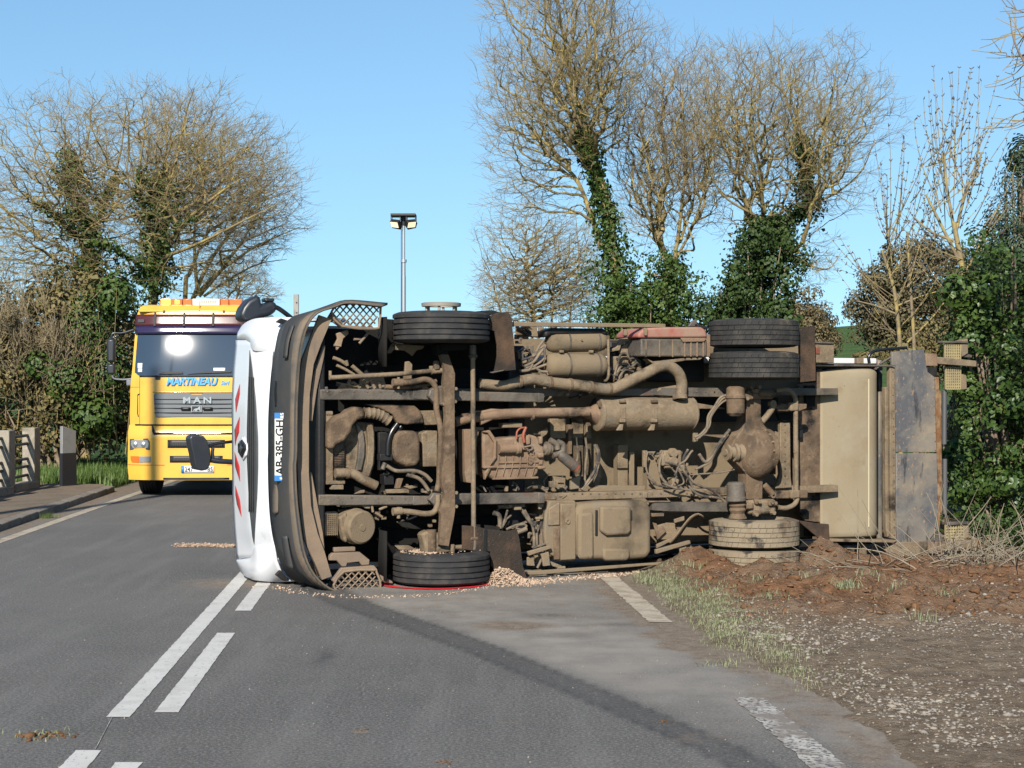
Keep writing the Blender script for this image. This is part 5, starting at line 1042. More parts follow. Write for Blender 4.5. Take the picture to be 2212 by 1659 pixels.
# bumper
tquad('bumper_trim', (450, 1068), (1070, 1082), 'black_part', off=.006, solid=.006, nz=2); tpoly('bumper_trim', [(430, 1020), (440, 1018), (460, 1065), (480, 1085), (450, 1085), (438, 1060)], 'black_part', tow, .006); tquad('chrome_strip', (580, 1072), (975, 1079), 'chrome', off=.012, solid=.004, nz=2)
for (a, b) in (((552, 1122), (968, 1180)), ((568, 1238), (952, 1287))):
    s_ = tquad('air_intake', a, b, 'ink', off=.005, solid=.006)
    for k in range(26): x = a[0]+8+(b[0]-a[0]-16)*k/25; tquad('intake_mesh', (x, a[1]+12), (x+4, b[1]), 'dash', s_, .010, .003, 2, 2)
for sg in (1, -1):
    def mx(P): return P if sg == 1 else [(1520-x, y) for x, y in P][::-1]
    h = tpoly('headlamp', mx([(262, 1118), (405, 1112), (420, 1135), (422, 1195), (262, 1198)]), 'dash', tow, .012, .03); tpoly('reflector', mx([(275, 1130), (285, 1124), (405, 1124), (414, 1150), (408, 1180), (290, 1184), (274, 1160)]), 'headlamp', h, .018, .01)
    for cx_ in (312, 375): x, z = Z(cx_ if sg == 1 else 1520-cx_, 1156); G().lathe((x, yf(x, z)-.03, z), (0, 1, 0), [(0, 0), (.003, .03), (.012, .045)], 16).make('lamp_bowl', 'chrome', h)
    i_ = tpoly('indicator', mx([(270, 1243), (336, 1243), (336, 1289), (280, 1287), (270, 1270)]), 'amber', tow, .014, .01); tpoly('fog_lamp', mx([(340, 1243), (428, 1243), (430, 1285), (340, 1289)]), 'headlamp', tow, .014, .01)
    tquad('bumper_gap', (250 if sg == 1 else 985, 1304), (530 if sg == 1 else 1270, 1308), 'letter_red', off=.004, solid=.003, nz=2)
    x0 = -1.10 if sg == 1 else 1.10
    mr = G().box(x0-.02*sg*0-(.33 if sg == 1 else -.20), x0-(.20 if sg == 1 else -.33), .18, .30, 2.09, 2.46).make('door_mirror', 'mirror_shell', tow, bevel=.035)
    G().box(x0-(.33 if sg == 1 else -.20), x0-(.20 if sg == 1 else -.33), .18, .28, 1.90, 2.065).make('wide_mirror', 'mirror_shell', mr, bevel=.03)
    q = -sg; G().tube(smooth_path([(q*1.03, .30, 2.60), (q*1.2, .26, 2.55), (q*1.34, .24, 2.54), (q*1.37, .24, 2.45)]), .016, 8).make('mirror_arm', 'mirror_shell', mr); G().tube(smooth_path([(q*1.35, .24, 1.92), (q*1.33, .24, 1.84), (q*1.2, .26, 1.82), (q*1.06, .28, 1.83)]), .014, 8).make('mirror_arm', 'grey_plastic', mr)
    G().box(min(q*1.04, q*1.13), max(q*1.04, q*1.13), .2, .32, 1.72, 1.82).make('arm_bracket', 'grey_plastic', mr, bevel=.02)
pl = tquad('licence_plate', (652, 1312), (890, 1362), 'plate_white', off=.012, solid=.01); tquad('blue_band', (652, 1312), (672, 1362), 'plate_blue', pl, .019, .004, 3, 2)
ttext('plate_lettering', '247', 708, 1338, .098, 'ink', .022, bold=.001, depth=.001, par=pl, sx=.85); ttext('plate_lettering', '85', 862, 1338, .098, 'ink', .022, bold=.001, depth=.001, par=pl, sx=.85)
tquad('bumper_underside', (520, 1398), (1000, 1412), 'black_part', off=.004, solid=.006, nz=2)
# wheels, chassis, deck
mat('tow_rubber', (.03, .03, .032), .8, 0, [((.05, .047, .043), 8, .5, .8)])
def twheel(x, y, R=.50, hw=.15):
    r_ = bpy.data.objects.new('wheel', None); COL.objects.link(r_); r_.parent = tow; r_.location = (x, y, R-.005); A, B = tyre_profile(hw, R, .29)
    pr = list(A)
    for q in (-.5, -.17, .17, .5): c = q*hw; pr += [(c-.008, R), (c-.006, R-.014), (c+.006, R-.014), (c+.008, R)]
    G().lathe((0, 0, 0), (1, 0, 0), pr+B, 48).make('tyre', 'tow_rubber', r_); s = 1 if x > 0 else -1
    G().lathe((0, 0, 0), (s, 0, 0), [(-hw*.7, .29), (hw*.2, .27), (hw*.3, .16), (hw*.6, .14), (hw*.6, 0)], 28).make('rim', 'lightbar_white', r_)
for x in (-.86, .86): twheel(x, .95); twheel(x, 5.2); twheel(x*.62, 5.2)
G().box(-.42, .42, 1.0, 6.8, .62, .92).make('chassis', 'black_part', tow); G().box(-1.15, 1.15, 2.3, 7.4, 1.05, 1.17).make('flat_deck', 'deck', tow, bevel=.02); G().box(-1.12, 1.12, 2.15, 2.28, 1.05, 2.2).make('headboard', 'yellow', tow, bevel=.02)
G().box(-1.0, 1.0, .25, 1.9, .55, .62).make('cab_underside', 'black_part', tow); G().box(-1.08, -.9, 2.4, 4.2, .5, 1.0).make('tool_locker', 'yellow', tow, bevel=.02); G().box(.9, 1.08, 2.4, 4.2, .5, 1.0).make('tool_locker', 'yellow', tow, bevel=.02)
# ================================================================ LIGHT MAST, SIGN POST
mat('mast_alu', (.62, .64, .66), .32, .7); mat('lamp_black', (.02, .021, .023), .5); emat('flood_glass', (.75, .66, .52), (1, .72, .42), .55)
DM = 36.0; mb = at(872, 830, DM); top = at(872, 465, DM)[2]; k = DM/FPX
mast = thing('light_mast', 'telescopic silver mast carrying a cluster of floodlights behind the truck', 'light mast', (mb[0], DM, 0))
def mz(y): return CAMZ-(y-CY)*k
G().tube([(0, 0, .5), (0, 0, mz(596))], .046, 14).make('mast_section', 'mast_alu', mast); G().tube([(0, 0, mz(640)), (0, 0, mz(562))], .040, 14).make('mast_section', 'mast_alu', mast); G().tube([(0, 0, mz(562)), (0, 0, mz(487))], .030, 14).make('mast_section', 'mast_alu', mast)
G().lathe((0, 0, mz(567)), (0, 0, 1), [(0, .04), (0, .062), (.06, .062), (.06, .03)], 16).make('mast_collar', 'mast_alu', mast); G().tube([(-.055, .0, 1.0), (-.048, 0, mz(490))], .008, 6).make('cable', 'ink', mast)
hd = G().box(-.255, .255, -.22, .22, mz(468), mz(463)).make('lamp_head', 'lamp_black', mast, bevel=.008)
G().lathe((0, 0, mz(487)), (0, 0, 1), [(0, .03), (.0, .045), (.06, .05), (.2, .06)], 14).make('head_socket', 'lamp_black', hd)
for sx in (-1, 1):
    for sy in (-1, 1):
        lx, ly = sx*.155, sy*.16
        fl = G().box(-.10, .10, -.045, .045, -.075, .075).make('floodlight', 'lamp_black', mast, bevel=.01); fl.location = (lx, ly, mz(484.5)); fl.rotation_euler = (math.radians(38)*(1 if sy < 0 else -1)*1.0, math.radians(-8*sx), math.radians(28*sx*(-1 if sy > 0 else 1)))
        G().box(-.085, .085, -.052*sy*0-.052 if sy < 0 else .046, -.046 if sy < 0 else .052, -.062, .062).make('flood_pane', 'flood_glass', fl)
        G().box(lx-.10, lx-.085, ly-.02, ly+.02, mz(484), mz(467)).make('lamp_yoke', 'lamp_black', mast); G().box(lx+.085, lx+.10, ly-.02, ly+.02, mz(484), mz(467)).make('lamp_yoke', 'lamp_black', mast)
G().box(-.3, .3, -.3, .3, .28, .62).make('mast_cabinet', 'deck', mast, bevel=.02)
for a in range(4): q = a*math.pi/2+.6; G().tube([(0, 0, .45), (.75*math.cos(q), .75*math.sin(q), .02)], .03, 8).make('outrigger', 'mast_alu', mast)
DS = 21.0; sb = at(640, 830, DS); sp_ = thing('steel_post', 'bare flat steel post with bolt holes standing behind the fallen cab', 'post', (sb[0], DS, 0)); zt = at(640, 636, DS)[2]
mat('galv', (.30, .29, .27), .55, .5, [((.20, .18, .15), 7, .5, .7)])
G().box(-.030, .030, -.02, .02, -.1, zt).make('post_bar', 'galv', sp_, bevel=.004)
for k_ in range(4): G().lathe((.008, -.0215, zt-.10-.12*k_), (0, -1, 0), [(0, 0), (0, .010), (.001, .010), (.001, 0)], 10).make('bolt_hole', 'ink', sp_)
G().box(-.12, .12, -.12, .12, -.05, .03).make('post_foot', 'concrete', sp_, bevel=.01)
# ================================================================ TREES, HEDGES, GRASS
mat('bark_lichen', (.27, .21, .12), .9, 0, [((.44, .34, .11), 6, .44, .62), ((.15, .125, .095), 9, .52, .7)], .6, 40, .1)
mat('bark', (.22, .17, .125), .9, 0, [((.32, .25, .17), 4, .45, .65), ((.08, .065, .05), 9, .52, .7)], .7, 30, .1)
mat('twig', (.21, .165, .115), .9, 0, [((.38, .29, .10), .8, .40, .60)])
mat('twig_grey', (.24, .195, .15), .9, 0, [((.37, .29, .12), .9, .42, .62)])
mat('bark_mix', (.25, .20, .13), .9, 0, [((.42, .33, .12), 5, .44, .62), ((.11, .09, .07), 9, .5, .7)], .5, 40, .1)
mat('twig_tan', (.30, .24, .14), .9, 0, [((.20, .155, .10), 1.5, .45, .7)])
mat('bud', (.12, .09, .065), .8)
mat('twig_dry', (.30, .25, .18), .9, 0, [((.17, .14, .105), 3, .45, .7)])
def leafmat(name, a, b, c, rough=.4, spec=.4, tr=.25):
    k_ = 1.45; a, b, c = [tuple(v*k_ for v in q) for q in (a, b, c)]
    m = mat(name, a, rough, 0, [(b, 2.2, .42, .62), (c, 5, .56, .72)], 0, 40, spec)
    b_ = m.node_tree.nodes['Principled BSDF']; N = m.node_tree.nodes; L = m.node_tree.links
    t = N.new('ShaderNodeBsdfTranslucent'); mx = N.new('ShaderNodeMixShader'); mx.inputs[0].default_value = tr
    cl = b_.inputs['Base Color'].links[0].from_socket; L.new(cl, t.inputs[0]); L.new(b_.outputs[0], mx.inputs[1]); L.new(t.outputs[0], mx.inputs[2]); L.new(mx.outputs[0], N['Material Output'].inputs[0]); return m
leafmat('ivy', (.035, .065, .014), (.06, .095, .02), (.085, .10, .024), .5, .22, .12)
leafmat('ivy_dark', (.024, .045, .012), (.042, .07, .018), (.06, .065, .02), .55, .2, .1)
leafmat('ivy_big', (.03, .06, .014), (.055, .095, .02), (.12, .135, .035), .42, .3, .15)
leafmat('scrub', (.12, .105, .04), (.17, .135, .06), (.20, .155, .08), .6, .2, .2)
leafmat('holm_leaf', (.11, .09, .045), (.15, .115, .06), (.075, .066, .032), .6, .2, .15)
leafmat('holm_purple', (.085, .075, .038), (.115, .094, .05), (.06, .054, .027), .6, .2, .15)
leafmat('conifer', (.035, .06, .03), (.05, .08, .045), (.025, .045, .025), .5, .3, .1)
leafmat('grass_blade', (.07, .12, .025), (.10, .15, .035), (.05, .09, .02), .55, .3, .3)
leafmat('grass_dusty', (.19, .22, .115), (.25, .26, .16), (.13, .17, .07), .7, .2, .2)
class Br:
    def __init__(s): s.L = []
    def add(s, P, R): s.L.append((P, R))
    def build(s, name, m, par, sides=4):
        by = {}
        for P, R in s.L: by.setdefault(len(P), []).append((P, R))
        Vs = []; Fs = []; off = 0
        for n, lst in by.items():
            P = np.array([p for p, _ in lst], float); R = np.array([r for _, r in lst], float); B = len(lst)
            T = np.empty_like(P); T[:, 1:-1] = P[:, 2:]-P[:, :-2]; T[:, 0] = P[:, 1]-P[:, 0]; T[:, -1] = P[:, -1]-P[:, -2]
            T /= np.linalg.norm(T, axis=2, keepdims=True)+1e-9
            ref = np.where((np.abs(T[:, :1, 2:3]) < .9), np.array([0, 0, 1.0]), np.array([1.0, 0, 0])); ref = np.broadcast_to(ref, T.shape)
            U = np.cross(T, ref); U /= np.linalg.norm(U, axis=2, keepdims=True)+1e-9; W = np.cross(T, U)
            q = np.arange(sides)*2*math.pi/sides
            V = P[:, :, None, :]+R[:, :, None, None]*(U[:, :, None, :]*np.cos(q)[None, None, :, None]+W[:, :, None, :]*np.sin(q)[None, None, :, None])
            Vs.append(V.reshape(-1, 3)); b = off+np.arange(B)[:, None, None]*n*sides+np.arange(n-1)[None, :, None]*sides; k = np.arange(sides)[None, None, :]; k2 = (k+1) % sides
            Fs.append(np.stack([b+k, b+k2, b+sides+k2, b+sides+k], -1).reshape(-1, 4)); off += B*n*sides
        return npmesh(name, np.concatenate(Vs), np.concatenate(Fs), m, par, smooth=sides > 4)
def vrot(d, ang, az):
    """direction at angle ang from d, azimuth az"""
    x, y, z = d
    if abs(z) < .9: ax, ay, az_ = y, -x, 0.0
    else: ax, ay, az_ = 0.0, z, -y
    l = math.sqrt(ax*ax+ay*ay+az_*az_)+1e-9; ax /= l; ay /= l; az_ /= l
    bx, by, bz = y*az_-z*ay, z*ax-x*az_, x*ay-y*ax; c, s = math.cos(ang), math.sin(ang); ca, sa = math.cos(az), math.sin(az)
    return (x*c+s*(ax*ca+bx*sa), y*c+s*(ay*ca+by*sa), z*c+s*(az_*ca+bz*sa))
class Tree:
    def __init__(s, seed, env, up=.12, wob=.16, spread=(.45, 1.15), ratio=(.35, .68), nch=(9, 8, 6, 4), maxl=4, twig=.0042, mins=.16, thin=True):
        s.thin = thin
        s.r = random.Random(seed); s.env = env; s.up = up; s.wob = wob; s.spread = spread; s.ratio = ratio; s.nch = nch; s.maxl = maxl; s.big = Br(); s.fine = Br(); s.twig = twig; s.mins = mins; s.limbs = []
    def inside(s, p, q=1.0):
        for (cx, cy, cz), (rx, ry, rz) in s.env:
            if ((p[0]-cx)/rx)**2+((p[1]-cy)/ry)**2+((p[2]-cz)/rz)**2 < q: return True
        return False
    def limb(s, P, r0, r1, lvl=0, n=None, tmin=.12, kids=True):
        if n: n = int(n*1.45)
        if s.thin: r0 *= .62; r1 *= .3
        """a traced limb"""
        Q = smooth_path(P, 5); m = len(Q); R = [r0+(r1-r0)*i/(m-1) for i in range(m)]
        s.big.add(Q, R); s.limbs.append((Q, R))
        if kids: s.kids(Q, R, lvl, n or s.nch[0], tmin)
    def kids(s, Q, R, lvl, n, tmin=.2):
        r = s.r; m = len(Q); tot = sum(math.dist(a, b) for a, b in zip(Q, Q[1:]))
        for k in range(n):
            t = tmin+(1-tmin)*((k+r.random())/n); i = min(m-2, int(t*(m-1))); f = t*(m-1)-i
            p = [Q[i][j]+(Q[i+1][j]-Q[i][j])*f for j in range(3)]; d = [Q[i+1][j]-Q[i][j] for j in range(3)]; l = math.sqrt(sum(c*c for c in d))+1e-9; d = [c/l for c in d]
            s.grow(p, vrot(d, r.uniform(*s.spread), r.uniform(0, 6.283)), tot*r.uniform(*s.ratio)*(1.08-.55*t), max(s.twig, (R[i]+(R[i+1]-R[i])*f)*r.uniform(.35, .6)), lvl+1)
        s.grow(Q[-1], [Q[-1][j]-Q[-2][j] for j in range(3)], tot*r.uniform(.3, .5), max(s.twig, R[-1]*.9), lvl+1)
    def grow(s, p, d, L, rad, lvl):
        r = s.r; L = max(L, s.mins); n = 5 if lvl < 3 else 3
        l = math.sqrt(d[0]**2+d[1]**2+d[2]**2)+1e-9; d = (d[0]/l, d[1]/l, d[2]/l); P = [tuple(p)]; ok = True; q_ = r.uniform(.55, 1.3)
        for i in range(n):
            w_ = s.wob; d = (d[0]+r.uniform(-w_, w_), d[1]+r.uniform(-w_, w_), d[2]+r.uniform(-w_, w_)+s.up)
            l = math.sqrt(d[0]**2+d[1]**2+d[2]**2); d = (d[0]/l, d[1]/l, d[2]/l)
            p = (P[-1][0]+d[0]*L/n, P[-1][1]+d[1]*L/n, P[-1][2]+d[2]*L/n)
            if not s.inside(p, q_): ok = False; break
            P.append(p)
        if len(P) < 2: return
        while len(P) < n+1:
            P.append(tuple(P[-1][j]+(P[-1][j]-P[-2][j])*.25 for j in range(3)))
        tip = s.twig*.8 if lvl >= s.maxl else max(s.twig, rad*.35); R = [rad+(tip-rad)*i/n for i in range(n+1)]
        (s.big if rad > .016 else s.fine).add(P, R)
        if lvl < s.maxl and (ok or r.random() < .6): s.kids(P, R, lvl, s.nch[min(lvl, len(s.nch)-1)] if ok else max(2, s.nch[min(lvl, len(s.nch)-1)]//2))
    def fill(s, N, bf=.28, tw=.0024, sprays=3, up=.35, tl=(.18, .42)):
        """spread N targets evenly through the crown and join each to the cheapest branch node"""
        r = s.r; R = np.random.RandomState(r.randint(0, 10**6)); vol = np.array([e[1][0]*e[1][1]*e[1][2] for e in s.env]); k = R.choice(len(s.env), N, p=vol/vol.sum())
        C = np.array([e[0] for e in s.env])[k]; E = np.array([e[1] for e in s.env])[k]; d = R.normal(size=(N, 3)); d /= np.linalg.norm(d, axis=1, keepdims=True)
        th = np.arctan2(d[:, 2], d[:, 0]); edge = 1+.16*np.sin(3*th+k)+.10*np.sin(8*th+2*k)+R.normal(size=N)*.06; X = C+d*E*((R.rand(N)**.42)*edge)[:, None]
        P = []; L = []; D = []; PL_ = []
        for j, (Q, Rr) in enumerate(s.limbs):
            acc = 0 if j == 0 else min((L[i]+math.dist(P[i], Q[0]) for i in range(len(P))), default=0)
            for i, q in enumerate(Q):
                if i: acc += math.dist(q, Q[i-1])
                a, b = Q[max(i-1, 0)], Q[min(i+1, len(Q)-1)]; l = math.dist(a, b)+1e-9; P.append(q); L.append(acc); D.append([(b[c]-a[c])/l for c in range(3)]); PL_.append(-1)
        cap = len(P)+N*4+8; PA = np.zeros((cap, 3)); LA = np.zeros(cap); DA = np.zeros((cap, 3)); OA = np.full(cap, -1); n = len(P); PA[:n] = P; LA[:n] = L; DA[:n] = D
        ok0 = PA[:n, 2] > s.kmin; root = PA[0]; X = X[np.argsort(np.linalg.norm(X-np.array(s.limbs[0][0][-1]), axis=1))]; polys = []
        LA[:n][~ok0] = 1e3
        for t in X:
            v = t-PA[:n]; dist = np.linalg.norm(v, axis=1)+1e-9; cosd = (v*DA[:n]).sum(1)/dist; cost = dist*(1+.45*(1-cosd)+.25*np.clip(-v[:, 2]/dist, 0, 1))+bf*LA[:n]; i = int(cost.argmin()); L0 = dist[i]
            if L0 < .05 or L0 > 3.2: continue
            a = PA[i]; u = DA[i]*.30+v[i]/L0; u[2] += .0; u /= np.linalg.norm(u); c1 = a+u*L0*.45; c1[2] -= L0*.05*up; w_ = R.normal(size=(2, 3))*L0*.022
            q1 = a*.49+c1*.42+t*.09+w_[0]; q2 = a*.09+c1*.42+t*.49+w_[1]; Q = [a, q1, q2, t]; j = len(polys); polys.append([Q, OA[i], 1])
            for c_, (x, y) in enumerate(((q1, a), (q2, q1), (t, q2))):
                e = x-y; PA[n] = x; LA[n] = LA[i]+L0*(c_+1)/3; DA[n] = e/(np.linalg.norm(e)+1e-9); OA[n] = j; n += 1
        for j in range(len(polys)-1, -1, -1):
            if polys[j][1] >= 0: polys[polys[j][1]][2] += polys[j][2]
        for Q, par, c in polys:
            r0 = tw*1.25*c**.52; r1 = max(tw, r0*.62); (s.big if r0 > .012 else s.fine).add([tuple(q) for q in Q], [r0, r0*.85+r1*.15, (r0+r1)/2, r1])
            for m in range(sprays if c < 6 else 1):
                f = r.uniform(.45, 1.0); a = Q[2]+(Q[3]-Q[2])*f if f > .6 else Q[1]+(Q[2]-Q[1])*f; e = Q[3]-Q[1]; e = e/(np.linalg.norm(e)+1e-9); v = vrot(tuple(e), r.uniform(.25, .8), r.uniform(0, 6.28)); l = r.uniform(*tl); z = up*.5
                p1 = (a[0]+v[0]*l*.5, a[1]+v[1]*l*.5, a[2]+v[2]*l*.5+z*l*.12); p2 = (a[0]+v[0]*l*.95, a[1]+v[1]*l*.95, a[2]+v[2]*l*.85+z*l*.5); s.fine.add([tuple(a), p1, p2], [tw, tw*.9, tw*.7])
def leaves(name, m, par, pts_, size, seed=0, out=None, kind='stuff', aspect=.85, fold=.25, droop=.5, cfun=None):
    """folded leaf quads at points"""
    R = np.random.RandomState(seed); P = np.asarray(pts_, float); n = len(P); sz = size*R.uniform(.6, 1.35, (n, 1))
    N = R.normal(size=(n, 3))
    if out is not None: N = N*.75+out*1.0
    N[:, 2] += .35; N /= np.linalg.norm(N, axis=1, keepdims=True); A = R.normal(size=(n, 3)); A[:, 2] -= droop; A -= N*(A*N).sum(1, keepdims=True); A /= np.linalg.norm(A, axis=1, keepdims=True)+1e-9; B = np.cross(N, A)
    v0 = P-A*sz*.5; v2 = P+A*sz*.55; v1 = P+B*sz*.5*aspect+N*sz*fold-A*sz*.12; v3 = P-B*sz*.5*aspect+N*sz*fold-A*sz*.12
    V = np.stack([v0, v1, v2, v3], 1).reshape(-1, 3); b = np.arange(n)[:, None]*4
    F = np.concatenate([b+np.array([[0, 1, 2]]), b+np.array([[0, 2, 3]])])
    return npmesh(name, V, F, m, par, **({'kind': kind} if kind else {}))
def ivy_on(limb, seed, n, r0, r1, t0=0.0, t1=1.0):
    """points of an ivy sleeve round a traced limb, and outward normals"""
    R = np.random.RandomState(seed); Q = np.array(limb[0]); m = len(Q); t = t0+(t1-t0)*R.rand(n); i = np.minimum((t*(m-1)).astype(int), m-2); f = (t*(m-1)-i)[:, None]
    c = Q[i]*(1-f)+Q[i+1]*f; d = R.normal(size=(n, 3)); d[:, 2] *= .45; d /= np.linalg.norm(d, axis=1, keepdims=True)
    tt = (t-t0)/(t1-t0); az_ = np.arctan2(d[:, 1], d[:, 0]); lump = np.clip(1+.6*np.sin(t*19+R.rand()*6)*np.sin(t*7+2)+.5*np.sin(az_*1.0+t*17)+.3*np.sin(az_*3+t*31), .25, 2.2)
    rr = (r0+(r1-r0)*tt)*lump*(R.rand(n)**.7); return c+d*rr[:, None], d
def blob(seed, n, lst, shell=.45):
    """points in lumpy ellipsoids ((cx,cy,cz),(rx,ry,rz))"""
    R = np.random.RandomState(seed); vol = np.array([a[1][0]*a[1][1]*a[1][2] for a in lst])**.75; k = R.choice(len(lst), n, p=vol/vol.sum())
    C = np.array([a[0] for a in lst])[k]; E = np.array([a[1] for a in lst])[k]; d = R.normal(size=(n, 3)); d /= np.linalg.norm(d, axis=1, keepdims=True)
    th = np.arctan2(d[:, 1], d[:, 0]); lump = 1+.16*np.sin(5*th+k*2.1)*np.sin(4*np.arccos(np.clip(d[:, 2], -1, 1))+k)+.10*np.sin(11*th+d[:, 2]*9+k)
    return C+d*E*(lump*(shell+(1-shell)*R.rand(n)**.5))[:, None], d
def clumps(seed, lst, n, r):
    """many small foliage clumps inside larger masses"""
    p, d = blob(seed, n, lst, .55); R = np.random.RandomState(seed+1); return [(tuple(q), (r*R.uniform(.6, 1.35), r*R.uniform(.6, 1.3), r*R.uniform(.5, 1.2))) for q in p]
def lim(D, s, dy=0.0):
    """traced limb: 'x,y[,dD] ...' at distance D"""
    out = []
    for tok in s.split():
        q = [float(v) for v in tok.split(',')]; dd = q[2] if len(q) > 2 else 0.0; out.append(at(q[0], q[1], D+dd))
    return out
def envp(D, lst): return [((at(x, y, D+dd)), (rx*D/FPX, ry_, rz*D/FPX)) for x, y, rx, rz, ry_, dd in lst]
def tree(name, label, cat, D, base, seed, env, limbs, ivy=(), twigm='twig', barkm='bark_lichen', ivym='ivy', lsize=.085, group=None, N=1000, tw=.0024, bf=.28, kmin=2.0, **kw):
    bx, by_ = at(base, 830, D)[:2]; gz = float(ground_h(np.array([bx]), np.array([by_]))[0])
    root = thing(name, label, cat, (0, 0, 0)); root.location = (bx, by_, gz)
    if group: root['group'] = group
    T = Tree(seed, envp(D, env), **kw)
    for L in limbs:
        P = lim(D, L[0]); r0, r1 = L[1], L[2]; o = L[3] if len(L) > 3 else {}
        if o.get('root'): P = [(P[0][0], P[0][1], gz-.1)]+P
        T.limb(P, r0, r1, kids=False)
    T.kmin = kmin; T.fill(int(N*2.9), bf, tw*1.2)
    off = np.array([bx, by_, gz])
    def sh(br): br.L = [([tuple(np.array(p)-off) for p in P], R) for P, R in br.L] if len(br.L) < 3000 else [((np.array(P)-off).tolist(), R) for P, R in br.L]
    sh(T.big); sh(T.fine)
    T.big.build('trunk', barkm, root, 6)
    if T.fine.L: T.fine.build('crown', twigm, root, 3)
    ip = []; io = []
    for k, (li, n, r0, r1, t0, t1) in enumerate(ivy):
        p, d = ivy_on(T.limbs[li], seed*31+k, n, r0, r1, t0, t1); ip.append(p-off); io.append(d)
    if ip: leaves('ivy', ivym, root, np.concatenate(ip), lsize, seed, np.concatenate(io))
    return root, T, off
RT = {'root': True, 'kids': False}
GL = 'bare trees on the left bank'; GR = 'ivy clad trees on the right bank'
# ---- left bank trees
E_L = [(330, 400, 330, 250, 4.2, 0), (150, 420, 260, 240, 3.5, 0), (500, 440, 165, 200, 3, 0), (60, 470, 200, 220, 3, 0)]
tree('bare_tree', 'leafless tree with ivy climbing its left trunk behind the yellow truck', 'tree', 40, 175, 11, [(200, 390, 240, 235, 3.6, 0), (40, 470, 200, 220, 3, 0), (120, 560, 200, 120, 2.5, 0)],
     [('185,640 190,560 180,480 160,400 152,330', .20, .07, {'root': True, 'n': 9, 'tmin': .45}), ('185,520 230,430 260,330,-.6 270,240,-.8', .09, .03), ('170,450 110,350,.5 60,260,.6', .08, .025), ('165,400 190,300 200,210', .06, .02), ('180,520 100,450,-.8 20,400,-1', .08, .025), ('185,560 90,520 -10,500,.5', .07, .02), ('185,600 120,560,-1 40,590,-1.4', .06, .02)],
     [(0, 4600, .50, .28, .25, 1), (1, 700, .32, .12, 0, .5), (2, 260, .25, .1, 0, .4), (4, 450, .4, .15, 0, .6)], N=1250)
tree('bare_tree', 'leafless tree with thick ivy column and yellow lichen limbs beside the road', 'tree', 38.5, 335, 12, [(360, 390, 230, 230, 3.4, 0), (460, 420, 170, 190, 3, 0)],
     [('330,640 335,560 345,470 345,375', .20, .08, {'root': True, 'n': 9, 'tmin': .4}), ('335,560 400,480,-1 470,420,-1.5 530,380,-1.5', .09, .03), ('340,520 300,420,-.8 310,300,-1 330,200,-1', .08, .025), ('345,450 380,350 400,250,.5 420,190', .08, .025), ('340,560 420,530,-1.5 520,480,-2 600,440,-2', .07, .022), ('345,400 360,320 355,220', .06, .02), ('340,600 250,540,-1.2 180,520,-1.8', .06, .02)],
     [(0, 4600, .46, .34, .2, 1), (1, 400, .3, .1, 0, .4), (6, 500, .45, .25, 0, .9), (2, 400, .3, .12, 0, .5)], N=1150)
tree('bare_tree', 'leafless many stemmed tree spreading its twigs over the recovery truck', 'tree', 43, 425, 13, [(500, 430, 150, 190, 3.2, 0), (560, 470, 100, 110, 2.6, 0), (420, 350, 140, 150, 3, 0)],
     [('400,640 410,590 430,540 470,440 480,330', .12, .04, {'root': True}), ('415,650 450,570 500,500 560,420,.5 600,380', .10, .03), ('420,640 470,590 540,540 600,510,-.6 650,490', .08, .025), ('430,640 480,580 550,470 570,330,1', .08, .025), ('425,620 420,500 440,380 430,260', .08, .025), ('440,640 500,600 560,570,.6 620,560', .06, .02)],
     (), twigm='twig_grey', N=1100)
tree('distant_bare_bush', 'small leafless tree far beyond the recovery truck roof', 'tree', 62, 500, 14, [(500, 600, 70, 60, 2, 0), (570, 630, 40, 35, 1.5, 0)], [('490,680 495,620 480,560', .06, .03, {'root': True}), ('500,680 520,610 530,570', .06, .02), ('510,680 550,640 575,610', .05, .02)], (), twigm='twig_grey', N=260, tw=.0034)
# ---- right bank trees
tree('leaning_tree', 'tall leafless tree leaning left with ivy clad twin trunks', 'tree', 40, 1345, 21, [(1225, 150, 190, 190, 3.6, 0), (1160, 250, 150, 150, 3, 0), (1290, 170, 120, 200, 3, 0), (1150, 420, 110, 70, 2, 0), (1200, -80, 170, 150, 3, 0)],
     [('1345,690 1330,600 1318,520 1300,420 1268,330 1240,270', .26, .12, {'root': True, 'kids': False}), ('1320,520 1310,430 1280,330 1250,230 1225,130 1210,30 1200,-80', .16, .04, {'n': 12, 'tmin': .35}), ('1300,540 1275,460 1240,380 1170,330,-.5 1090,310,-1', .12, .03, {'n': 9}), ('1255,300 1240,220,.5 1270,120,1 1300,40,1.2', .09, .03), ('1245,270 1190,180 1140,110,-.5 1100,60', .08, .025), ('1235,220 1200,110 1180,20', .07, .025), ('1225,130 1270,60 1310,-20', .06, .02), ('1250,290 1170,230,.8 1080,190,1', .07, .022), ('1265,350 1180,270,-1 1120,250,-1.4', .06, .02), ('1250,240 1320,160,-.5 1370,90', .07, .022), ('1270,440 1230,380 1150,410 1110,430', .06, .018, {'n': 6})],
     [(0, 6200, .62, .17, .05, .95), (1, 1100, .24, .08, 0, .5), (2, 160, .2, .08, 0, .25)], N=1900, kmin=3.2, group=GR)
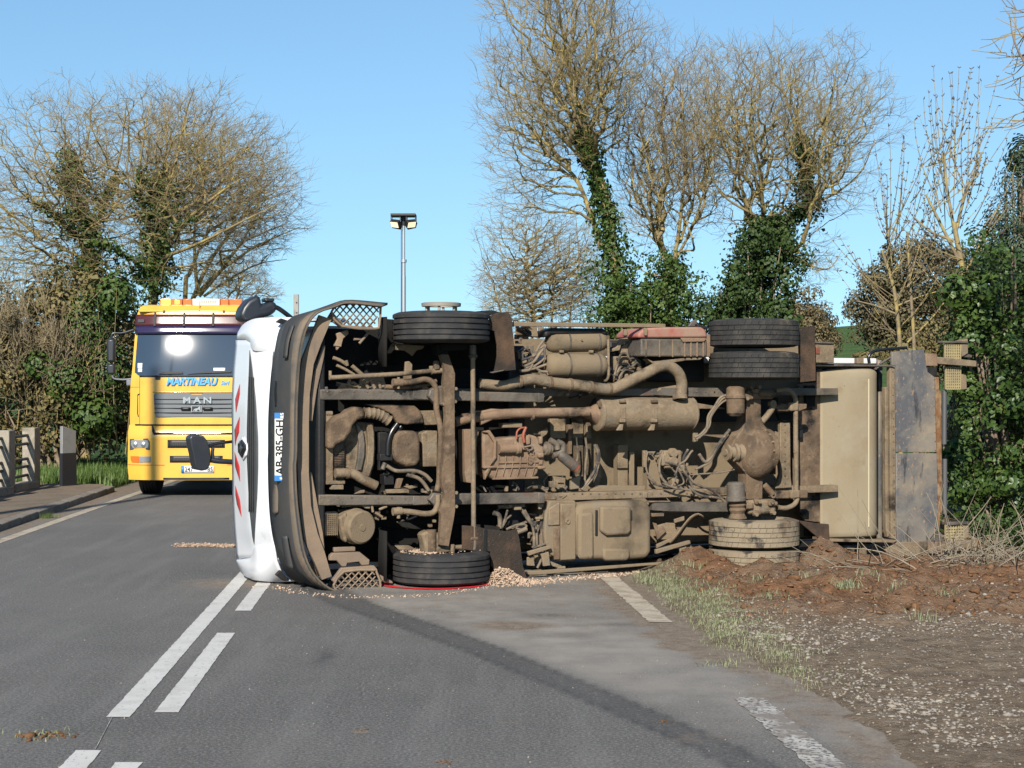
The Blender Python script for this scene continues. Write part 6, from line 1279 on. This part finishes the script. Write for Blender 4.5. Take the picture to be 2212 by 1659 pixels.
tree('upright_tree', 'slender leafless tree rising from a rounded ivy clump', 'tree', 41, 1450, 22, [(1450, 290, 120, 235, 3, 0), (1400, 350, 100, 180, 2.6, 0), (1510, 330, 90, 200, 2.6, 0)],
     [('1450,690 1450,620 1448,560', .22, .14, RT), ('1440,580 1425,480 1440,380 1430,250 1440,140', .09, .025, {'n': 11, 'tmin': .15}), ('1455,570 1470,470 1480,350 1475,220 1480,120', .09, .025, {'n': 11, 'tmin': .15}), ('1460,560 1500,480 1530,370 1540,250', .07, .02, {'n': 9}), ('1435,560 1400,470 1370,400,-.8 1350,330', .07, .02, {'n': 9}), ('1470,520 1500,420,.8 1495,320,1 1510,200,1', .06, .02, {'n': 8}), ('1440,600 1400,590 1360,570', .05, .02, {'n': 5})],
     [(0, 3400, .5, .46, 0, 1.0)], N=1200, kmin=3.6, twigm='twig_grey', group=GR)
tree('ivy_tree', 'broad leafless tree with heavy dark ivy on its leaning trunk', 'tree', 40, 1620, 23, [(1700, 260, 190, 190, 3.6, 0), (1600, 280, 130, 200, 3, 0), (1800, 260, 130, 130, 2.8, 0), (1760, 400, 130, 90, 2.5, 0), (1760, 560, 60, 60, 2, 0)],
     [('1610,690 1625,600 1640,530 1670,470', .30, .2, RT), ('1640,540 1700,480 1745,440 1740,370 1730,300', .16, .06, {'n': 7}), ('1740,390 1720,280 1690,190 1680,110', .08, .025, {'n': 10}), ('1745,380 1780,280 1800,200 1810,120', .08, .025, {'n': 10}), ('1740,440 1800,420 1860,370 1890,300', .07, .02, {'n': 9}), ('1800,420 1790,320,.6 1830,240,.8', .06, .02, {'n': 8}), ('1640,500 1600,400 1590,280 1600,160', .09, .025, {'n': 10}), ('1650,480 1640,360,-.8 1620,250,-1 1650,130', .08, .025, {'n': 10}), ('1660,480 1560,420,-.5 1520,330,-.8', .06, .02, {'n': 8}), ('1680,545 1740,570 1790,580 1820,540', .06, .015, {'n': 6})],
     [(0, 6000, .62, .55, .0, 1.0), (1, 3400, .40, .24, 0, 1), (9, 200, .2, .1, 0, .4)], N=1500, kmin=3.4, ivym='ivy_dark', group=GR)
tree('distant_thicket', 'pale leafless thicket tree far behind the leaning tree', 'tree', 60, 1170, 24, [(1170, 580, 140, 140, 3.5, 0), (1110, 640, 100, 90, 3, 0), (1250, 620, 70, 110, 3, 0)],
     [('1150,740 1150,650 1140,560 1130,490', .10, .03, {'root': True, 'n': 10}), ('1190,740 1195,650 1200,560 1190,460', .10, .03, {'root': True, 'n': 10}), ('1230,740 1235,650 1250,570 1245,480', .09, .03, {'root': True, 'n': 10}), ('1100,740 1080,670 1060,600 1040,560', .08, .03, {'root': True, 'n': 9}), ('1270,740 1275,680 1290,600', .08, .03, {'root': True, 'n': 8})], (), twigm='twig_grey', N=1300, tw=.0034)
def bush(name, label, cat, seed, lst, n, m, size, base, stems=True, sh=.45, barkm='bark', cl=None, **kw):
    big = lst
    if cl: lst = clumps(seed, lst, *cl)
    root = thing(name, label, cat, base); off = np.array(base); p, d = blob(seed, n, lst, sh); leaves('foliage', m, root, p-off, size, seed, d, **kw)
    if stems:
        B = Br(); r = random.Random(seed)
        for (c, e) in big:
            for k in range(3):
                a = (base[0]+r.uniform(-.3, .3)*e[0], base[1]+r.uniform(-.3, .3)*e[1], base[2]); b = (c[0]+r.uniform(-.5, .5)*e[0], c[1]+r.uniform(-.5, .5)*e[1], c[2]+r.uniform(-.2, .7)*e[2])
                P = resample([a, ((a[0]*.4+b[0]*.6), (a[1]*.4+b[1]*.6), (a[2]+b[2])/2), b], 6)-off; B.add([tuple(q) for q in P], list(np.linspace(.05, .012, 6)))
        B.build('stem', barkm, root, 5)
    return root
def bl(D, lst): return [(at(x, y, D+dd), (rx*D/FPX, ry_, rz*D/FPX)) for x, y, rx, rz, ry_, dd in lst]
def gz(x, D): X = (x-CX)/FPX*D; return (X, D, float(ground_h(np.array([X]), np.array([float(D)]))[0]))
bush('ivy_thicket', 'dark glossy ivy thicket at the foot of the leaning tree', 'bush', 31, bl(39, [(1345, 650, 60, 80, .8, 0), (1440, 640, 60, 90, .9, .2), (1390, 690, 90, 60, 1, -.3), (1330, 720, 80, 60, 1, 0)]), 7000, 'ivy', .085, gz(1390, 39), cl=(70, .34))
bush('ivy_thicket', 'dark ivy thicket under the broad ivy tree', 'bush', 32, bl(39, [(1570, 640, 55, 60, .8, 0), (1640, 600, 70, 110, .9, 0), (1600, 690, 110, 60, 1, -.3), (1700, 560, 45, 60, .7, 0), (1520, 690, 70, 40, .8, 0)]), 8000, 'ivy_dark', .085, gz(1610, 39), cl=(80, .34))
bush('holm_oak', 'small round olive brown oak beyond the rear wheels', 'tree', 33, bl(85, [(1745, 690, 48, 52, 2, 0), (1770, 720, 36, 38, 1.6, 0), (1715, 720, 50, 45, 1.6, 0), (1745, 745, 60, 30, 2, 0)]), 10000, 'holm_leaf', .14, gz(1755, 85), barkm='bark', cl=(90, .55))
bush('holm_oak', 'large rounded purple brown oak behind the pruned saplings', 'tree', 34, bl(70, [(2000, 600, 110, 90, 2.4, 0), (1915, 655, 82, 85, 2, 0), (2080, 640, 90, 100, 2, 0), (1985, 700, 100, 65, 2.2, 0)]), 26000, 'holm_purple', .125, gz(1990, 70), sh=.3, cl=(210, .6))
# hedge line far away, seen over the truck
bush('field_hedge', 'low green field hedge in the gap between the oaks', 'hedge', 35, bl(60, [(x, 768+4*math.sin(x), 40, 13, 1, 0) for x in range(1880, 2060, 40)]), 3600, 'scrub', .16, gz(1860, 60), False)
# ---- pruned saplings with long upright shoots (right)
def shoots(T, P0, dirs, r, seed, budp):
    R_ = random.Random(seed)
    for (p, d, L, rad) in dirs:
        n = 9; P = [p]; dd = Vector(d).normalized()
        for i in range(n):
            dd = (dd+Vector((R_.uniform(-.07, .07), R_.uniform(-.07, .07), .10))).normalized(); q = P[-1]; P.append((q[0]+dd.x*L/n, q[1]+dd.y*L/n, q[2]+dd.z*L/n))
        T.big.add(P, [.62*rad*(1-.62*i/n) for i in range(n+1)])
        for i in range(3, n+1):
            for j in range(2):
                a = P[i]; v = vrot(tuple(dd), R_.uniform(.5, 1.1), R_.uniform(0, 6.28)); l = R_.uniform(.02, .05); T.fine.add([a, (a[0]+v[0]*l*.5, a[1]+v[1]*l*.5, a[2]+v[2]*l*.5), (a[0]+v[0]*l, a[1]+v[1]*l, a[2]+v[2]*l)], [.004, .0065, .003])
def pollard(name, label, D, base, limbs, shl, seed):
    bp = gz(base, D); root = thing(name, label, 'tree', bp); off = np.array(bp); T = Tree(seed, [((0, 0, 0), (1, 1, 1))], thin=False); R_ = random.Random(seed)
    for s, r0, r1, rt in limbs:
        P = lim(D, s)
        if rt: P = [(P[0][0], P[0][1], bp[2]-.1)]+P
        T.limb(P, r0*.7, r1*.65, kids=False)
    D_ = []
    for x, y, tx, ty, rad in shl:
        a = at(x, y, D+R_.uniform(-.3, .3)); b = at(tx, ty, D+R_.uniform(-.5, .5)); v = (b[0]-a[0], b[1]-a[1], b[2]-a[2]); L = math.sqrt(sum(c*c for c in v)); D_.append((a, (v[0], v[1], v[2]-.55*L), L*1.05, rad))
    shoots(T, None, D_, None, seed, None)
    for br in (T.big, T.fine): br.L = [([tuple(np.array(p)-off) for p in P], R) for P, R in br.L]
    T.big.build('trunk', 'bark_mix', root, 6); T.fine.build('buds', 'bud', root, 4)['kind'] = 'stuff'; return root
r_ = random.Random(5)
def more(l, n): return l+[(x+r_.uniform(-22, 22), y+r_.uniform(-60, 90), tx+r_.uniform(-35, 35), ty+r_.uniform(-30, 160), rad*.8) for x, y, tx, ty, rad in (r_.choice(l) for _ in range(n))]
sh1 = [(2010+r_.uniform(-25, 40), r_.uniform(330, 470), 1985+18*k+r_.uniform(-8, 8), 175+r_.uniform(-35, 90), .013) for k in range(10)]+[(2060+r_.uniform(-20, 40), r_.uniform(380, 520), 2040+12*k, 200+r_.uniform(-40, 120), .012) for k in range(9)]+[(2100, 480+20*k, 2150+10*k, 300+25*k, .011) for k in range(4)]+[(2080, 560, 1990-12*k, 420+15*k, .011) for k in range(5)]
pollard('pruned_sapling', 'pruned ash sapling with long budded upright shoots beside the ivy hedge', 21.3, 2095, [('2100,760 2090,640 2075,560 2060,480', .07, .045, True), ('2075,570 2030,480 2000,420', .035, .02, False), ('2065,500 2085,420 2110,370 2120,330', .032, .018, False), ('2060,490 2045,400 2040,330', .03, .016, False), ('2060,520 2010,500 1975,470', .026, .015, False), ('2080,600 2130,500 2160,440', .026, .014, False)], more(sh1, 34), 51)
sh2 = [(1925+r_.uniform(-15, 15), 560+r_.uniform(-50, 50), 1880+17*k, 255+r_.uniform(0, 110), .012) for k in range(9)]+[(1930, 640+10*k, 1830+10*k, 480+20*k, .011) for k in range(5)]+[(1960, 620, 1985+12*k, 380+30*k, .011) for k in range(5)]
pollard('pruned_sapling', 'lichen covered pruned ash sapling above the hopper', 22, 1940, [('1945,800 1940,700 1930,620 1905,540', .05, .03, True), ('1975,800 1972,700 1965,600 1960,500', .04, .025, True), ('1940,680 1890,660 1850,650', .022, .012, False), ('1940,660 1990,640 2060,620', .02, .012, False), ('1960,740 2010,690 2050,640', .02, .012, False)], more(sh2, 26), 52)
tree('overhanging_branch_tree', 'dark budded twigs of a tree reaching in beside the conifer', 'tree', 16, 2330, 53, [(2235, 100, 70, 190, 1.2, 0), (2300, 100, 110, 300, 1.6, 0)], [('2330,700 2320,400 2290,150 2270,-40', .07, .03, {'root': True, 'n': 7}), ('2310,330 2250,200 2195,100 2180,30', .03, .012, {'n': 7}), ('2310,330 2250,260 2200,220', .025, .01, {'n': 6})], (), twigm='twig', barkm='bark', N=38, tw=.004, kmin=3.0)
# ---- right hedge: big leaved ivy, conifer, dead brush
bush('ivy_hedge', 'tall glossy ivy hedge towering behind the fallen truck body', 'hedge', 61, bl(20.2, [(2165, 560, 70, 80, .6, 0), (2115, 650, 50, 60, .5, 0), (2175, 640, 95, 130, .7, 0), (2135, 790, 95, 130, .7, 0), (2170, 930, 140, 170, .8, 0), (2090, 960, 65, 150, .6, .2), (2130, 1070, 100, 90, .7, 0), (2260, 800, 140, 260, 1, .2), (2340, 960, 170, 300, 1, .2), (2230, 1090, 160, 110, .8, -.2), (2100, 710, 50, 60, .5, .2), (2440, 900, 170, 300, 1, .4)]), 25000, 'ivy_big', .065, gz(2200, 20.2), True, .55, fold=.18, cl=(230, .24))
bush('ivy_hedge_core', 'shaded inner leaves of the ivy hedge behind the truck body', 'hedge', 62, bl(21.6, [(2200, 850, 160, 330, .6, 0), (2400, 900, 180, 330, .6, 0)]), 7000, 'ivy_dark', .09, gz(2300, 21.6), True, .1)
bush('conifer', 'dark green conifer top rising over the ivy hedge', 'tree', 63, bl(24, [(2190, 400, 40, 60, .5, 0), (2175, 480, 55, 60, .6, 0), (2200, 560, 80, 90, .7, 0), (2205, 340, 28, 50, .4, 0), (2150, 560, 45, 45, .5, 0)]), 5000, 'conifer', .075, gz(2200, 24), True, .1, aspect=.3)
bush('scrub_bush', 'tangled scrub with yellowish twigs between saplings and hedge', 'bush', 64, bl(22.5, [(2010, 720, 80, 60, .7, 0), (2080, 690, 70, 70, .7, 0), (1950, 760, 70, 40, .7, 0), (2060, 780, 80, 50, .7, 0)]), 3600, 'scrub', .05, gz(2010, 22.5), True, .1)
def brush(name, label, seed, n, cen, spread, L, m, r=(.004, .010), up=.35):
    R_ = random.Random(seed); B = Br(); root = thing(name, label, 'brushwood', cen)
    for k in range(n):
        p = (R_.gauss(0, spread[0]), R_.gauss(0, spread[1]), R_.uniform(-.02, .05)); d = Vector((R_.gauss(0, 1), R_.gauss(0, .6), abs(R_.gauss(up, .4)))).normalized(); l = L*R_.uniform(.4, 1.2); P = [p]
        for i in range(5):
            d = (d+Vector((R_.uniform(-.16, .16), R_.uniform(-.16, .16), R_.uniform(-.2, .1)))).normalized(); q = P[-1]; P.append((q[0]+d.x*l/5, q[1]+d.y*l/5, max(-.03, q[2]+d.z*l/5)))
        rr = R_.uniform(*r); B.add(P, [rr*(1-.12*i) for i in range(6)])
    o = B.build('dead_stems', m, root, 4); o['kind'] = 'stuff'; return root
b0 = gnd(2040, 1240, .06); brush('dead_brush', 'bleached dead twigs heaped under the truck tail', 71, 110, (b0[0], b0[1]+.2, .03), (.45, .2), .75, 'twig_dry', (.004, .009), .6)
b0 = gnd(2170, 1230, .05); brush('dead_brush', 'tangle of dead brambles at the foot of the ivy hedge', 72, 140, (b0[0]+.25, b0[1]+.5, .05), (.5, .3), .7, 'twig_dry', (.003, .008), .5)
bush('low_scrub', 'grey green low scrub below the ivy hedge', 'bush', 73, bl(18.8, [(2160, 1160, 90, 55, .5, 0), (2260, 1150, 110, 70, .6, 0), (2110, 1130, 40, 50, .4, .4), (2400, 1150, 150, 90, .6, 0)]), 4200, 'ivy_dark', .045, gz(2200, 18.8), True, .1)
# ---- left hedge behind pavement and railing
HL = [(x, y, rx, rz, .9, dd) for x, y, rx, rz, dd in [(40, 860, 90, 150, 0), (130, 840, 80, 150, .3), (220, 850, 75, 150, .6), (60, 700, 80, 110, .3), (160, 690, 80, 110, .5), (240, 700, 60, 120, .8), (-60, 820, 110, 220, 0), (285, 820, 50, 130, 1.2)]]
bush('overgrown_hedge', 'tall overgrown hedge of scrub and ivy behind the railing', 'hedge', 81, bl(33, HL), 24000, 'scrub', .085, gz(120, 33), True, .3, cl=(220, .42))
bush('hedge_ivy', 'green ivy patches climbing the overgrown hedge', 'ivy', 82, bl(32.6, [(190, 700, 60, 90, .6, 0), (230, 800, 60, 80, .6, .3), (150, 820, 60, 70, .6, 0), (90, 790, 50, 40, .6, 0), (250, 640, 45, 60, .6, .5), (200, 900, 60, 50, .6, 0)]), 4200, 'ivy', .085, gz(190, 32.6), False, .3)
HT = thing('hedge_twigs', 'bare lichen yellow twigs sticking out of the overgrown hedge', 'bush', gz(100, 33)); T = Tree(83, envp(33, [(40, 700, 110, 200, 1.5, 0), (160, 780, 130, 190, 1.5, .3), (-60, 700, 120, 200, 1.5, 0), (250, 780, 60, 170, 1.2, .6)]), nch=(9, 7, 5), maxl=3, up=.10, mins=.18, twig=.006)
for k in range(24):
    x = -120+17*k; T.limb(lim(33, f'{x},980 {x+r_.uniform(-20, 20):.0f},{850+r_.uniform(-40, 40):.0f},-.5 {x+r_.uniform(-60, 60):.0f},{690+r_.uniform(-70, 70):.0f},-.8'), .03, .01, n=6)
off = np.array(HT.location)
for br in (T.big, T.fine): br.L = [((np.array(P)-off).tolist(), R) for P, R in br.L]
T.big.build('stems', 'bark_lichen', HT, 5); T.fine.build('twigs', 'twig_tan', HT, 3)
# ---- grass
def grass(name, pts_, h, m, seed, wdt=.006, lean=.5, kind='stuff', par=None):
    R = np.random.RandomState(seed); P = np.asarray(pts_, float); n = len(P); a = R.rand(n)*6.283; hh = h*R.uniform(.4, 1.3, n); ln = hh*lean*R.rand(n)
    d = np.stack([np.cos(a), np.sin(a), 0*a], 1); s = np.stack([-np.sin(a), np.cos(a), 0*a], 1)*wdt*R.uniform(.6, 1.4, (n, 1)); up = np.array([0, 0, 1.0])
    m1 = P+d*(ln*.35)[:, None]+up*(hh*.6)[:, None]; t = P+d*ln[:, None]+up*hh[:, None]; V = np.stack([P-s, P+s, m1+s*.7, m1-s*.7, t], 1).reshape(-1, 3); b = np.arange(n)[:, None]*5
    F = np.concatenate([b+np.array([[0, 1, 2]]), b+np.array([[0, 2, 3]]), b+np.array([[3, 2, 4]])]); return npmesh(name, V, F, m, par, kind=kind)
Rg = np.random.RandomState(3)
def scatter(n, f):
    out = []
    while len(out) < n:
        p = f()
        if p is not None: out.append(p)
    A = np.array(out); return np.column_stack([A, ground_h(A[:, 0], A[:, 1])])
cl = np.array([gnd(x, y)[:2] for x, y in [(1395, 1238), (1450, 1275), (1510, 1300), (1560, 1340), (1600, 1385), (1640, 1415), (1690, 1450), (1740, 1480)]])
def strip():
    y = Rg.uniform(10.0, 16.2); x = np.interp(y, cl[::-1, 1], cl[::-1, 0]); d = np.interp(y, [10, 11, 12, 13, 14.5, 16.2], [.25, .45, .7, 1, 1, .6])
    xx = x+Rg.normal()*.17; 
    if Rg.rand() > d*(.45+.55*math.sin(xx*9+y*5)*math.sin(y*7-xx*4)+.35): return None
    return (xx, y)
o = grass('verge_grass', scatter(7000, strip), .028, 'grass_dusty', 5, .0020, 1.2)
o['label'] = 'dusty grass strip along the torn road edge'; o['category'] = 'grass'
def lb():
    y = Rg.uniform(27.5, 36); x = Rg.uniform(-11, -6.5-(y-28)*.02)
    if y < 29.4 and x > -9.0: return None
    if x > edge_l(y)-.55: return None
    return (x, y)
o = grass('bank_grass', scatter(22000, lb), .26, 'grass_blade', 6, .012, .6); o['label'] = 'green grass bank beside the recovery truck'; o['category'] = 'grass'
def rb():
    y = Rg.uniform(11, 24); x = Rg.uniform(3.3, 7)
    if y < 17.5: return None
    return (x, y)
tf = [gnd(x, y, .08)[:2] for x, y in [(1825, 1278), (1668, 1300), (1880, 1268), (1930, 1300), (1640, 1262), (1745, 1262), (1560, 1410), (1990, 1330), (2050, 1300), (1400, 1240), (1500, 1230), (104, 1106)]]; nn = [170, 50, 30, 30, 30, 26, 60, 26, 24, 90, 30, 120]
for k, ((x, y), n) in enumerate(zip(tf, nn)):
    A = np.column_stack([x+Rg.normal(size=n)*.06, y+Rg.normal(size=n)*.05]); A = np.column_stack([A, ground_h(A[:, 0], A[:, 1]) if k < 11 else A[:, 0]*0]); o = grass('grass_tuft', A, .07, 'grass_dusty' if k < 11 else 'grass_blade', 90+k, .003, 1.5)
    o['label'] = 'small grass tuft poking out of the churned roadside soil' if k < 11 else 'weed tuft growing against the kerb'; o['category'] = 'grass'; o['group'] = 'grass tufts in the soil' if k < 11 else 'kerb weeds'
# ================================================================ GRAVEL, SPILLED GRIT, DEBRIS
mat('stone_light', (.31, .27, .22), .85, 0, [((.40, .36, .30), 9, .45, .6), ((.28, .25, .22), 7, .55, .68)], .3, 60, .2)
mat('stone_grey', (.25, .22, .19), .85, 0, [((.33, .30, .265), 9, .45, .6), ((.22, .20, .18), 7, .55, .68)], .3, 60, .2)
mat('stone_mix', (.24, .195, .145), .9, 0, [((.36, .31, .25), 3, .5, .6), ((.13, .10, .075), 5, .5, .65)], .3, 60, .15)
mat('clod', (.16, .085, .045), .95, 0, [((.23, .13, .07), 6, .45, .65), ((.10, .055, .03), 9, .55, .7)], .8, 40, .1)
Rs = np.random.RandomState(17)
def stones(name, P, size, m, label, flat=.55, seed=1, cat='gravel', rough=.13, low=False):
    R = np.random.RandomState(seed); P = np.asarray(P, float); n = len(P); base = np.array([(1, 0, 0), (-1, 0, 0), (0, 1, 0), (0, -1, 0), (0, 0, 1), (0, 0, -1)], float)
    F0 = np.array([(0, 2, 4), (2, 1, 4), (1, 3, 4), (3, 0, 4), (2, 0, 5), (1, 2, 5), (3, 1, 5), (0, 3, 5)])
    # one subdivision gives a rounded pebble
    E = {}; V = list(base); F = []
    def mid_(a, b):
        k = (min(a, b), max(a, b))
        if k not in E: q = V[a]+V[b]; V.append(q/np.linalg.norm(q)*.93); E[k] = len(V)-1
        return E[k]
    for a, b, c in F0: x, y, z = mid_(a, b), mid_(b, c), mid_(c, a); F += [(a, x, z), (x, b, y), (z, y, c), (x, y, z)]
    if low: V, F = base, F0
    V = np.array(V); F = np.array(F); k = len(V); S_ = np.asarray(size)*np.exp(R.normal(size=n)*.38); sc = S_[:, None]*np.stack([R.uniform(.7, 1.3, n), R.uniform(.6, 1.1, n), R.uniform(flat*.7, flat*1.2, n)], 1); a = R.rand(n)*6.283
    W = V[None]*(1+R.normal(size=(n, k, 1))*rough)*sc[:, None, :]; c, s = np.cos(a)[:, None], np.sin(a)[:, None]; X = W[..., 0]*c-W[..., 1]*s; Y = W[..., 0]*s+W[..., 1]*c
    W = np.stack([X, Y, W[..., 2]], -1)+P[:, None, :]+np.array([0, 0, 1])*sc[:, None, 2:3]*.1
    o = npmesh(name, W.reshape(-1, 3), (F[None]+np.arange(n)[:, None, None]*k).reshape(-1, 3), m, None, kind='stuff'); o['label'] = label; o['category'] = cat; return o
def vscat(n, cond, x0, x1, y0, y1, seed):
    R = np.random.RandomState(seed); X = R.uniform(x0, x1, n*8); Y = R.uniform(y0, y1, n*8); k = cond(X, Y, R.rand(n*8)); X, Y = X[k][:n], Y[k][:n]; return np.column_stack([X, Y, ground_h(X, Y)])
def dens(X, Y, r):
    d = X-asph_r(Y); f = sst(d, .12, .4)*(.04+.9*np.clip(fbm(X, Y, 1.7, 3, 91)+.30-.42*sst(d, .9, 1.6), 0, 1)); f *= 1-.8*sst(Y, 12.2, 13.4); return r < f
P = vscat(5200, dens, 1.0, 4.6, 7.4, 14.5, 3); k = Rs.rand(len(P)) < .5
stones('verge_gravel', P[k], .0085, 'stone_light', 'pale gravel pressed into the roadside verge', .5, 2, 'gravel', .22); stones('verge_gravel', P[~k], .0085, 'stone_grey', 'grey gravel pressed into the roadside verge', .5, 3)
P = vscat(9000, lambda X, Y, r: (r < .5*sst(X-asph_r(Y), -.05, .3)*(1-.6*sst(Y, 12.5, 14))), 1.0, 4.6, 7.4, 15, 33); stones('fine_gravel', P, .0042, 'stone_mix', 'fine brownish chippings spread over the verge', .6, 34, 'gravel', .2, True)
def dens2(X, Y, r): d = X-asph_r(Y); return (r < .35*sst(d, .3, .9))&(Y > 12.5)
P = vscat(1200, dens2, 1.2, 5.2, 12.5, 17, 4); stones('soil_stones', P, .007, 'stone_light', 'pale stones mixed into the churned red soil', .6, 5, 'stones')
P = vscat(1800, dens2, 1.2, 5.2, 12.8, 17, 5); stones('soil_clods', P, .019, 'clod', 'crumbled red clods of soil ploughed up by the wheels', .6, 6, 'soil', .34)
# loose grit on the road
def road_pts(n, seed, f, x0, x1, y0, y1):
    R = np.random.RandomState(seed); X = R.uniform(x0, x1, n*10); Y = R.uniform(y0, y1, n*10); k = (R.rand(n*10) < f(X, Y))&(X < asph_r(Y))&(X > edge_l(Y)); X, Y = X[k][:n], Y[k][:n]; return np.column_stack([X, Y, X*0+.002])
mxf = lambda Y: np.interp(Y, mk_pts[::-1, 1], mk_pts[::-1, 0])
P = road_pts(1300, 6, lambda X, Y: .12+.8*np.clip(fbm(X, Y, 1.6, 3, 95)-.05, 0, 1)+.25*sst(X-mxf(Y), -.4, .6), -5, 2, 7.5, 17); stones('road_grit', P, .0034, 'stone_light', 'loose pale grit scattered over the asphalt', .7, 7, 'grit', .13, True)
def along(pp, n, sd, seed, z=.004):
    R = np.random.RandomState(seed); Q = resample([gnd(x, y)[:2] for x, y in pp], 60); i = R.randint(0, 59, n); f = R.rand(n, 1); X = Q[i]*(1-f)+Q[i+1]*f+R.normal(size=(n, 2))*sd; return np.column_stack([X, np.full(n, z)])
P = along([(560, 1262), (660, 1283), (760, 1292), (860, 1290), (960, 1284), (1060, 1268)], 260, (.05, .06), 8); stones('spilled_grit', P, .006, 'grain', 'pinkish road salt grit spilled along the fallen cab', .7, 8, 'grit')
P = along([(1060, 1262), (1150, 1258), (1280, 1246), (1400, 1236)], 600, (.05, .10), 9); stones('spilled_grit', P, .0065, 'grain', 'pale grit spilled below the fuel tank', .7, 9, 'grit')
P = along([(390, 1181), (440, 1180), (505, 1182)], 1300, (.05, .05), 10); P[:, 2] += np.abs(np.random.RandomState(1).normal(size=len(P)))*.012; stones('spilled_grit', P, .006, 'grain', 'thin line of pinkish salt grit beyond the cab corner', .7, 10, 'grit')
# heap between front wheel and lower mudflap, and on top of the lower wheel
c = np.array(gnd(1085, 1262)); R = np.random.RandomState(12); n = 2200; q = R.normal(size=(n, 2))*np.array([.15, .12]); hgt = .13*np.exp(-(q[:, 0]/.17)**2-(q[:, 1]/.14)**2)
stones('grit_heap', np.column_stack([c[0]+q[:, 0], c[1]+.14+q[:, 1], hgt*R.rand(n)**.3]), .006, 'grain', 'small heap of pinkish salt grit beside the lower mudflap', .8, 12, 'grit')
wc = TO+.427*EW; a = math.pi+R.normal(size=900)*.9; rr = .36*np.sqrt(R.rand(900)); stones('grit_on_wheel', np.column_stack([wc[0]+rr*np.cos(a), wc[1]+rr*np.sin(a), .275+.008*R.rand(900)]), .0055, 'grain', 'pinkish salt grit lying on the lower front wheel', .7, 13, 'grit')
# turf clods on the road
mat('dry_grass', (.22, .17, .08), .9, 0, [((.14, .10, .05), 8, .45, .7)])
for k, (x, y, s, lb_) in enumerate([(95, 1590, .07, 'clump of torn turf lying on the left lane'), (778, 1578, .022, 'small flake of dried mud beside the chalk line'), (968, 1646, .03, 'flat flake of brown mud low on the right lane'), (1435, 1560, .03, 'dry brown leaf near the edge line')]):
    p = gnd(x, y); n = 40 if k == 0 else 16; R = np.random.RandomState(40+k); q = R.normal(size=(n, 2))*s*np.array([1, .9]); rt = thing('turf_clump' if k == 0 else 'mud_flake', lb_, 'debris', p)
    o = stones('crumbs', np.column_stack([q, np.full(n, .003)]), s*.16, 'clod', '', .5, 50+k); o.parent = rt; del o['label']; del o['category']
    if k == 0: g_ = grass('blades', np.column_stack([R.normal(size=(90, 2))*s*1.1, np.zeros(90)]), .025, 'grass_dusty', 60, .003, 2.6, par=rt)
# fallen branch and twigs on the verge
b0 = gnd(2105, 1285, .1); rt = thing('fallen_branch', 'short broken branch lying on the soil near the dead brush', 'branch', (b0[0], b0[1], .05)); G().tube(smooth_path([(-.35, -.02, .02), (-.1, .02, .05), (.15, 0, .04), (.5, .05, .07)]), .017, 8).make('branch_wood', 'bark', rt)
